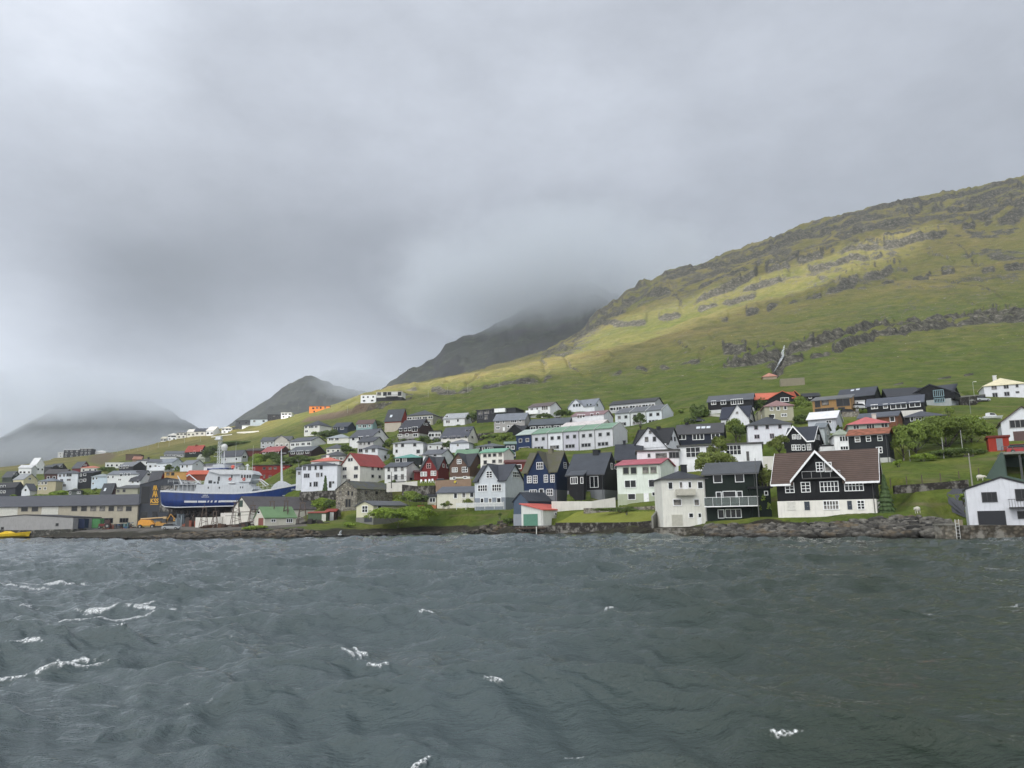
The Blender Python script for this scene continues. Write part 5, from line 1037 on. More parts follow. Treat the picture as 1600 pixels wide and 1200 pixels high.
H('small shed with faded orange roof beside the brown timber shed', 207, 220, None, 723, 718, 714, rgb(150, 130, 112), rgb(160, 110, 86), 'S', D=6, cat='shed', name='shed')
H('long white two-storey house with several dark windows left of the KSS hall', 167, 214, None, 760, 741, 735.5, rgb(214, 217, 218), rgb(118, 124, 132), 'E', D=10, rho=.0, wst='render', wins=[(168, 744, 170, 747), (175.5, 743.5, 177.5, 747), (188, 740, 190.5, 744), (195, 739.5, 197.5, 743), (200, 739.5, 203, 743), (185, 748, 189, 751, 2, 1)])
H('white steep gabled house with dark roof just above the KSS hall', 202, 219, 240, 760, 750.5, 735.5, rgb(212, 216, 222), rgb(62, 66, 76), 'E', D=12, wst='render', sky=[(.4, .5, 1.2, 1.2)], wins=[(206, 751, 209, 755), (214, 750.5, 217, 754)], side=[(230, 740, 234, 743)])
H('dark roofed red-walled house right above the roof of the KSS hall', 233, 250, 257, 756, 749, 736.5, rgb(112, 44, 44), rgb(76, 78, 86), 'E', D=10)
H('ochre yellow flat-roofed building between the KSS hall and the ship', 256, 291, None, 756, 738, 736.5, rgb(188, 148, 88), rgb(150, 120, 76), 'F', D=10, Y=330, rho=.15, cat='building', name='building', wst='render', fcol=(.12, .10, .06), wins=[(260.5, 739, 264.5, 742.5), (268, 738.5, 272, 742.5)], o=.1)
H('building with bright orange-red roof behind the ship crane', 291, 330, None, 752, 741, 735.5, rgb(120, 60, 44), rgb(188, 88, 60), 'E', D=10, Y=330, rho=.15, cat='building', name='building')
H('white house with pale roof just above the ochre yellow building', 232, 256, None, 745, 735, 729.5, rgb(206, 210, 212), rgb(196, 200, 202), 'E', D=9, rho=.0, wst='render')
H('grey-beige low gabled building directly left of the KSS hall', 180, 214, None, 782, 763, 758.5, rgb(158, 158, 140), rgb(92, 94, 94), 'S', D=9, Y=300, rho=.05, cat='building', name='building', wst='render', wins=[(183, 766, 186, 769), (192.5, 765, 195.5, 768.5)], fcol=(.1, .1, .1))
H('dark maroon house with steep slate roof left of the grey-beige building', 156, 173, 184, 778, 772, 755.5, rgb(62, 40, 42), rgb(60, 66, 74), 'E', D=9, Y=310, sky=[(.3, .4, .9, 1.3)])
H('pale blue two-storey house right of the dark five-window house', 142, 166, None, 764, 745, 740.5, rgb(190, 204, 216), rgb(150, 160, 164), 'H', D=9, rho=.1, wst='render', wins=[(144.5, 746, 147, 749.5), (150, 746, 152, 749), (144.5, 754, 146.5, 757)])
H('black two-storey house with small white windows between the white flats and the pale blue house', 120, 143, None, 763, 739, 736, (.016, .018, .022), rgb(66, 68, 76), 'S', D=9, rho=.1, wins=[(125.5, 740.5, 127.5, 744), (131, 740, 134, 743), (120.5, 749, 122.5, 753), (125, 749, 128, 753), (131, 748.5, 134, 752)])
H('white three-storey block with grey roof in the middle of the far left houses', 88, 120, None, 766, 740, 735, rgb(206, 211, 218), rgb(94, 98, 106), 'H', D=10, rho=.1, wst='render', fcol=(.25, .25, .27), wins=[(92.5, 741.5, 95, 745), (99, 741, 101, 744.5), (94.5, 749, 98, 753, 2, 1), (89, 757.5, 92, 761, 2, 1), (99, 757, 102.5, 760, 2, 1), (104.5, 740, 111.5, 744, 3, 1), (105, 748.5, 110, 751, 2, 1)])
H('beige two-storey house with grey-blue roof left of the white three-storey block', 58, 86, None, 772, 752, 747, rgb(176, 168, 142), rgb(112, 120, 130), 'H', D=9, rho=.1, wst='render', wins=[(60, 753.5, 62, 757), (65, 753, 67.5, 757), (70.5, 753, 73, 756.5), (61, 762, 64, 765), (69, 761.5, 72, 765)])
H('small white gabled house with balcony left of the beige house', 33, 46, 57, 775, 766, 756, rgb(206, 210, 216), rgb(92, 96, 106), 'G', D=10, wst='render', wins=[(38.5, 764, 41.5, 767.5)])
H('charcoal wide gabled house at the left edge of the photo', -12, 23, 36, 776, 761, 753.5, rgb(56, 58, 66), rgb(50, 52, 58), 'E', D=12, wins=[(1, 759, 3, 762), (6, 758.5, 8, 761.5), (1, 767, 3, 770), (6, 767, 8, 770)])
H('cream gabled house with low roof above the charcoal house', 20, 36, 58, 760, 749, 740.5, rgb(212, 204, 172), rgb(150, 154, 158), 'E', D=11, wst='render', side=[(44.5, 746.5, 48, 749.5, 2, 1)])
H('dark green house with dark gable at the upper left edge', 3, 18, 32, 753, 745, 736.5, (.04, .05, .045), rgb(82, 86, 92), 'E', D=10, side=[(22, 740, 26, 742)], wst='render')
H('row of bright white stepped houses climbing at the far left', 28, 48, None, 745, 731, 727, WHITE, rgb(210, 212, 214), 'E', D=9, rho=.25, wst='render', auto='3')
H('tall white house with steep white gable at the far left skyline', 46, 56, 68, 741, 725, 715.5, WHITE, rgb(214, 216, 218), 'E', D=11, wst='render', sauto='2')
H('dark roofed low house right of the far left white houses', 68, 80, None, 744, 730, 727, rgb(70, 70, 74), rgb(80, 84, 90), 'E', D=9, rho=.1)
H('black gabled house with small white window on the far left slope', 75, 90, 104, 741, 732, 724.5, rgb(38, 34, 38), rgb(82, 86, 94), 'E', D=11, side=[(93.5, 727.5, 97, 730, 2, 1)])
H('long dark brown house below the black gabled house', 69, 100, None, 752, 740, 733.5, rgb(78, 52, 48), rgb(84, 82, 84), 'E', D=9, rho=.1, auto='3')
H('dark red gabled house with white window on the far left slope', 112, 125, 141, 740, 731, 721.5, rgb(104, 44, 48), rgb(88, 92, 100), 'E', D=11, side=[(130.5, 725.5, 135, 728, 3, 1)])
H('white low house with orange roof edge right of the dark red gabled house', 126, 154, None, 738, 731, 728, rgb(206, 206, 200), rgb(186, 112, 90), 'H', D=8, rho=.1, wst='render', auto='3')
H('small grey hut with dark roof above the long warehouse roof', 107, 127, None, 776, 767, 763.5, rgb(92, 98, 96), rgb(52, 54, 56), 'H', D=6, Y=318, cat='hut', name='hut', wst='render', wins=[(108.5, 768.5, 110.5, 772), (121, 768, 125, 771, 2, 1)])
# flats on the far crest
for (a, b, c_, d_, wl_, lb) in [(90, 98.5, 715, 707, rgb(196, 198, 200), 'low white end block of the far crest flats'), (99, 123.5, 715, 703, rgb(52, 54, 60), 'wide black and white block of flats on the far left crest'), (124, 142, 714, 701, rgb(48, 50, 56), 'tallest black and white block at the right end of the far crest flats')]:
    H(lb, a, b, None, c_, d_, d_ - 1, wl_, rgb(206, 208, 210), 'F', D=10, Y=690, rho=.15, cat='flats', name='apartment_block', wst='render', auto='3/3/3' if b - a > 10 else '1/1', o=.3, trim=WHITE)
H('low white hall on the far left crest behind the rubble', 145, 165, None, 710, 706, 704, WHITE, rgb(216, 216, 214), 'H', D=10, Y=700, rho=.1, cat='hall', name='hall', wst='render')
# sunlit crest
CREST = [(251, 259, 257.5, 690, 685, 682.5, WHITE, rgb(200, 196, 180), 'E', 'tiny white house at the left end of the sunlit crest'), (262, 275, None, 688, 680, 677, WHITE, rgb(214, 212, 204), 'H', 'white cubic house second from the left on the sunlit crest'),
 (275.5, 291, None, 685, 676, 672.5, rgb(214, 212, 204), rgb(120, 124, 132), 'H', 'white house with grey roof third from the left on the sunlit crest'), (292, 304, None, 683, 675, 671, rgb(222, 220, 210), rgb(206, 204, 196), 'E', 'white house with small terrace in the middle left of the sunlit crest'),
 (303, 321, None, 681, 674, 669.5, rgb(214, 212, 204), rgb(78, 82, 92), 'E', 'white house with dark single-slope roof on the sunlit crest'), (322, 333, 345, 681, 673, 667, WHITE, rgb(214, 212, 206), 'E', 'large white gabled house in the middle of the sunlit crest'),
 (346, 362, None, 677, 669, 666.5, WHITE, rgb(200, 196, 184), 'H', 'low white house between the large gabled house and the grey house on the crest'), (363, 378, None, 677, 668, 665, rgb(112, 112, 110), rgb(70, 74, 82), 'H', 'grey house with dark garage on the sunlit crest'),
 (378, 406, None, 672, 665, 660, WHITE, rgb(170, 172, 170), 'H', 'wide white villa with hipped roof on the sunlit crest'), (368, 391, None, 664, 657.5, 654.5, rgb(70, 72, 78), rgb(60, 64, 72), 'F', 'dark flat house with white windows behind the wide white villa'),
 (391, 418, None, 661, 655, 652.5, rgb(168, 178, 186), rgb(72, 76, 84), 'F', 'pale grey flat house right of the dark flat house on the crest'), (418, 439, None, 656, 648, 646, rgb(44, 44, 48), rgb(52, 54, 60), 'F', 'black flat house at the right end of the crest row'),
 (439, 455, None, 653.5, 645, 643, WHITE, rgb(214, 214, 210), 'F', 'bright white cube house at the right end of the crest row')]
for (a, b, x2, yb_, ye_, yr_, wl_, rf_, rt_, lb) in CREST:
    H(lb, a, b, x2 if x2 and x2 > b else None, yb_, ye_, yr_, wl_, rf_, rt_, D=9, Y=590 + (a < 300) * 20, rho=.05, group='houses on the sunlit crest', wst='render', fcol=(.08, .08, .09), auto='3w1.6/2' if ye_ - yb_ < -7.5 and b - a > 12 else '2w1.4')
# ------------------------------------------------------------------ harbour buildings
house('long beige warehouse with dark sheet roof behind the low light grey hall', -60, 213, None, 827, 788.5, 772.5, rgb(168, 162, 146), rgb(82, 84, 92), 'E', D=24, Y=262, rho=.02, cat='warehouse', name='warehouse', wst='render', fcol=(.10, .10, .10), o=.6,
  wins=[(34, 791.5, 43, 798.5), (50.5, 791.5, 59, 798.5), (112.5, 791.5, 120, 798), (127.5, 791.5, 135, 798), (142, 791.5, 149.5, 798), (156.5, 791.5, 163.5, 798), (170.5, 791.5, 177.5, 798), (184, 791.5, 191.5, 798), (197.5, 791.5, 205, 798), (187.5, 810, 200, 816, 3, 1), (158, 810, 176, 817, 3, 1)], gar=[(-8, 792.5, 26.5, 806, rgb(196, 196, 188)), (66, 792.5, 90, 806, rgb(196, 196, 188))])
house('low light grey hall with dark-edged shallow roof on the quay at the left edge', -42, 113, None, 830, 809, 804.8, rgb(150, 150, 150), (.03, .03, .035), 'G', D=16, Y=237, rho=.0, cat='hall', name='quay_hall', wst='render', o=.15, wins=[(87.5, 818, 91, 821.5), (2, 824, 5.5, 827)], fcol=(.1, .1, .1))
kss = house('charcoal boatyard hall with yellow KSS lettering and tall dark glass panels', 215, 298, None, 812, 756.5, 747, rgb(60, 64, 72), (.02, .022, .026), 'G', D=18, Y=264, rho=.06, cat='boatyard hall', name='boatyard_hall', wst='render', o=.1, fcol=(.025, .027, .03),
  wins=[(222, 760.5, 232.5, 786.5, 1, 1), (251.5, 759, 276, 799.5, 2, 3), (220.5, 800, 229.5, 808), (238.5, 799.5, 245.5, 808)])
house('white boathouse with big grey slate roof and green hatch in front of the ship', 362, 391, 493, 818, 796, 776.5, rgb(208, 206, 198), rgb(94, 90, 92), 'G', D=20, Y=206, cat='boathouse', name='boathouse', wst='render', doors=[(373, 782.5, 379, 792, rgb(44, 66, 56))], wins=[(372, 802, 376, 806)], fcol=(.2, .25, .22), o=.25)
house('small shed with pale green roof and white gable by the shore rocks', 397, 413, 462, 823, 809, 793, rgb(198, 196, 184), rgb(112, 144, 104), 'G', D=8, Y=186, cat='shed', name='shed', doors=[(404.5, 810, 411, 822, rgb(120, 66, 56))], wins=[(402.5, 799, 406, 802)], side=[(424, 812, 430, 815, 2, 1), (448, 811, 456, 816, 3, 1)], o=.25)
house('moss green and white shed left of the white trailer box', 481, 509, None, 819, 801.5, 800, rgb(76, 92, 74), rgb(150, 70, 56), 'S', D=5, Y=192, rho=.1, cat='shed', name='shed', doors=[(503.5, 804, 508.5, 818, rgb(196, 196, 188))], o=.15)
house('dark shed with thin red roof against the ruined stone house', 508, 524, None, 816, 799.5, 796, rgb(54, 40, 38), rgb(150, 58, 48), 'S', D=5, Y=197, rho=.1, cat='shed', name='shed', doors=[(516, 801, 520.5, 814, rgb(196, 198, 198))], o=.2)
house('derelict stone house with patched grey walls and slate roof', 524.5, 557, 613, 797, 764, 752, rgb(140, 136, 124), rgb(92, 96, 102), 'G', D=16, Y=199, cat='ruin', name='stone_house', wst='stone', rst='moss', fcol=rgb(120, 116, 104), o=.2, chim=[(.5, .04, .7, .4, rgb(110, 106, 98))],
  wins=[(530, 767, 534, 773), (543, 767, 546, 774), (549, 768, 552, 774.5), (528, 785, 532, 791), (540, 780, 548, 792, 2, 1)], side=[(570, 767, 573.5, 772), (586, 767.5, 590, 772.5), (601, 768, 604, 774)])
house('small cream house on grey basement with grey roof beside the big green bush', 556.5, 583, 636, 820, 790, 783.5, rgb(202, 200, 176), rgb(104, 108, 114), 'G', D=12, Y=186, base=(808, rgb(120, 120, 116)), wst='render', wins=[(566.5, 791, 574.5, 800, 2, 2)], gar=[(570, 809, 581, 815.5, (.04, .045, .06))], side=[(590, 790, 595, 794)], o=.35)
# lettering
def text_mesh(s, size, mat, depth=.05):
    cu = bpy.data.curves.new('lettering', 'FONT'); cu.body = s; cu.size = size; cu.extrude = depth; cu.align_x = 'CENTER'; cu.offset = size * .02
    ob = bpy.data.objects.new('tmp', cu); COL.objects.link(ob); bpy.context.view_layer.update()
    me = bpy.data.meshes.new_from_object(ob.evaluated_get(bpy.context.evaluated_depsgraph_get())); bpy.data.objects.remove(ob); me.materials.clear(); me.materials.append(mat); return me
YEL = flat(rgb(222, 172, 62), .4)
root, fr, Wd, D_, H_, RZ_, ro_ = kss
def onf(fr, px, py):
    dr = ray(px, py); t_ = ((fr.C - np.array([0, 0, CH])) @ fr.y) / (dr @ fr.y); q_ = np.array([0, 0, CH]) + dr * t_ - fr.C; return q_ @ fr.x, q_[2]
u0, v0 = onf(fr, 235, 786); u1, v1 = onf(fr, 248, 778.5)
me = text_mesh('KSS', 1.0, YEL); xs = [v.co.x for v in me.vertices]; w_ = max(xs) - min(xs); zs_ = [v.co.y for v in me.vertices]; hh_ = max(zs_) - min(zs_)
for v in me.vertices: v.co = ((v.co.x) * (u1 - u0) / w_, -.06 - v.co.z, v.co.y * (v1 - v0) / hh_)
link('lettering', me, root, ((u0 + u1) / 2 - Wd / 2, -.03, v0))
q = MB(); q.box(u0 - Wd / 2, u1 - Wd / 2, -.1, 0, v0 - .55, v0 - .35)
for (xa, ya, xb, yb_) in [(238.5, 777, 241, 767), (241, 767, 243, 777), (243.5, 777, 244, 767), (244, 767, 246, 776), (239.5, 766, 241, 758.5), (241, 758.5, 242.5, 766), (243, 766, 243.8, 758.5), (243.8, 758.5, 246, 766), (239, 773.5, 246, 773.5)]:
    a = onf(fr, xa, ya); b = onf(fr, xb, yb_); q.tube((a[0] - Wd / 2, -.08, a[1]), (b[0] - Wd / 2, -.08, b[1]), .13, n=5)
q.build('emblem', YEL, root)

# ------------------------------------------------------------------ the fishing ship on the slip
SY = 243.0
def sp(px, py, dy=0.0): return at(px, py, SY + dy)
o0 = sp(360, 812)
ship = empty('fishing_ship', o0, 0, label='large blue and white fishing ship standing on the slip beside the KSS hall', cat='ship')
def rel(p): return tuple(np.array(p) - o0)
def q3(px, py, dy=0.0): return rel(sp(px, py, dy))
ST = [(257.5, 769, 785, 3.2, 2.6), (260, 768.2, 789.5, 3.9, 3.2), (266, 768.2, 792.5, 4.4, 3.8), (285, 769, 793.5, 4.8, 4.4), (330, 771, 792.5, 5.0, 4.7), (375, 771.5, 791.3, 5.0, 4.6), (405, 769.6, 790.5, 4.8, 3.9), (430, 765.8, 789.5, 4.2, 2.7), (448, 761.8, 788.5, 3.2, 1.5), (460, 759, 787.5, 2.3, .7), (469, 757, 780, 1.4, .25), (475, 755.8, 768, .75, .12), (479, 755, 758, .12, .05)]
def hull(rows, mat, name, close=True):
    m_ = MB(); n = len(rows[0]); base = 0
    for r in rows: m_.v += [tuple(p) for p in r]
    for i in range(len(rows) - 1):
        for j in range(n - 1): m_.f.append((i * n + j, i * n + j + 1, (i + 1) * n + j + 1, (i + 1) * n + j)); m_.m.append(0)
    m_.f.append(tuple(range(n))); m_.f.append(tuple(range((len(rows) - 1) * n + n - 1, (len(rows) - 1) * n - 1, -1))); m_.m += [0, 0]
    o = m_.build(name, mat, ship); o.data.polygons.foreach_set('use_smooth', [len(p.vertices) == 4 for p in o.data.polygons]); return o
rows = []; rows2 = []; rub = []
for px, yd, yw_, hb, hw in ST:
    zt_ = q3(px, yd)[2]; zw_ = q3(px, yw_)[2]; x_ = q3(px, yd)[0]; xw_ = q3(px if px < 450 else 448 + (px - 448) * .62, yw_)[0]
    L_ = [(x_, -hb, zt_), (x_ * .4 + xw_ * .6, -(hb * .55 + hw * .45), zt_ * .45 + zw_ * .55), (xw_, -hw, zw_)]
    rows.append(L_ + [(a, -b, c) for a, b, c in L_[::-1]] )
    kz = zw_ - (1.5 if px > 300 else .35 + (px - 257) * .026); kx = xw_
    rows2.append([(xw_, -hw * .995, zw_ + .01), (kx, -hw * .72, zw_ * .35 + kz * .65), (kx, -.25, kz), (kx, .25, kz), (kx, hw * .72, zw_ * .35 + kz * .65), (xw_, hw * .995, zw_ + .01)])
hm = Mt('ship_blue_paint'); hn = hm.noise(hm.co((1, 1, .35)), .6, 4, .6); hn2 = hm.noise(hm.co((1.6, 1, .3)), 1.3, 4, .7)
hcol = hm.mix(hm.step(hn, .35, .7), (.009, .040, .20), (.008, .026, .12)); hcol = hm.mix(hm.math('MULTIPLY', hm.step(hn2, .60, .72), .5), hcol, (.10, .14, .22))
HB = hm.out(hcol, .35, .5)
hull(rows, HB, 'hull'); hull(rows2, flat((.012, .012, .014), .6), 'keel')
SW = wallmat(rgb(190, 195, 200), 'render'); WH = flat(rgb(196, 200, 204), .4)
q = MB()
for i in range(len(ST) - 1):
    a, b = rows[i], rows[i + 1]
    for s_ in (0, 5):
        pa, pb = np.array(a[s_]), np.array(b[s_]); sg = -1 if s_ == 0 else 1
        q.hexa([pa + (0, 0, -.25), pb + (0, 0, -.25), pb + (0, sg * .07, -.25), pa + (0, sg * .07, -.25)], [pa + (0, 0, .28), pb + (0, 0, .28), pb + (0, sg * .07, .28), pa + (0, sg * .07, .28)])
        wa, wb = np.array(a[2 if s_ == 0 else 3]), np.array(b[2 if s_ == 0 else 3])
        if i < 10: q.hexa([wa + (0, 0, -.02), wb + (0, 0, -.02), wb + (0, sg * .05, -.02), wa + (0, sg * .05, -.02)], [wa + (0, 0, .22), wb + (0, 0, .22), wb + (0, sg * .05, .22), wa + (0, sg * .05, .22)])
q.build('bulwark_edge', WH, ship)
def side_y(px, py):      # outer skin of the hull on the near side
    pxs = [s[0] for s in ST]; yd = np.interp(px, pxs, [s[1] for s in ST]); yw_ = np.interp(px, pxs, [s[2] for s in ST]); hb = np.interp(px, pxs, [s[3] for s in ST]); hw = np.interp(px, pxs, [s[4] for s in ST])
    t = (py - yd) / (yw_ - yd); m_ = hb * .55 + hw * .45
    return -(hb + (m_ - hb) * t / .55 if t < .55 else m_ + (hw - m_) * (t - .55) / .45)
def mark(m_, x0, y0, x1, y1, sk=0.0, th=.05):
    n = max(1, int(abs(x1 - x0) / 6))
    for k in range(n):
        a, b = x0 + (x1 - x0) * k / n, x0 + (x1 - x0) * (k + 1) / n
        P_ = []
        for (x_, y_) in ((a - sk, y1), (b - sk, y1), (b, y0), (a, y0)):
            yy = side_y(x_, y_) - .05; p = rel(at(x_, y_, SY + yy)); P_.append(np.array([p[0], yy, p[2]]))
        m_.hexa(P_, [p + (0, -th, 0) for p in P_])
q = MB()
for a, b in ((288, 308), (309.5, 322)): mark(q, a, 782.3, b, 785.3)
for a in (325, 330, 336, 342): mark(q, a, 782, a + 2.2 + (a - 325) * .1, 785, 1.2)
mark(q, 345, 781.8, 400, 784.6); mark(q, 442, 773.5, 452, 775, 1.5); mark(q, 430, 776, 440, 777.5, 1)
q.build('stripe', WH, ship)
def glyphs(m_, x0, x1, y0, y1, n, dy=0):
    st = (x1 - x0) / n
    for k in range(n):
        a = x0 + st * k; mark(m_, a, y0, a + st * .28, y1, 0, .03)
        if k % 3: mark(m_, a, y0, a + st * .75, y0 + (y1 - y0) * .3, 0, .03)
        if k % 2: mark(m_, a, y0 + (y1 - y0) * .7, a + st * .75, y1, 0, .03)
        else: mark(m_, a + st * .5, y0 + (y1 - y0) * .4, a + st * .75, y1, 0, .03)
q = MB(); glyphs(q, 317, 325, 773, 774.8, 5); glyphs(q, 315, 327, 775.8, 777.2, 8); glyphs(q, 264, 268, 777, 778.6, 3); glyphs(q, 263.5, 271, 779.6, 781, 6); glyphs(q, 455, 463, 763.5, 766, 5); q.build('name_lettering', WH, ship)
def block(name, pts, hb, mat=SW, hb2=None, par=ship):
    P_ = [q3(a, b, -hb) for a, b in pts]; m_ = MB(); f = [(p[0], -hb, p[2]) for p in P_]; bk = [(p[0], hb2 if hb2 is not None else hb, p[2]) for p in P_]; m_.hexa(f, bk); return m_.build(name, mat, par)
lower = block('deckhouse', [(303.5, 770.5), (393, 771), (393, 768), (396, 764), (389, 757.5), (307, 757)], 4.4)
q = MB()
for a, b, c_, d_ in ((324.5, 760.5, 326.3, 763.5), (341.8, 760.5, 343.6, 763.5), (374.8, 760, 376.4, 763), (378.4, 760, 380, 763)):
    p0 = q3(a, d_, -4.45); p1 = q3(c_, b, -4.45); q.box(p0[0], p1[0], -4.47, -4.41, p0[2], p1[2])
q.build('porthole', flat((.012, .014, .018), .3), lower)
block('aft_deckhouse', [(274.5, 768.5), (303, 770.5), (303, 758), (279, 757.5)], 3.0, wallmat(rgb(168, 172, 176), 'render'))
q = MB()
p0 = q3(271, 757.8, -4.4); p1 = q3(307, 756.6, -4.4); q.box(p0[0], p1[0], -4.4, 4.4, p0[2], p1[2])
for a in (272, 279, 285, 292, 298, 304): p = q3(a, 769, -4.3); q.tube((p[0], -4.3, p[2]), (p[0], -4.3, p0[2] + .05), .09, n=5); q.tube((p[0], 4.3, p[2]), (p[0], 4.3, p0[2] + .05), .09, n=5)
q.build('aft_canopy', WH, ship)
up = block('upper_deckhouse', [(318, 757.3), (389, 757.8), (391, 748), (383, 741.5), (344, 741.5), (342, 736), (328, 734.5), (321, 746)], 3.3)
q = MB()
for a, b, c_, d_ in ((340, 744.5, 343.5, 751.5), (361, 742.5, 363.5, 746.5), (325.5, 750.5, 331.5, 755.5), (333.5, 752.5, 337, 755.5), (339, 752, 342, 756)):
    p0 = q3(a, d_, -3.35); p1 = q3(c_, b, -3.35); q.box(p0[0], p1[0], -3.37, -3.31, p0[2], p1[2])
q.build('doorway', flat((.03, .035, .04), .4), up)
wh = block('wheelhouse', [(372, 753), (391, 753), (394.5, 741), (376, 741)], 3.9)
q = MB()
for a in (376.5, 381, 385.3, 389.3): p0 = q3(a, 746.8, -3.95); p1 = q3(a + 2.9, 741.8, -3.95); q.box(p0[0], p1[0], -3.97, -3.91, p0[2], p1[2])
for j in range(5): p0 = q3(394.3, 746, 0); p1 = q3(394.3, 742, 0); q.box(p0[0] - .3, p0[0] + .45, -3.4 + j * 1.45, -2.4 + j * 1.45, p0[2], p1[2])
q.build('window', flat((.012, .014, .018), .3), wh)
block('bridge_roof', [(344, 741.4), (397.5, 741), (395, 737.5), (392, 734.6), (344, 733.5), (330, 733.5), (325, 736)], 3.9, WH)
block('blue_canopy', [(324, 733.6), (356, 732.2), (356, 731), (324, 732)], 2.6, HB)
def disc(m_, px, py, dy, r, n=14, th=.12):
    p = q3(px, py, dy); y_ = dy
    for k in range(n):
        a, b = 2 * math.pi * k / n, 2 * math.pi * (k + 1) / n
        m_.tube((p[0] + r * math.cos(a), y_, p[2] + r * math.sin(a)), (p[0] + r * math.cos(b), y_, p[2] + r * math.sin(b)), th, n=5)
ORG = flat(rgb(206, 72, 48), .5)
for a, b in ((359.5, 748.6), (381, 748.8)): q = MB(); disc(q, a, b, -4.0 if a > 370 else -3.45, .35); q.build('lifebuoy', ORG, ship)
q = MB(); p = q3(364, 729.5, -1); q.ball(p, .75, 10, 6, sq=(.9, .7, .8)); q.build('radar_cover', ORG, ship)
q = MB(); p = q3(362, 754.8, -4.2); q.ball(p, 1.0, 12, 6, sq=(1.3, .6, .36)); q.build('life_raft', WH, ship)
# masts
M1 = flat(rgb(206, 210, 212), .4)
q = MB(); hgt = q3(341, 734)[2]; top = q3(341, 688)[2]
legs = [(340.2, -.8), (343.6, -.8), (340.2, .8), (343.6, .8)]
for a, dy in legs: p = q3(a, 734); q.tube((p[0], dy, p[2]), (p[0], dy * .7, top), .065, n=5)
for k in range(9):
    z = hgt + (top - hgt) * k / 9; xa, xb = q3(340.2, 734)[0], q3(343.6, 734)[0]; zz = z + (top - hgt) / 9
    q.tube((xa, -.8, z), (xb, -.8, zz), .05, n=4); q.tube((xa, -.8, z), (xb, -.8, z), .05, n=4); q.tube((xa, .8, z), (xb, .8, zz), .05, n=4)
p = q3(342, 687, 0); q.box(p[0] - .95, p[0] + .95, -1.1, 1.1, p[2] - .1, p[2] + .15); q.box(p[0] - .8, p[0] + .8, -.8, .8, p[2] + .15, p[2] + 1.05)
p = q3(338, 713); p2 = q3(350, 706); q.tube((p[0] - .8, 0, p[2]), (p2[0], 0, p[2]), .06, n=5); q.tube((p[0] - .4, 0, p2[2]), (p2[0], 0, p2[2]), .06, n=5)
ms = q.build('lattice_mast', M1, ship)
q = MB(); p = q3(349.3, 734); t_ = q3(349.3, 702); q.tube((p[0], 0, p[2]), (p[0], 0, t_[2]), .13); q.tube((p[0] + .35, .4, p[2]), (p[0], 0, t_[2]), .07, n=5)
pm = q.build('dome_post', M1, ship)
q = MB(); p = q3(350.6, 698.5); q.ball(p, 1.02, 16, 10); q.tube((p[0], p[1], p[2] - 1.15), (p[0], p[1], p[2] - .5), .75, .98, 14); q.build('radar_dome', flat(rgb(206, 208, 206), .35), pm)
block('mast_house', [(331, 734.5), (352, 734.5), (350, 725), (333, 726)], 1.8, SW)
for a, ytop, yb_ in ((367.2, 690, 734), (394.3, 696, 735)):
    q = MB(); p = q3(a, yb_, -1.5); t_ = q3(a, ytop, -1.5); q.tube((p[0], -1.5, p[2]), (p[0], -1.5, t_[2]), .055, .02, 5); q.build('antenna', M1, ship)
q = MB(); p = q3(386.5, 735, -1); q.tube((p[0], -1, p[2]), (p[0], -1, p[2] + 1.4), .28, .2, 8); q.box(p[0] - .55, p[0] + .55, -1.2, -.8, p[2] + 1.3, p[2] + 1.55); q.ball((p[0], -1, p[2] + 1.6), .42, 8, 5); q.build('searchlight', M1, ship)
q = MB(); p = q3(440.4, 752); t_ = q3(439.6, 701); q.tube((p[0], 0, p[2]), (t_[0], 0, t_[2]), .42, .11, 8)
for yy, w_ in ((708, 1.5), (722, 1.1), (730, .9)): pp = q3(440, yy); q.tube((pp[0] - w_ * .2, 0, pp[2]), (pp[0] + w_, 0, pp[2]), .07, n=5)
fm = q.build('foremast', WH, ship)
q = MB(); a = [q3(x_, y_) for x_, y_ in ((431, 757), (438.5, 752), (443, 752), (458, 760), (426, 764.5))]
q.exy([(a[0][0], a[0][2]), (a[4][0], a[4][2]), (a[3][0], a[3][2]), (a[2][0], a[2][2]), (a[1][0], a[1][2])], -1.8, 1.8); q.build('foredeck_house', SW, ship)
q = MB()
for a, b in (((393, 751.5), (411, 749.5)), ((411, 749.5), (423, 758)), ((409, 751), (419, 760)), ((396, 756.5), (393, 751.5))): p, r_ = q3(*a), q3(*b); q.tube((p[0], -2.0, p[2]), (r_[0], -2.0, r_[2]), .22, .16, 6)
q.build('deck_crane', WH, ship)
q = MB()
for a, b in (((301, 742), (318, 756)), ((283, 744), (290, 757)), ((301, 742), (297, 745)), ((316, 752), (311, 757))): p, r_ = q3(*a), q3(*b); q.tube((p[0], -2.6, p[2]), (r_[0], -2.6, r_[2]), .16, .2, 6)
q.build('stern_crane', WH, ship)
def rail(name, pts, hb, hgt_=1.05, step=1.6):
    m_ = MB()
    for sg in (-1, 1):
        for (a, b) in zip(pts, pts[1:]):
            p, r_ = q3(*a), q3(*b); y_ = sg * hb
            for hq in (hgt_, hgt_ * .55): m_.tube((p[0], y_, p[2] + hq), (r_[0], y_, r_[2] + hq), .04, n=4)
            n = max(1, int(abs(r_[0] - p[0]) / step))
            for k in range(n + 1): t = k / n; x_ = p[0] + (r_[0] - p[0]) * t; z_ = p[2] + (r_[2] - p[2]) * t; m_.tube((x_, y_, z_), (x_, y_, z_ + hgt_), .04, n=4)
    return m_.build(name, M1, ship)
rail('railing', [(272, 756.5), (322, 756.8)], 4.3); rail('railing', [(330, 733), (392, 734)], 3.7, .95); rail('railing', [(392, 768.5), (424, 765.5)], 4.5, 1.9, 1.1)
q = MB()
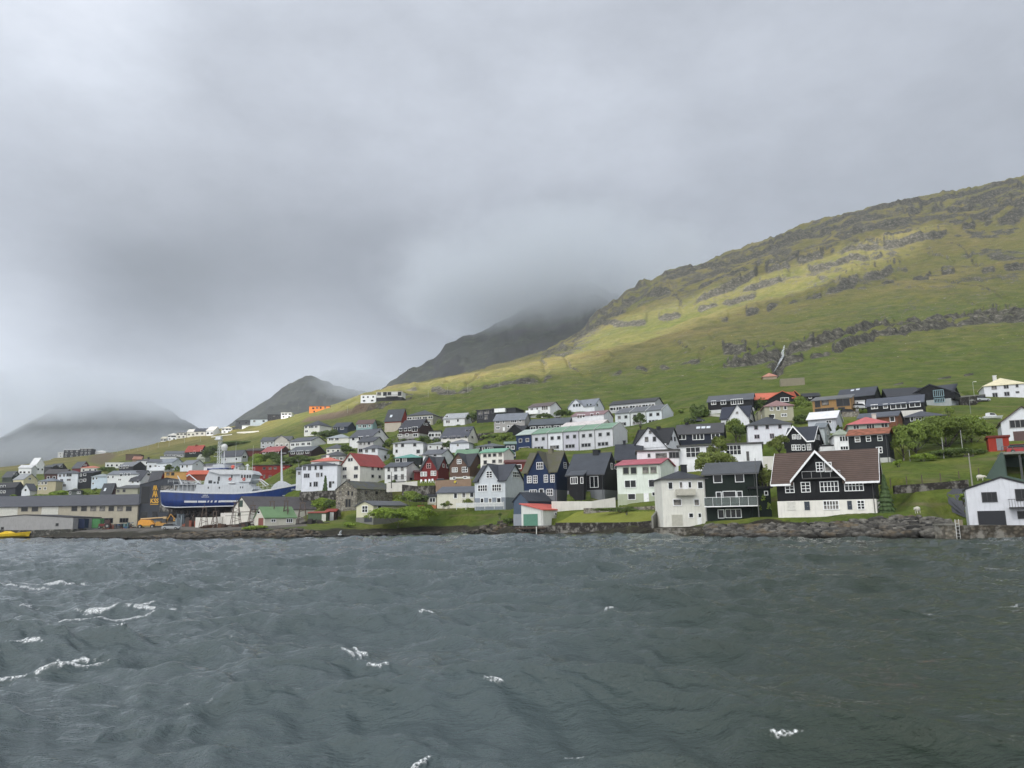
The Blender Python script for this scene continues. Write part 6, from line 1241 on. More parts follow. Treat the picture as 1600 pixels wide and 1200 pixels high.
for k, (a, b) in enumerate(((262, 766.5), (268, 765.5), (277, 765), (284, 755.5), (290, 755), (300, 755))):
    p = q3(a, b, -2 + k % 3); q.ball((p[0], -2 + (k % 3) * 1.4, p[2]), .55, 7, 4, sq=(1.2, 1, .8))
q.build('deck_gear', flat((.30, .31, .32), .6), ship)
# cradle
q = MB(); zk = -.3
for a in np.arange(272, 452, 9.5):
    p = q3(a, 797); dz = float(q3(a, 790)[2]) if a < 450 else 2
    for sg in (-1, 1):
        q.box(p[0] - .18, p[0] + .18, sg * 3.0 - .18, sg * 3.0 + .18, zk, dz - .8); q.tube((p[0], sg * 4.9, zk), (p[0], sg * 2.9, dz - 1.0), .12, n=4)
    q.box(p[0] - .22, p[0] + .22, -5, 5, zk + 1.5, zk + 1.85); q.box(p[0] - .3, p[0] + .3, -.5, .5, zk + 1.85, p[2] + .2)
for sg in (-1, 1): q.box(q3(268, 800)[0], q3(452, 800)[0], sg * 3.0 - .25, sg * 3.0 + .25, zk, zk + .5)
o = q.build('slip_cradle', flat((.035, .030, .028), .8), None, tuple(o0)); tag(o, 'dark steel and timber cradle under the blue ship', 'cradle')

# ------------------------------------------------------------------ yard things
def thing(label, cat, name, mbs, loc, rz=0, group=None):
    if len(mbs) == 1: o = mbs[0][1].build(mbs[0][0] if False else name, mbs[0][2], None, loc, rz); return tag(o, label, cat, group)
    r = empty(name, loc, rz, label=label, cat=cat, group=group)
    for nm, m_, mat in mbs: m_.build(nm, mat, r)
    return r
def gp(px, py, Y=None): return at(px, py, Y) if Y else gpt(px, py)
def container(label, x0, x1, y0, y1, Y, col):
    p = at(x0, y1, Y); w = at(x1, y1, Y)[0] - p[0]; h = z_at(p[0], Y, y0) - p[2]
    b = MB(); b.box(0, w, 0, 2.4, .15, h)
    n = int(w / .35)
    for k in range(n): b.box(.1 + k * w / n, .1 + (k + .5) * w / n - .04, -.06, 0, .3, h - .15)
    f = MB()
    for xx in (0, w - .15): f.box(xx, xx + .15, -.1, -.06, 0, h + .05)
    f.box(0, w, -.1, -.06, h - .15, h + .05); f.box(0, w, -.1, -.06, 0, .25)
    return thing(label, 'container', 'container', [('body', b, flat(col, .6)), ('frame', f, flat(tuple(c * .7 for c in col), .6))], tuple(p))
container('dark blue shipping container at the right end of the grey hall', 115.5, 131.5, 811, 826, 240, (.012, .025, .075))
container('bright green container behind the shore rocks', 143, 155.5, 810.5, 825.5, 243, rgb(76, 136, 84))
# tractor, boom lift, excavator
def wheel(par, x, y, r, w, nm='wheel'):
    t = MB(); t.tube((x, y - w / 2, r), (x, y + w / 2, r), r, n=14); o = t.build(nm, flat((.018, .018, .02), .8), par); h = MB(); h.tube((x, y - w / 2 - .03, r), (x, y + w / 2 + .03, r), r * .45, n=10); h.build('rim', flat((.3, .3, .28), .5), o)
p = at(163, 826, 241); tr_ = empty('tractor', tuple(p), .2, label='old dark red tractor parked beside the green container', cat='tractor')
b = MB(); b.box(-1.6, .4, -.45, .45, .7, 1.5); b.box(.2, 1.5, -.6, .6, .7, 1.3); b.build('body', flat(rgb(104, 36, 34), .6), tr_); b = MB(); b.box(.3, 1.5, -.65, .65, 1.3, 2.5); b.box(.2, 1.6, -.75, .75, 2.5, 2.65); b.build('cab', flat((.06, .03, .03), .4), tr_); b = MB(); b.tube((-1.0, .2, 1.5), (-1.0, .2, 2.6), .07); b.build('exhaust', flat((.05, .05, .05)), tr_)
for x_, r_ in ((-1.2, .45), (1.0, .8)):
    for y_ in (-.8, .8): wheel(tr_, x_, y_, r_, .35)
def heap(label, px, py, Y, w, h, cols, seed, cat='scrap heap', name='scrap_heap', n=30):
    r = random.Random(seed); p = at(px, py, Y); b = MB(); mats = [flat(c, .8) for c in cols]
    for k in range(n):
        x = r.uniform(-w / 2, w / 2); y = r.uniform(-1.2, 1.2); zt = max(.1, h * (1 - (abs(x) / (w / 2)) ** 2)) * r.uniform(.3, 1)
        if k % 3 == 0: b.tube((x - r.uniform(.4, 1.5), y, r.uniform(.05, zt)), (x + r.uniform(.4, 1.5), y + r.uniform(-.4, .4), zt), r.uniform(.05, .14), n=5, m=k % len(mats))
        else: s_ = r.uniform(.2, .55); b.box(x - s_, x + s_, y - s_, y + s_, -.3, zt, m=k % len(mats))
    return tag(b.build(name, mats, None, tuple(p), r.uniform(-.2, .2)), label, cat)
heap('heap of rusty red scrap and pipes right of the red tractor', 178, 826, 242, 6.5, 1.9, [rgb(126, 74, 60), rgb(92, 58, 50), (.05, .05, .05), rgb(60, 80, 110)], 3)
heap('pile of blue drums, hoses and ironwork before the charcoal hall corner', 198, 826, 243, 5.5, 2.3, [rgb(50, 78, 112), (.06, .07, .07), rgb(84, 110, 112), rgb(96, 78, 70)], 5)
heap('stack of grey tarpaulin bundles under the ship stern', 281, 822, 234, 3.6, 4.4, [(.05, .06, .07), (.10, .12, .14), rgb(120, 130, 136)], 6, 'tarpaulin stack', 'tarpaulin_stack', 26)
heap('stack of timber beams and racks under the ship, left of the white wall', 298, 823, 232, 5.0, 3.4, [rgb(96, 78, 62), (.05, .04, .035), rgb(128, 74, 60)], 8, 'timber stack', 'timber_stack', 30)
heap('low brown pile of planks in front of the white boatyard wall', 341, 823, 200, 8, 1.0, [rgb(88, 66, 52), rgb(66, 50, 42)], 9, 'plank pile', 'plank_pile', 26)
heap('dark overturned dinghy and boards before the white slate-roofed boathouse', 386, 821, 192, 6, 1.1, [(.03, .03, .03), rgb(74, 56, 50)], 10, 'boards', 'board_pile', 22)
heap('salmon orange nets heaped on the shore rocks below the tractor', 190, 830.5, 226, 4.6, .8, [rgb(214, 116, 88), rgb(186, 96, 74)], 11, 'fishing net', 'net_heap', 30)
heap('dark mound of earth and rope behind the green-roofed shed', 490, 819, 186, 6, 1.6, [(.03, .028, .026), (.05, .045, .04)], 12, 'mound', 'mound', 26)
p = at(229, 826, 236); bl = empty('boom_lift', tuple(p), .08, label='orange yellow boom lift with long beige boom below the KSS hall', cat='boom lift')
YO = flat(rgb(212, 150, 58), .5); b = MB(); b.exy([(-2.3, .9), (1.2, .9), (2.4, 1.3), (1.2, 2.6), (-1.6, 2.7), (-2.3, 2.1)], -.9, .9); b.build('body', YO, bl)
b = MB(); b.tube((-1.9, 0, 2.9), (5.2, 0, 3.25), .22, .18, 6); b.box(4.9, 5.8, -.5, .5, 2.7, 3.5); b.build('boom', flat(rgb(186, 160, 118), .5), bl)
b = MB(); b.box(-2.4, 2.6, -.7, .7, .5, .9); b.build('chassis', flat(rgb(150, 140, 90), .6), bl)
for x_ in (-1.6, 2.0):
    for y_ in (-1, 1): wheel(bl, x_, y_, .62, .45)
p = at(254, 826, 235); ex = empty('excavator', tuple(p), .1, label='ochre yellow excavator with raised arm under the ship stern', cat='excavator')
OC = flat(rgb(176, 132, 62), .6); b = MB(); b.box(-1.9, 1.2, -1, 1, .9, 1.7); b.box(-1.7, -.4, -1, .9, 1.7, 2.1); b.build('body', OC, ex); b = MB(); b.box(.0, 1.1, -.9, 0, 1.7, 2.9); b.build('cab', flat((.05, .05, .05), .3), ex)
b = MB(); b.tube((.6, .3, 1.6), (2.0, .3, 4.3), .2, .16, 6); b.tube((2.0, .3, 4.3), (3.2, .3, 3.0), .16, .12, 6); b.exy([(2.9, 2.2), (3.6, 2.2), (3.4, 3.1), (3.0, 3.1)], 0, .6); b.build('arm', OC, ex)
for y_ in (-1.1, .7): b = MB(); b.exy([(-1.7, .0), (1.7, .0), (2.0, .4), (1.7, .8), (-1.7, .8), (-2.0, .4)], y_, y_ + .45); b.build('track', flat((.02, .02, .02), .8), ex)
# red workboat under the ship
def boat(label, px, py, Y, L, hcol_, tcol, kind='motor', rz=0.0, name='motor_boat', cat='boat'):
    p = at(px, py, Y); r = empty(name, tuple(p), rz, label=label, cat=cat); n = 11; rows_ = []
    for k in range(n):
        t = k / (n - 1); x = (t - .5) * L; hb = L * .17 * (1 - max(0, (t - .45) / .55) ** 2.2) * (.82 + .18 * min(1, t * 4)); sh = L * .13 * (1 + .55 * t * t); hb = max(hb, .03)
        rows_.append([(x + t * t * .4, -hb, sh), (x, -hb * .86, sh * .45), (x, -.04, 0.05 * L * t * t), (x, .04, 0.05 * L * t * t), (x, hb * .86, sh * .45), (x + t * t * .4, hb, sh)])
    m_ = MB()
    for rr in rows_: m_.v += rr
    for i in range(n - 1):
        for j in range(5): m_.f.append((i * 6 + j, i * 6 + j + 1, i * 6 + 7 + j, i * 6 + 6 + j)); m_.m.append(0)
        m_.f.append((i * 6 + 5, i * 6, i * 6 + 6, i * 6 + 11)); m_.m.append(0)
    m_.f.append((0, 1, 2, 3, 4, 5)); m_.m.append(0); m_.build('hull', flat(hcol_, .3), r)
    c_ = MB(); s = L
    if kind == 'cover': c_.exy([(-.46 * s, .12 * s), (.38 * s, .15 * s), (-.02 * s, .16 * s), (-.17 * s, .22 * s)], -.13 * s, .13 * s); c_.build('cover', flat(tcol, .6), r)
    else:
        c_.exy([(-.18 * s, .13 * s), (.22 * s, .15 * s), (.10 * s, .27 * s), (-.15 * s, .29 * s)], -.10 * s, .10 * s); o = c_.build('cabin', flat(tcol, .35), r)
        g_ = MB(); g_.exy([(-.12 * s, .20 * s), (.13 * s, .20 * s), (.09 * s, .255 * s), (-.11 * s, .27 * s)], -.104 * s, .104 * s); g_.build('window', GL, o)
    return r
boat('red workboat stored under the ship beside the timber stack', 330, 820, 232, 6.0, rgb(190, 52, 46), rgb(170, 60, 52), 'motor')
boat('white motor boat parked on land below the lone white hip-roofed house', 1549, 656, 165, 5.2, rgb(214, 216, 218), rgb(206, 208, 210), 'motor', 0.15)
boat('small yellow boat with peaked yellow cover moored at the quay by the left edge', 20, 841, 229, 9.5, rgb(206, 176, 40), rgb(226, 192, 44), 'cover')
# ------------------------------------------------------------------ walls, fences, quays
def wallrun(label, pts, h, th, mat, cat='wall', name='stone_wall', low=1.5, Ys=None, cap=None):
    """a wall along photo points (foot line); it follows the ground"""
    P_ = [at(a, b, Ys[i]) if Ys else gpt(a, b) for i, (a, b) in enumerate(pts)]; b = MB(); o = P_[0]
    for p, q_ in zip(P_, P_[1:]):
        d = q_ - p; L_ = np.hypot(d[0], d[1]); n_ = np.array([-d[1], d[0], 0]) / L_ * th; k = max(1, int(L_ / 3))
        for i in range(k):
            a0 = p + d * i / k - o; a1 = p + d * (i + 1) / k - o; up = np.array([0, 0, h]); lo_ = np.array([0, 0, -low])
            b.hexa([a0 + lo_, a1 + lo_, a1 + n_ + lo_, a0 + n_ + lo_], [a0 + up, a1 + up, a1 + n_ + up, a0 + n_ + up])
    ob = b.build(name, mat, None, tuple(o)); tag(ob, label, cat)
    if cap:
        c_ = MB()
        for p, q_ in zip(P_, P_[1:]):
            d = q_ - p; L_ = np.hypot(d[0], d[1]); n_ = np.array([-d[1], d[0], 0]) / L_; a0 = p - o - n_ * .06; a1 = q_ - o - n_ * .06; w_ = n_ * (th + .12)
            u0 = np.array([0, 0, h + .004]); u1 = np.array([0, 0, h + .12]); c_.hexa([a0 + u0, a1 + u0, a1 + w_ + u0, a0 + w_ + u0], [a0 + u1, a1 + u1, a1 + w_ + u1, a0 + w_ + u1])
        c_.build('coping', flat(cap), ob)
    return ob
DST = wallmat(rgb(62, 58, 54), 'stone'); LST = wallmat(rgb(128, 122, 110), 'stone'); CON = wallmat(rgb(128, 128, 122), 'render'); WWA = wallmat(rgb(206, 204, 198), 'render')
wallrun('dark stone sea wall holding up the mown lawn', [(868, 835), (900, 835), (960, 835.5), (1000, 835), (1021, 833)], 2.1, 1.2, DST, 'sea wall', 'sea_wall', Ys=[143, 141.5, 137, 133, 131.5])
wallrun('old dark stone retaining wall along the path right of the conifer', [(1398, 768), (1440, 765), (1480, 762), (1514, 758.5)], .85, .6, DST, low=.35, Ys=[112.6, 112.2, 112, 111.6])
wallrun('peeling whitewashed garden wall below the black house', [(862, 797), (900, 797), (925, 797), (962, 791)], 1.7, .4, WWA, 'garden wall', 'garden_wall', Ys=[152.5, 152, 151.5, 152])
wallrun('long low stone terrace wall with hedge at the back of the mown lawn', [(912, 802), (960, 801), (1000, 800), (1030, 798)], .95, .5, LST, 'terrace wall', 'terrace_wall', Ys=[149, 146, 143, 141])
wallrun('pale concrete stair wall between the lawn and the beige house', [(1021, 821), (1026, 815), (1036, 803)], 1.5, .3, CON, 'stair wall', 'stair_wall', Ys=[129, 131, 134])
wallrun('terracotta coloured low wall left of the low white garage house', [(652, 796), (681, 796)], 1.0, .3, wallmat(rgb(168, 104, 76), 'render'), 'garden wall', 'garden_wall', Ys=[190, 187])
wallrun('dark weathered retaining wall below the red house terrace', [(628, 772), (650, 775), (679, 774)], 2.4, .6, DST, 'retaining wall', 'retaining_wall', Ys=[196, 192, 190])
wallrun('white wall below the white house with the railed balcony', [(604, 760), (628, 759), (652, 757)], .9, .3, WWA, 'garden wall', 'garden_wall', Ys=[207, 206, 206])
wallrun('pinkish terrace wall under the brown wooden house', [(680, 760), (710, 758.5), (736, 757)], 1.5, .4, wallmat(rgb(140, 118, 100), 'render'), 'terrace wall', 'terrace_wall', Ys=[202, 201, 200])
wallrun('black stone wall under the tall white three-storey house', [(468, 774), (500, 773), (526, 772)], 1.0, .5, DST, 'retaining wall', 'retaining_wall', Ys=[221, 219, 217])
wallrun('bright white boatyard wall between the cradle and the slate-roofed boathouse', [(305, 821), (328, 821), (346, 820)], 2.2, .3, WWA, 'yard wall', 'yard_wall', Ys=[218, 216, 213])
wallrun('higher white boatyard wall touching the slate-roofed boathouse', [(344, 819), (366, 818)], 3.0, .3, WWA, 'yard wall', 'yard_wall', Ys=[214, 211])
wallrun('long concrete quay wall below the light grey hall at the left edge', [(-70, 841), (40, 841), (112, 839)], 2.3, 6, wallmat(rgb(74, 74, 68), 'stone'), 'quay', 'quay', Ys=[232, 230.5, 228])
wallrun('stone quay below the white boathouse at the right edge', [(1503, 841), (1560, 840), (1640, 841)], 1.35, 3.2, wallmat(rgb(84, 78, 68), 'stone'), 'quay', 'quay', Ys=[86.6, 86.2, 85.6])
wallrun('dark stone landing under the white boathouse with the salmon red roof', [(800, 836), (835, 836.5), (868, 836)], 1.75, 9, DST, 'landing', 'landing', Ys=[151, 146, 144])
wallrun('concrete landing under the greyish beige three-storey house', [(1022, 836), (1060, 836), (1110, 835)], 1.0, 6, wallmat(rgb(88, 84, 74), 'stone'), 'landing', 'landing', Ys=[122, 120.5, 117])
wallrun('grey concrete retaining wall under the tall white cream-roofed house', [(1541, 645), (1574, 644)], 2.0, .4, CON, 'retaining wall', 'retaining_wall', Ys=[205, 203])
wallrun('pale green ledge of stones left of the long black bungalow', [(1097, 650), (1126, 652)], .8, .4, wallmat(rgb(190, 190, 184), 'render'), 'garden wall', 'garden_wall')
wallrun('white garden wall at the corner right of the long white building', [(1192, 722), (1213, 722)], 1.1, .3, WWA, 'garden wall', 'garden_wall', Ys=[148, 146])
# picket fence
Pf = [at(713, 793, 176), at(787, 792.5, 173.5)]; o = Pf[0]; fe = empty('picket_fence', tuple(o), math.atan2((Pf[1] - o)[1], (Pf[1] - o)[0]), label='white picket fence in front of the light grey gabled house', cat='fence'); Lf = np.linalg.norm(Pf[1] - o)
b = MB()
for k in range(int(Lf / .16)): b.box(k * .16, k * .16 + .10, 0, .03, .05, 1.0)
b.build('picket_panel', flat(rgb(214, 216, 216)), fe); b = MB(); b.box(0, Lf, .035, .08, .25, .33); b.box(0, Lf, .035, .08, .75, .83); b.build('fence_rail', flat(rgb(204, 206, 206)), fe)
for k in range(6): b = MB(); b.box(Lf * k / 5 - .06, Lf * k / 5 + .06, .085, .2, -.5, 1.1); b.build('fence_post', flat(rgb(204, 206, 206)), fe)
# wire fence on the right field
fg = 'wire fence posts on the right field'
Pw = [(1392, 760), (1417, 757), (1441, 755), (1470, 752), (1499, 749), (1530, 744), (1563, 743)]
ORD = ['first', 'second', 'third', 'fourth', 'fifth', 'sixth', 'seventh', 'eighth', 'ninth', 'tenth']
for i, (a, b_) in enumerate(Pw):
    p = gpt(a, b_); b = MB(); b.box(-.06, .06, -.06, .06, -.3, 1.15); b.box(-.075, .075, -.075, .075, 1.15, 1.2); tag(b.build('fence_post', flat(rgb(92, 84, 70), .8), None, tuple(p)), f'thin weathered fence post in the grassy field above the stone wall, {ORD[i]} from the left', 'fence post', fg)
# poles, lamps
def pole(label, px, yb_, yt, Y=None, r=.11, col=rgb(142, 140, 132), arm=False, cat='pole', name='utility_pole', group=None, lampc=None):
    p = at(px, yb_, Y) if Y else gpt(px, yb_); h = z_at(p[0], p[1], yt) - p[2]; rt_ = empty(name, tuple(p), 0, label=label, cat=cat, group=group)
    b = MB(); b.tube((0, 0, -.5), (0, 0, h), r, r * .65, 8); b.build('post', flat(col, .7), rt_)
    if arm:
        b = MB(); b.box(-.7, .7, -.05, .05, h - .5, h - .38)
        for x_ in (-.6, 0, .6): b.tube((x_, 0, h - .38), (x_, 0, h - .2), .05, n=6)
        b.build('crossarm', flat((.08, .07, .06), .7), rt_)
    if lampc: b = MB(); b.tube((0, 0, h), (.5, 0, h + .12), r * .5, n=6); b.box(.35, 1.0, -.12, .12, h + .05, h + .2); b.build('lamp_head', flat(lampc, .4), rt_)
    return rt_
pole('grey utility pole with crossarm in front of the stone wall, beside the path', 1519.5, 760, 708, 111, arm=True)
pole('pale post standing in front of the big spreading trees, left one', 1475, 716, 684, 131, .07, rgb(170, 172, 168))
pole('pale post standing in front of the big spreading trees, right one', 1504.5, 706, 672, 137, .07, rgb(170, 172, 168))
pole('short pale post at the left end of the hedge below the big trees', 1422, 718, 703, 131, .06, rgb(150, 152, 150))
pole('street lamp with white head on the grass left of the lone white house', 1523, 624, 597, 210, .08, rgb(150, 156, 150), lampc=rgb(214, 214, 210), name='street_lamp', cat='street lamp')
pole('street lamp standing on the upper road behind the big trees', 1518, 655, 626, 180, .08, rgb(130, 136, 132), lampc=rgb(170, 172, 170), name='street_lamp', cat='street lamp')
pole('dark wooden pole before the white house with the railed balcony', 611.5, 760, 737, 205, .12, (.05, .045, .04))
pole('pole beside the glass balcony corner of the dark green house', 1186.5, 812, 716, 119, .09, rgb(96, 98, 98))
lampg = 'street lamps along the crest road at the left'
for i, (a, yb_, yt) in enumerate([(175, 710, 701), (183, 708.5, 699.5), (191.5, 707, 698), (202, 705.5, 697), (215, 704.5, 696), (231, 703, 695), (247, 700.5, 692), (264, 698, 689), (288, 693, 684), (313, 690, 680)]):
    pole(f'slim pale street lamp on the green crest, {ORD[i]} from the left of the row', a, yb_, yt, None, .09, rgb(170, 174, 170), lampc=rgb(206, 208, 206), name='street_lamp', cat='street lamp', group=lampg)
for i, (a, yb_, yt) in enumerate([(466, 640, 630), (543, 646, 634), (610, 628, 616), (669, 622, 610), (699, 616, 604), (731, 614, 600), (780, 606, 594)]):
    pole(f'thin pole on the open green slope above the town, {ORD[i]} from the left', a, yb_, yt, None, .10, rgb(150, 150, 140), name='utility_pole', group='thin poles on the open slope')
# boatyard trestles
def trestle(label, px, yb_, w, h, Y):
    p = at(px, yb_, Y); b = MB()
    for sg in (-1, 1):
        b.tube((sg * w / 2, -.8, -.3), (sg * w * .2, 0, h), .09, n=5); b.tube((sg * w / 2, .8, -.3), (sg * w * .2, 0, h), .09, n=5)
    for k in range(1, 5): z = h * k / 5; ww = w / 2 - (w * .3) * k / 5; b.tube((-ww, 0, z), (ww, 0, z + (.6 if k % 2 else -.6)), .06, n=5)
    b.box(-w * .35, w * .35, -.1, .1, h, h + .2); b.tube((0, 0, h), (0, 0, h + 1.2), .06, n=5)
    tag(b.build('trestle', flat(rgb(92, 80, 72), .8), None, tuple(p)), label, 'trestle', 'boatyard trestles')
for i, (a, y_, w, h, Y, lb) in enumerate([(318, 824, 2.0, 5.2, 212, 'wooden trestle in front of the bright white boatyard wall'), (335, 824, 1.6, 4.2, 212, 'narrow wooden trestle at the right part of the bright white boatyard wall'), (368, 823, 2.6, 6.2, 203, 'tall wooden trestle before the gable of the slate-roofed boathouse'), (394, 822, 2.2, 5.0, 196, 'leaning wooden trestle just left of the green-roofed shed'), (424, 821, 2.0, 5.6, 190, 'wooden trestle rising over the left of the green roof'), (446, 821, 1.6, 5.8, 191, 'wooden trestle rising over the right of the green roof'), (472, 820, 2.4, 5.2, 192, 'wooden trestle between the green-roofed shed and the moss green shed')]): trestle(lb, a, y_, w, h, Y)
# overhead runway beam
b = MB(); A_, B_ = at(352, 801, 203), at(452, 797, 190); o = A_; b.tube((0, 0, 0), tuple(B_ - A_), .1, n=6); A2, B2 = at(352, 806, 203), at(420, 803, 192); b.tube(tuple(A2 - o), tuple(B2 - o), .06, n=5)
tag(b.build('runway_beam', flat(rgb(96, 90, 84), .7), None, tuple(o)), 'long thin beam carried by the boatyard trestles', 'beam')
# jetty
p = at(805, 838, 146); jt = empty('jetty', tuple(p), -.05, label='small weathered wooden jetty in front of the boathouses', cat='jetty'); b = MB(); zt_ = z_at(p[0], p[1], 824.5) - p[2]
b.box(0, 5.6, -1.2, 2.4, zt_ - .25, zt_); b.build('deck', flat(rgb(72, 60, 52), .85), jt)
for x_ in (.2, 2.7, 5.4): b = MB(); b.tube((x_, -1.1, -1.2), (x_, -1.1, zt_ - .25), .11, n=7); b.build('pile', flat((.03, .026, .022), .9), jt)
b = MB(); b.tube((4.0, -1.3, -.4), (4.0, -1.3, zt_ + .1), .09, n=7); b.build('fender', flat(rgb(206, 206, 200)), jt); b = MB(); b.box(.2, 5.4, -1.05, -.9, zt_ * .35, zt_ * .5); b.build('brace', flat(rgb(60, 50, 42), .85), jt)
# stone hut with ladder in the shore rocks at the right
p = at(1478, 839, 87); w = (1496 - 1478) / F * 87; hu = empty('slip_hut', tuple(p), 0, label='small stone hut with white ladder at the end of the boulder bank', cat='hut')
b = MB(); b.box(0, w, 0, 2.2, -.8, 1.25); b.build('wall', LST, hu); b = MB(); b.box(-.1, w + .1, -.1, 2.3, 1.25, 1.42); b.build('roof', flat(rgb(120, 118, 110), .8), hu)
b = MB()
for x_ in (w * .86, w * .86 + .4): b.tube((x_, -.15, -.9), (x_, -.15, 1.9), .035, n=5)
for k in range(7): b.tube((w * .86, -.15, -.7 + k * .36), (w * .86 + .4, -.15, -.7 + k * .36), .025, n=5)
b.build('ladder', flat(rgb(204, 206, 204)), hu)
p = at(1493, 826, 91); b = MB(); b.box(0, .9, 0, .12, 0, 1.0)
for k in range(7): b.box(.02 + k * .13, .12 + k * .13, -.03, 0, .02, 1.0)
tag(b.build('hatch_gate', flat(rgb(138, 128, 108), .8), None, tuple(p)), 'small grey plank gate beside the stone hut', 'gate')
# carport and ramp by the right edge
p = at(1583, 745, 114); cp = empty('carport', tuple(p), -.5, label='dark open carport under a concrete deck with green-grey side wall at the right edge', cat='carport')
zt_ = z_at(p[0], p[1], 706) - p[2]
b = MB(); b.box(-1.2, 9, -.2, 8, zt_ - .35, zt_); b.build('deck', CON, cp); b = MB(); b.box(-1.0, -.7, 0, 8, -2, zt_ - .36); b.box(-.7, 9, 7.4, 7.8, -2, zt_ - .36); b.exy([(-4.2, -1.2), (8, -4), (8, -2.6), (-.9, .2), (-.9, zt_ - .1), (-1.2, zt_ - .1)], -.5, -.25); b.build('wall', wallmat(rgb(72, 88, 82), 'render'), cp)
b = MB(); b.box(1.0, 1.3, .1, .4, -2, zt_ - .36); b.build('pillar', flat((.05, .055, .055)), cp); put_door(cp, (2.1, 6.9, -1.0), None, 1.2, 2.0, rgb(170, 96, 36), 'door'); b = MB(); b.tube((-1, .0, zt_ + .8), (8.8, .0, zt_ + .8), .04); b.tube((-1, 0, zt_ + .45), (8.8, 0, zt_ + .45), .03)
for k in range(8): b.tube((-1 + k * 1.4, 0, zt_), (-1 + k * 1.4, 0, zt_ + .8), .035, n=5)
b.build('railing', flat((.06, .08, .08)), cp); carz = tuple(np.array(p) + np.array([4.6, 4.2, zt_]))
# cars
def car(label, loc, rz, col, L_=4.2):
    r = empty('parked_car', tuple(loc), rz, label=label, cat='car'); b = MB()
    b.exy([(-L_ / 2, .3), (L_ / 2, .3), (L_ / 2 + .02, .7), (L_ / 2 - .9, .88), (-L_ / 2 + .1, .92), (-L_ / 2 - .02, .6)], -.85, .85); b.build('body', flat(col, .25, .5), r)
    b = MB(); b.hexa([(-L_ / 2 + .15, -.82, .9), (L_ / 2 - .95, -.82, .87), (L_ / 2 - .95, .82, .87), (-L_ / 2 + .15, .82, .9)], [(-L_ / 2 + .55, -.66, 1.42), (L_ / 2 - 1.75, -.66, 1.42), (L_ / 2 - 1.75, .66, 1.42), (-L_ / 2 + .55, .66, 1.42)]); c_ = b.build('cabin', GL, r)
    b = MB(); b.box(-L_ / 2 + .58, L_ / 2 - 1.78, -.64, .64, 1.425, 1.47); b.build('car_roof', flat(col, .25, .5), r)
    for x_ in (-L_ * .31, L_ * .31):
        for y_ in (-.78, .78): wheel(r, x_, y_, .32, .2)
    for y_ in (-.6, .6): b = MB(); b.box(L_ / 2 + .02, L_ / 2 + .05, y_ - .15, y_ + .15, .58, .72); b.build('headlight', flat((.7, .7, .65), .1), r)
    return r
car('red car parked on the concrete deck at the right edge', carz, -.45, rgb(150, 24, 28)); car('silver car parked above the pinkish terrace wall', at(692, 757, 203) + [0, 0, .0], .05, rgb(178, 184, 190)); car('yellow car parked below the brown wooden house', at(722, 756.5, 201.8), .05, rgb(196, 178, 60)); 
car('dark car beside the black cabin bushes below the long black house', gpt(1260 - 171, 660), .3, rgb(70, 74, 80))
# pipes of white outdoor chairs on the red house terrace
for k, (a, b_) in enumerate([(658, 755), (665, 755), (671, 754.5), (676, 754)]):
    p = at(a, b_, 203); r = empty('garden_chair', tuple(p), .1 * k, label=f'white plastic garden chair on the terrace of the red gabled house, {ORD[k]} from the left', cat='chair', group='white garden chairs'); q = MB(); q.box(-.25, .25, -.25, .25, .42, .47); q.build('seat', flat(WHITE), r); q = MB(); q.box(-.25, .25, .22, .27, .47, 1.0); q.build('backrest', flat(WHITE), r)
    for x_ in (-.22, .22):
        for y_ in (-.22, .22): q = MB(); q.box(x_ - .025, x_ + .025, y_ - .025, y_ + .025, 0, .42); q.build('leg', flat(WHITE), r)
# satellite dish
p = at(467, 722, 285); r = empty('satellite_dish', tuple(p), .2, label='white satellite dish among the dark bushes right of the ship mast', cat='dish'); b = MB(); b.tube((0, 0, -3), (0, 0, .6), .12); b.build('post', flat((.4, .4, .4)), r); b = MB(); b.ball((0, 0, 1.2), 1.35, 14, 8, sq=(1, .25, .9)); b.build('dish', flat(rgb(206, 208, 206)), r)
# path
def drape(name, pts, wid, mat, label, cat=None, lift=.06, kind='structure'):
    P_ = [gpt(a, b) for a, b in pts]; m_ = MB(); L_ = []; 
    for i, p in enumerate(P_):
        d = P_[min(i + 1, len(P_) - 1)] - P_[max(i - 1, 0)]; n_ = np.array([-d[1], d[0], 0]); n_ /= np.linalg.norm(n_) + 1e-9; w_ = wid[i] if isinstance(wid, (list, tuple)) else wid
        for s_ in np.linspace(-.5, .5, 5): q_ = p + n_ * w_ * s_; L_.append((q_[0], q_[1], ground(q_[0], q_[1]) + lift))
    m_.v = L_
    for i in range(len(P_) - 1):
        for j in range(4): m_.f.append((i * 5 + j, i * 5 + j + 1, i * 5 + 6 + j, i * 5 + 5 + j)); m_.m.append(0)
    o = m_.build(name, mat); return tag(o, label, cat, kind=kind)
def dense(pts, n=8):
    out = []
    for (a, b), (c_, d_) in zip(pts, pts[1:]):
        for k in range(n): out.append((a + (c_ - a) * k / n, b + (d_ - b) * k / n))
    return out + [pts[-1]]
ASPH = wallmat(rgb(72, 74, 80), 'render')
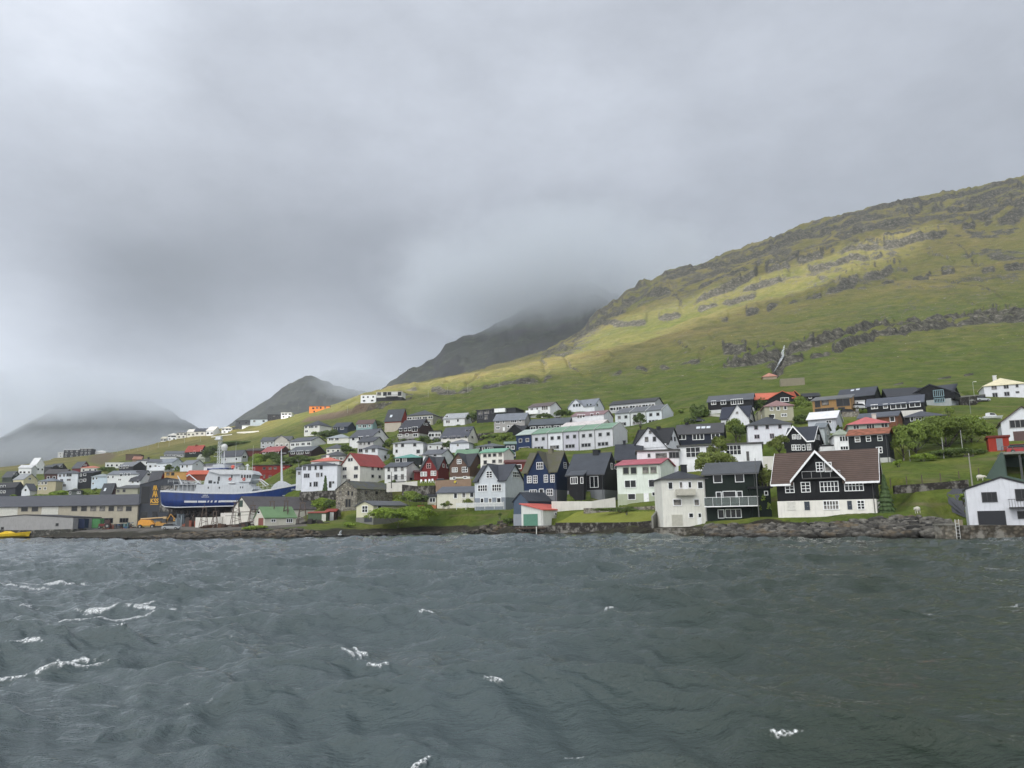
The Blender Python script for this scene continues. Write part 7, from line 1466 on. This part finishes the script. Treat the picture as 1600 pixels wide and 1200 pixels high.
# sheep and gull
def sheep(label, px, py, Y, rz):
    p = at(px, py, Y); b = bmesh.new(); 
    def blob(c, r, s):
        q_ = bmesh.ops.create_icosphere(b, subdivisions=2, radius=1)['verts']
        for v in q_: n_ = .94 + .12 * vnoise(np.array(v.co.x * 4 + 9), np.array(v.co.y * 4 + v.co.z * 3), 3); v.co = Vector((c[0] + v.co.x * r * s[0] * n_, c[1] + v.co.y * r * s[1] * n_, c[2] + v.co.z * r * s[2] * n_))
    blob((0, 0, .55), .42, (1.25, .72, .8)); blob((-.52, 0, .62), .17, (1.2, .8, .9)); blob((-.72, 0, .52), .11, (1.3, .7, .8))
    for x_ in (-.3, .32):
        for y_ in (-.13, .13): bmesh.ops.create_cone(b, segments=6, radius1=.045, radius2=.06, depth=.4, cap_ends=True, matrix=Matrix.Translation((x_, y_, .2)))
    for y_ in (-.1, .1): blob((-.60, y_, .70), .05, (.6, 1.4, .6))
    me = bpy.data.meshes.new('sheep'); b.to_mesh(me); b.free(); m_ = Mt('sheep_wool'); n_ = m_.noise(m_.co(), 14, 3); m_.bump(n_, .6, .03); me.materials.append(m_.out(m_.mix(m_.step(n_, .3, .7), (.42, .40, .34), (.62, .60, .54)), .95, .1))
    o = link('sheep', me, None, tuple(p), rz); tag(o, label, 'sheep')
sheep('white sheep grazing at the top right of the grassy field', 1557, 721, 128, .3); sheep('white sheep standing just above the stone wall by the path', 1532, 751, 114, 2.6); sheep('small pale sheep at the grassy top of the boulder bank', 1434, 802, 101, .6)
p = at(531, 839, 120); b = bmesh.new(); q_ = bmesh.ops.create_icosphere(b, subdivisions=2, radius=1)['verts']
for v in q_: v.co = Vector((v.co.x * .34, v.co.y * .11, v.co.z * .10 + .0))
for s_ in (-1, 1):
    vs = [b.verts.new(c_) for c_ in ((-.12, 0, .05), (.16, 0, .05), (.22, s_ * .35, .36), (-.05, s_ * .35, .38), (.30, s_ * .75, .56), (.16, s_ * .78, .60), (-.12, 0, .08), (.16, 0, .08), (.22, s_ * .35, .40), (-.05, s_ * .35, .42))]
    for f_ in ((0, 1, 2, 3), (3, 2, 4, 5), (6, 9, 8, 7), (0, 3, 9, 6), (1, 7, 8, 2)): b.faces.new([vs[i] for i in f_])
me = bpy.data.meshes.new('seagull'); b.to_mesh(me); b.free(); me.materials.append(flat(rgb(200, 202, 204), .6)); tag(link('seagull', me, None, tuple(p + [0, 0, .35]), .3), 'white and grey gull flying low over the water near the cream house', 'gull')

# ------------------------------------------------------------------ trees and shrubs
def leafmat(base, name):
    m_ = Mt(name); r_ = m_.attr('tone'); n_ = m_.noise(m_.co(), .7, 2)
    c_ = m_.mix(m_.math('MULTIPLY_ADD', r_, .7, m_.math('MULTIPLY', n_, .3)), tuple(x * .40 for x in base), tuple(min(.6, x * 1.4) for x in base))
    tr_ = m_.node('ShaderNodeBsdfTranslucent', {'Color': c_}); mx_ = m_.node('ShaderNodeMixShader', {0: .3}); m_.out(c_, .6, .3); m_.l.new(m_.b.outputs[0], mx_.inputs[1]); m_.l.new(tr_.outputs[0], mx_.inputs[2]); m_.l.new(mx_.outputs[0], m_.n['Material Output'].inputs['Surface']); return m_.m
LM = {'tree': leafmat((.20, .27, .055), 'leaves_broad'), 'dark': leafmat((.105, .155, .040), 'leaves_dark'), 'bush': leafmat((.21, .30, .040), 'leaves_bush'), 'fir': leafmat((.085, .14, .05), 'needles'), 'maple': leafmat((.19, .235, .055), 'leaves_maple')}
BARK = wallmat((.06, .05, .04), 'stone')
def leaves(w, d, h, n, ls, seed, lobes=9, shape='round'):
    r = np.random.default_rng(seed)
    if shape == 'fir':
        t = r.random(n) ** .8; z = h * (.06 + .94 * (1 - t) * 1.0); z = h * (1 - t); tier = np.floor(z / (h / 9)) / 9; rad = (1 - z / h) * .95 + .06; rad = rad * (.60 + .40 * (1 - (z / h * 9) % 1)) * (.78 + .4 * vnoise(r.random(n) * 0 + z * 2.2, z * 1.1, seed)); a = r.random(n) * 2 * np.pi; u = np.sqrt(r.random(n)) * .25 + .75
        C_ = np.stack([np.cos(a) * rad * u * w / 2, np.sin(a) * rad * u * d / 2, z], -1); nr = np.stack([np.cos(a), np.sin(a), np.full(n, .3)], -1); tone = r.random(n) * .5 + .5 * vnoise(a * 1.3, z * 1.2, seed)
    else:
        L_ = r.normal(size=(lobes, 3)); L_ /= np.linalg.norm(L_, axis=1)[:, None]; L_[:, 2] = np.abs(L_[:, 2]) * 1.15 - .38; lr = r.uniform(.30, .52, lobes); L_ = L_ * (1 - lr * .75)[:, None] * r.uniform(.75, 1.08, lobes)[:, None]
        k = r.choice(lobes, n, p=lr ** 2 / (lr ** 2).sum()); v = r.normal(size=(n, 3)); v /= np.linalg.norm(v, axis=1)[:, None]; v[:, 2] = np.where(v[:, 2] < -.35, -v[:, 2], v[:, 2])
        sub = r.random((n,)) ** .35; C0 = L_[k] + v * (lr[k] * sub)[:, None]; C0 += .05 * np.stack([fbm(C0[:, 0] * 6, C0[:, 1] * 6 + C0[:, 2] * 5, 3, seed), fbm(C0[:, 1] * 6, C0[:, 2] * 6, 3, seed + 1), fbm(C0[:, 0] * 6, C0[:, 2] * 6, 3, seed + 2)], -1) * 2
        C_ = C0 * np.array([w / 2, d / 2, h / 2]) * 1.12 + np.array([0, 0, h * .5]); nr = v + r.normal(size=(n, 3)) * .5; lt = r.random(lobes) * .55; tone = lt[k] + .45 * r.random(n); hole = vnoise(C0[:, 0] * 4 + 5, C0[:, 2] * 4 + C0[:, 1] * 2, seed + 9) < .20; C_ = C_[~hole]; nr = nr[~hole]; tone = tone[~hole]; n = len(C_)
        C_[:, 2] = np.maximum(C_[:, 2], .0)
    nr /= np.linalg.norm(nr, axis=1)[:, None]; t1 = np.cross(nr, r.normal(size=(n, 3))); t1 /= np.linalg.norm(t1, axis=1)[:, None]; t2 = np.cross(nr, t1); s = ls * r.uniform(.6, 1.3, n)[:, None]
    V_ = np.stack([C_ - t1 * s, C_ - t2 * s * .6, C_ + t1 * s, C_ + t2 * s * .6], 1).reshape(-1, 3)
    me = bpy.data.meshes.new('crown'); me.vertices.add(4 * n); me.vertices.foreach_set('co', V_.astype(np.float32).ravel()); me.loops.add(4 * n); me.loops.foreach_set('vertex_index', np.arange(4 * n, dtype=np.int32)); me.polygons.add(n); me.polygons.foreach_set('loop_start', np.arange(0, 4 * n, 4, dtype=np.int32)); me.update(calc_edges=True)
    a_ = me.attributes.new('tone', 'FLOAT', 'POINT'); a_.data.foreach_set('value', np.repeat(tone, 4).astype(np.float32)); return me
TN = [0]
def tree(label, px, yb_, yt, wpx, kind='tree', Y=None, name=None, cat=None, group=None, trunk=.28, dens=1.0, ratio=.8):
    TN[0] += 1; sd_ = 100 + TN[0]; p = at(px, yb_, Y) if Y else gpt(px, yb_); Y = p[1]; h = max(.8, z_at(p[0], p[1], yt) - p[2]); w = wpx / F * Y
    bush = trunk == 0; h0 = 0 if bush else h * trunk; ls = max(.13, min(.30, .0012 * Y)); ch = h - h0
    area = w * ch + w * w * ratio; n = int(min(14000, area / (ls * ls) * 2.8 * dens))
    fir = kind == 'fir'; ls = ls * (1.7 if fir else 1.0); n = int(n * (.45 if fir else 1)); me = leaves(w, w * ratio if not fir else w, ch, n, ls, sd_, lobes=int(min(16, 5 + w * .9)), shape='fir' if fir else 'round'); me.materials.append(LM[kind])
    r = empty(name or ('bush' if bush else 'conifer' if fir else 'tree'), tuple(p), 0, label=label, cat=cat or ('bush' if bush else 'conifer' if fir else 'tree'), group=group)
    link('crown', me, r, (0, 0, h0 * (.75 if not bush else 1) - (.15 if bush else 0)))
    t_ = MB(); rr = random.Random(sd_); r0 = max(.08, h * .028)
    if bush:
        for k in range(4): a = k * 1.6; t_.tube((.1 * math.cos(a), .1 * math.sin(a), -.3), (w * .25 * math.cos(a), w * .2 * math.sin(a), ch * .55), .05, .02, 5)
        t_.build('stem', BARK, r)
    else:
        t_.tube((0, 0, -.4), (0, 0, h0 + ch * (.85 if fir else .3)), r0, r0 * (.15 if fir else .6), 8)
        if not fir:
            for k in range(6): a = k * 1.05 + rr.random(); z0_ = h0 * .7 + ch * .12 * rr.random(); t_.tube((0, 0, z0_), (w * .33 * math.cos(a), w * .28 * math.sin(a), h0 + ch * (.3 + .3 * rr.random())), r0 * .5, r0 * .15, 6)
        t_.build('trunk', BARK, r)
    return r
T = tree
T('wide spreading green tree, left one of the big group above the field', 1432, 712, 653, 74, 'tree', 139, dens=1.3, trunk=.08)
T('tallest spreading tree in the middle of the big group above the field', 1480, 710, 641, 84, 'tree', 141, dens=1.3, trunk=.12)
T('spreading tree at the right end of the big group above the field', 1520, 706, 648, 62, 'tree', 143, dens=1.3, trunk=.14)
T('low leafy tree at the front left of the big group, beside the rust-roofed house', 1412, 716, 672, 36, 'tree', 134, trunk=.04)
T('long dark hedge below the big spreading trees', 1500, 717, 699, 90, 'dark', 131, name='hedge', cat='hedge', trunk=0, ratio=.25)
T('light green round bush at the left end of the dark hedge', 1442, 720, 706, 34, 'bush', 130, trunk=0)
T('round bush on the grass below the large black gabled house', 1483, 650, 633, 14, 'tree', None, trunk=0)
T('dark green conifer against the right wall of the brown-roofed house', 1386, 804, 742, 31, 'fir', 108, trunk=.02, dens=1.6)
T('yellow-green bush where the path meets the white boathouse', 1507, 788, 768, 13, 'bush', 102, trunk=0)
T('round leafy tree beside the stone-coloured house, right side', 1252, 656, 618, 34, 'tree', 216, trunk=.1)
T('dark green tree below the stone-coloured house, left of the white-roofed house', 1255, 668, 646, 30, 'dark', 190, trunk=.05)
T('dark green trees clump between the long black house and the stone-coloured house', 1190, 652, 622, 34, 'dark', 226, trunk=.05)
T('dark shrub clump left of the long black house', 1094, 665, 628, 30, 'dark', 222, trunk=.05)
T('brownish dark shrub below the left end of the long black house', 1080, 664, 650, 22, 'dark', 212, trunk=0)
T('bright green maple behind the long white building', 1150, 690, 652, 32, 'tree', 187, trunk=.1)
T('large leafy tree above the roof of the dark blue skylight house', 1156, 686, 664, 26, 'dark', 180, trunk=.1)
T('maple in front of the gridded windows of the long white building', 1122, 733, 678, 34, 'maple', 141, trunk=.25)
T('broad maple over the roof of the dark green house', 1120, 738, 702, 62, 'maple', 136, trunk=.1)
T('leafy tree with pale blossoms left of the dark green house roof', 1100, 745, 712, 26, 'maple', 131, trunk=.1)
T('bushy tree between the dark green house and the brown-roofed house', 1201, 812, 716, 28, 'maple', 123, trunk=.4)
T('small round tree in front of the black white-gabled house', 1218, 712, 678, 38, 'maple', 138, trunk=.15)
T('small tree left of the white wall by the long white building', 1196, 806, 770, 20, 'tree', 121.5, trunk=0)
T('dark small tree before the white-roofed grey house', 1312, 680, 664, 10, 'dark', 166, trunk=.05)
T('young thin tree in front of the middle of the upper grey terrace', 1001, 674, 643, 20, 'dark', 236, trunk=.15)
T('dark tree behind the white house with balcony, left of the twin gables', 880, 654, 638, 28, 'dark', 275, trunk=0)
T('green bushes left of the white house with brown roof balcony', 850, 655, 645, 26, 'dark', 278, trunk=0)
T('rounded green tree left of the navy terraced house', 790, 696, 675, 32, 'tree', 240, trunk=.05)
T('dark green tree to the right of the white modern house', 740, 662, 643, 26, 'dark', 320, trunk=.05)
T('big round dark tree in front of the white apartment house', 643, 713, 688, 28, 'tree', 262, trunk=.08)
T('round tree in front of the grey-hipped white house', 700, 706, 688, 17, 'dark', 250, trunk=.05)
T('dark tree to the left of the low white house with terrace', 663, 700, 680, 22, 'dark', 275, trunk=.05)
T('green tree before the red double-roofed house, left side', 609, 672, 657, 22, 'tree', 352, trunk=.05)
T('dark tree beside the small turquoise house', 590, 672, 656, 18, 'dark', 372, trunk=.05)
T('small green tree on the right of the grey stone-faced house', 686, 672, 655, 13, 'tree', 335, trunk=.05)
T('dark tree beside the cream hipped house', 541, 712, 695, 24, 'dark', 280, trunk=.05)
T('narrow tree between the white cube house and the turquoise-roofed house', 612, 728, 708, 12, 'tree', 244, trunk=.05)
T('dark bush behind the white cube house, right side', 604, 704, 690, 14, 'dark', 290, trunk=0)
T('dark bush to the right of the white hipped house with red balcony', 512, 688, 671, 30, 'dark', 380, trunk=0)
T('green bush at the left foot of the white hipped house with red balcony', 491, 682, 673, 12, 'tree', 385, trunk=0)
T('small conifer in front of the tall white three-storey house', 508, 767, 744, 9, 'fir', 221, trunk=.05)
T('dark bush mass under the dark brown long house', 468, 726, 711, 46, 'dark', 285, trunk=0)
T('green bush right behind the ship foremast', 455, 746, 730, 20, 'tree', 268, trunk=0)
T('lush light green bush behind the ship antennas', 403, 728, 708, 26, 'bush', 322, trunk=0)
T('dark green bush behind the ship antennas, right side', 424, 724, 706, 34, 'dark', 325, trunk=0)
T('dark shrubbery right of the red-roofed black house', 334, 722, 696, 34, 'dark', 395, trunk=0)
T('shrubs on the slope below the grey house of the sunlit crest', 376, 700, 688, 60, 'dark', 480, trunk=0)
T('perfectly round dark bush between the two white gabled houses', 265, 737, 725, 16, 'dark', 352, trunk=0)
T('small dark shrub right of the round bush', 277, 737, 728, 8, 'dark', 352, trunk=0)
T('broad dark green bush behind the black five-window house', 166, 740, 728, 28, 'dark', 400, trunk=0)
T('dark green hedge at the foot of the black gabled house', 176, 741, 733, 18, 'dark', 380, trunk=0)
T('low green shrubs above the warehouse roof, right of the small grey hut', 141, 776, 765, 26, 'tree', 322, trunk=0)
T('yellow-green shrubs above the warehouse roof, left of the small grey hut', 92, 776, 766, 30, 'bush', 322, trunk=0)
T('huge rounded bright green bush on the shore beside the cream house', 622, 822, 789, 90, 'bush', 180, trunk=0, dens=1.5)
T('bright green bush spilling towards the grass bank', 655, 812, 790, 46, 'bush', 181, trunk=0, dens=1.3)
T('dark olive scrub behind the huge green bush', 640, 790, 765, 44, 'tree', 190, trunk=0)
T('scrub right of the derelict stone house', 660, 786, 772, 26, 'dark', 187, trunk=0)
T('rough green scrub between the ship and the derelict stone house', 506, 800, 776, 40, 'bush', 212, trunk=0)
T('dark bramble heap left of the derelict stone house', 515, 792, 780, 20, 'dark', 205, trunk=0)
T('small shrub with light leaves by the white garage door', 701, 793, 781, 12, 'maple', 183.5, trunk=0)
T('small dark shrub in front of the low white garage house', 693, 794, 784, 9, 'dark', 183, trunk=0)
T('leafy shrub below the windows of the low white garage house', 731, 792, 778, 18, 'maple', 183, trunk=0)
T('dark green hedge on the terrace wall behind the mown lawn', 975, 799, 791, 90, 'dark', 144, trunk=0, name='hedge', cat='hedge', ratio=.12)
T('brown-black upturned shrub on the mown lawn', 979, 802, 788, 11, 'dark', 141, trunk=0)
T('small lone bush on the grass bank', 781, 809, 800, 7, 'dark', 158, trunk=0)
T('small shrub below the stone wall near the path', 1490, 756, 748, 8, 'tree', 113, trunk=0)
T('green bush at the left foot of the round-shouldered white house', 596, 735, 722, 12, 'dark', 250, trunk=0)
for (lb, a, b_, t_, w, k_) in [('dark trees under the brick-pink roofed house behind the ship', 440, 728, 712, 34, 'dark'), ('dark tree left of the dark blue bungalow on the upper slope', 522, 682, 670, 14, 'dark'), ('mid green tree between the big white wide-gabled house and the light grey two-storey house', 608, 700, 684, 12, 'tree'),
    ('dark clump of trees behind the light grey two-storey house', 612, 716, 700, 12, 'dark'), ('green tree right of the low flat-roofed house with white garage', 716, 680, 668, 14, 'tree'), ('dark tree left of the large white slate-roofed gabled house', 684, 698, 684, 14, 'dark'),
    ('dark bushy tree right of the modern dark grey house', 828, 652, 640, 12, 'dark'), ('tree filling the gap between the brown wooden house and the mint-roofed house', 753, 738, 722, 12, 'tree'), ('dark green tree behind the derelict stone house', 612, 764, 748, 16, 'dark'),
    ('wide dark bush at the foot of the grassy bank near the slate blue boathouse', 795, 818, 808, 18, 'dark'), ('low rough bush on the shore edge left of the cream house', 545, 824, 815, 24, 'bush'), ('weedy green bush on the shore before the boatyard trestles', 400, 828, 820, 40, 'bush'),
    ('tall dark tree behind the white house with dark hipped roof on the right', 1248, 690, 670, 16, 'dark'), ('leafy tree right of the grey-green pink-roofed house', 1402, 690, 664, 18, 'tree'), ('olive bush on the field edge below the rust-roofed black house', 1404, 730, 716, 14, 'bush')]:
    T(lb, a, b_, t_, w, k_, None, trunk=0 if k_ == 'bush' or 'bush' in lb else .06)
gi = 'garden shrubs scattered between the houses'
WHERE = ['below the left end of the white long house with wide gable', 'right of the dark blue bungalow', 'below the small turquoise house', 'left of the dark brown house with white lower floor', 'under the low house with white garage', 'right of the low house with white garage', 'right of the white modern low-pitched house', 'right of the grey-hipped white house', 'right foot of the large white gabled house', 'below the left of the grey rendered house', 'left of the grey rendered house', 'in front of the white house with brown roof', 'in front of the twin-gabled white house', 'right of the top building above the grey terrace', 'on the grass below the right end of the grey terrace', 'right of the dark blue skylight house', 'below the white navy-roofed gabled house', 'left foot of the black white-gabled house', 'between the stone-coloured house and the white-roofed house', 'below the wood-clad modern house', 'beside the small green-roofed white house', 'below the rust brown wooden house', 'in front of the white wall under the long black bungalow', 'left end of the dark grey-roofed bungalow', 'right of the grey hipped house', 'between the orange-roofed house and the red-roofed white house', 'right of the white house with the railed balcony', 'behind the ship wheelhouse before the low red-brown building', 'behind the ship radar mast', 'right of the white gabled house by the ship', 'below the black gabled house of the left slope', 'above the warehouse roof below the beige house', 'above the warehouse roof at the left edge', 'above the warehouse roof right of the pale blue house', 'above the warehouse roof below the white three-storey block', 'left of the mint-roofed white house', 'between the brown and the red gabled houses', 'left of the red gabled house roof', 'beside the pink-roofed mint house', "behind the long white building's right end"]
for k, (a, b_, t_, w) in enumerate([(456, 690, 684, 12), (560, 679, 672, 9), (577, 679, 673, 10), (630, 690, 684, 12), (654, 692, 683, 14), (676, 688, 680, 10), (715, 668, 660, 10), (728, 712, 704, 10), (745, 700, 692, 14), (770, 684, 678, 20), (757, 686, 679, 14), (860, 656, 650, 14), (908, 640, 635, 14), (1064, 646, 638, 10), (1070, 668, 658, 16), (1100, 690, 682, 12), (1143, 668, 660, 12), (1226, 720, 706, 14), (1262, 684, 676, 9), (1312, 646, 638, 12), (1320, 700, 690, 9), (1400, 668, 660, 12), (1424, 644, 638, 10), (1406, 645, 639, 8), (536, 716, 709, 10), (560, 728, 718, 8), (612, 756, 748, 6), (400, 742, 734, 20), (350, 745, 738, 16), (300, 742, 737, 12), (215, 745, 739, 10), (60, 778, 771, 14), (20, 778, 772, 10), (150, 768, 762, 10), (116, 768, 762, 9), (736, 730, 722, 9), (694, 728, 720, 10), (648, 736, 728, 10), (1044, 722, 712, 12), (1180, 700, 690, 10)]):
    T('small green shrub ' + WHERE[k], a, b_, t_, w, ['dark', 'tree', 'bush'][k % 3], None, trunk=0, group=gi)

# ------------------------------------------------------------------ shore rocks
def rocks(name, label, spots, seed, col, flatn=.7):
    r = np.random.default_rng(seed); bm = bmesh.new(); bmesh.ops.create_icosphere(bm, subdivisions=1, radius=1); base = np.array([v.co[:] for v in bm.verts]); tri = np.array([[v.index for v in f.verts] for f in bm.faces]); bm.free(); bmm = None
    Vs, Fs = [], []; o_ = 0
    for (x, y, z, s) in spots:
        k = base * (1 + r.uniform(-.28, .28, (len(base), 1))) * np.array([r.uniform(.8, 1.5), r.uniform(.7, 1.2), flatn * r.uniform(.6, 1.1)]) * s; k = np.sign(k) * np.minimum(np.abs(k), s * np.array([1.0, .8, .55])); a = r.uniform(0, 6.3); t_ = r.uniform(-.35, .35)
        c_, s_ = math.cos(a), math.sin(a); Rz = np.array([[c_, -s_, 0], [s_, c_, 0], [0, 0, 1]]); Rx = np.array([[1, 0, 0], [0, math.cos(t_), -math.sin(t_)], [0, math.sin(t_), math.cos(t_)]])
        Vs.append(k @ Rx.T @ Rz.T + np.array([x, y, z])); Fs.append(tri + o_); o_ += len(base)
    V_ = np.concatenate(Vs); F_ = np.concatenate(Fs).astype(np.int32); me = bpy.data.meshes.new(name); me.vertices.add(len(V_)); me.vertices.foreach_set('co', V_.astype(np.float32).ravel()); me.loops.add(F_.size); me.loops.foreach_set('vertex_index', F_.ravel()); me.polygons.add(len(F_)); me.polygons.foreach_set('loop_start', np.arange(0, F_.size, 3, dtype=np.int32)); me.update(calc_edges=True); a_ = me.attributes.new('tone', 'FLOAT', 'POINT'); a_.data.foreach_set('value', np.repeat(r.random(len(spots)), len(base)).astype(np.float32))
    m_ = Mt(name + '_basalt'); w_ = m_.co((1, 1, 1), 'World'); n1 = m_.noise(w_, 1.6, 5, .65); n2_ = m_.noise(w_, .35, 2); zz = m_.node('ShaderNodeSeparateXYZ', {0: m_.node('ShaderNodeNewGeometry').outputs['Position']}).outputs[2]
    c_ = m_.mix(m_.step(n1, .35, .68), tuple(x * .35 for x in col), col); c_ = m_.mix(m_.attr('tone'), m_.mix(1.0, c_, (.22, .22, .22), 'MULTIPLY'), m_.mix(1.0, c_, (1.9, 1.85, 1.75), 'MULTIPLY')); c_ = m_.mix(m_.step(n2_, .55, .68), c_, (.11, .085, .055)); c_ = m_.mix(m_.step(m_.math('ADD', zz, m_.math('MULTIPLY', n1, .5)), .95, .45), c_, (.012, .011, .009)); m_.bump(n1, .8, .12)
    me.materials.append(m_.out(c_, .85, .3)); return tag(link(name, me), label, kind='stuff')
r = np.random.default_rng(5); sp_ = []
for k in range(820):
    px = r.uniform(1104, 1486); t = r.random(); topy = np.interp(px, [1104, 1200, 1300, 1380, 1440, 1470, 1486], [823, 821.5, 818.5, 812, 808, 812, 822]); py = topy + (842 - topy) * t; wlz = at_z(px, 841, 0)[1]
    yy = wlz - .6 + (1 - t) * np.interp(px, [1104, 1300, 1440, 1486], [5.5, 6.5, 8, 5]); p = at(px, py, yy); sp_.append((p[0], p[1], max(p[2], -.3) + .12, r.uniform(.34, .80) * (1.1 if t > .5 else 1)))
rocks('boulder_bank', 'dark basalt boulders piled along the shore', sp_, 7, (.10, .098, .092), .95)
sp_ = []
for k in range(1500):
    px = r.choice([r.uniform(-30, 500), r.uniform(115, 500), r.uniform(480, 815), r.uniform(225, 480)]); wlz = at_z(px, np.interp(px, [0, 225, 480, 700, 815], [840, 843, 841, 835, 835]), 0)[1]
    t = r.random(); p = ray(px, 838) * (wlz + t * 7 - .5); z = ground(p[0], p[1]) if t > .15 else .05; sp_.append((p[0], p[1], max(z, -.1) + r.uniform(-.12, .3), r.uniform(.35, 1.0) * (1.3 if 225 < px < 480 and t < .4 else 1)))
rocks('shore_rocks', 'low dark rocks and weed along the waterline', sp_, 9, (.085, .078, .068), .5)
# low rock spit in front of the boatyard
sp_ = []
for k in range(260): px = r.uniform(226, 330); p = at_z(px, 843.5 - (px - 226) * .01, 0); sp_.append((p[0], p[1] + r.uniform(-1, 3.5), r.uniform(-.25, .25), r.uniform(.4, 1.2)))
for k in range(200): px = r.uniform(115, 250); p = at_z(px, 840, 0); sp_.append((p[0], p[1] + r.uniform(-2, 3), r.uniform(-.25, .35), r.uniform(.4, 1.1)))
rocks('shore_rocks', 'low black rock spit reaching out before the boatyard', sp_, 19, (.075, .070, .060), .45)
# waterfall
q = MB(); pts = [(1224, 542), (1223, 548), (1221, 554), (1222, 558), (1219, 563), (1216, 569), (1212, 576), (1208, 583)]; L_ = []
for i, (a, b_) in enumerate(pts):
    p = gpt(a, b_, y0=250); w_ = [.8, 1.2, 1.7, 1.3, 1.6, 1.1, .5, .3][i]
    for s_ in (-1, 1): L_.append((p[0] + s_ * w_ / 2, p[1] - 1.8, p[2] + .5))
q.v = L_
for i in range(len(pts) - 1): q.f.append((2 * i, 2 * i + 1, 2 * i + 3, 2 * i + 2)); q.m.append(0)
m_ = Mt('falling_water'); n_ = m_.noise(m_.co((1, 1, .2), 'World'), .9, 4, .7); m_.l.new(m_.step(n_, .42, .60), m_.b.inputs['Alpha']); tag(q.build('waterfall', m_.out((.62, .66, .70), .6)), 'thin white waterfall in the dark gully of the slope', kind='structure')
C_ = at(868, 797, 151); f_ = Frame(C_, -.02); PADS.append((f_, (at(962, 797, 151) - C_)[0], 2.5))
for (lb, pts, h_, mt, ys) in [('grey road wall below the white apartment house and its tree', [(614, 716), (640, 716), (664, 714)], .9, CON, None), ('low grey wall under the big white wide-gabled house', [(546, 699), (585, 697)], .8, CON, None), ('white wall beneath the black house with turquoise roof', [(655, 731), (668, 730)], .8, WWA, None),
    ('dark road embankment wall left of the lone white hip-roofed house', [(1500, 632), (1540, 627)], 1.8, DST, None), ('stone road wall under the grey rendered house', [(745, 681), (772, 679)], .8, DST, None), ('pale wall below the white garage fronts above the terrace', [(878, 678), (905, 677)], .9, CON, None),
    ('long low wall on the grass under the large black gabled house', [(1500, 622), (1540, 619)], .6, CON, None), ('white wall in front of the long black bungalow', [(1402, 650), (1443, 648)], 1.2, WWA, None), ('grey garden wall below the wood-clad modern house', [(1316, 652), (1343, 651)], 1.3, LST, None),
    ('low white wall below the row of crest houses, right part', [(370, 677), (404, 675)], .9, WWA, None), ('low white wall below the crest houses, left of the other', [(330, 684), (362, 680)], .8, WWA, None), ('dark stone wall beneath the brown and white upper houses', [(622, 690), (656, 689)], 1.0, DST, None)]:
    wallrun(lb, pts, h_, .35, mt, 'wall', 'road_wall', Ys=ys)
for (lb, px, py, rz_, col_) in [('white car parked under the grey road wall by the apartment house', 628, 718, .1, rgb(210, 212, 214)), ('dark blue car parked right of the low white garage on the upper slope', 684, 690, .2, (.02, .03, .07)), ('grey car beside the white house with brown roof balcony', 874, 658, .1, rgb(130, 134, 138)),
    ('red car parked right of the dark blue bungalow', 562, 684, 0, rgb(140, 30, 28)), ('white van-like car above the long black bungalow', 1344, 640, .2, rgb(206, 208, 210)), ('black car parked before the wood-clad modern house', 1326, 649, .1, (.02, .02, .022)), ('silver car on the road left of the lone white house', 1534, 628, .2, rgb(170, 174, 178)),
    ('small blue car parked near the white gabled house by the ship', 324, 742, 0, (.03, .07, .20)), ('silver car parked on the quay right of the boom lift', 268, 828, .0, rgb(150, 154, 158))]:
    p = gpt(px, py); p[2] += .05; car(lb, p, rz_, col_)
# ------------------------------------------------------------------ level the land under every building
def pads():
    num = np.zeros_like(ZG); den = np.zeros_like(ZG)
    for (fr, Wd, D) in PADS:
        c = fr.w(Wd / 2, D / 2); R_ = max(Wd, D) / 2 + 7; y0, y1 = c[1] - R_, c[1] + R_; i0, i1 = np.searchsorted(YG, [y0, y1]); a0 = (c[0] - R_) / max(y0, 50) if c[0] < R_ else (c[0] - R_) / y1; a1 = (c[0] + R_) / max(y0, 50) if c[0] > -R_ else (c[0] + R_) / y1
        j0, j1 = np.searchsorted(AG, [a0, a1]); s = (slice(i0, i1), slice(j0, j1)); X = XG[s] - fr.C[0]; Y_ = YY[s] - fr.C[1]
        u = X * fr.x[0] + Y_ * fr.x[1]; v = X * fr.y[0] + Y_ * fr.y[1]; du = np.maximum(np.maximum(-u, u - Wd), 0); dv = np.maximum(np.maximum(-v * 2.4, v - D), 0); dist = np.hypot(du, dv)
        reach = 5.0 if fr.C[1] < 320 else 7.0
        w = np.clip(1 - dist / reach, 0, 1) ** 2 * 8; w = np.where(dist < .8, 60, w); num[s] += w * (fr.C[2] - .04); den[s] += w
    return (ZG + num) / (1 + den)
ZN = pads()
ZG[:] = np.where(ZG < -.5, ZG, ZN)
co_ = np.stack([XG, YY, ZG], -1).astype(np.float32); terrain.data.vertices.foreach_set('co', co_.ravel()); terrain.data.update()
drape('path', dense([(1513, 764), (1506, 768), (1500, 775), (1497, 785), (1500, 795), (1506, 803)], 5), 2.6, ASPH, 'grey asphalt path curving down beside the white boathouse')
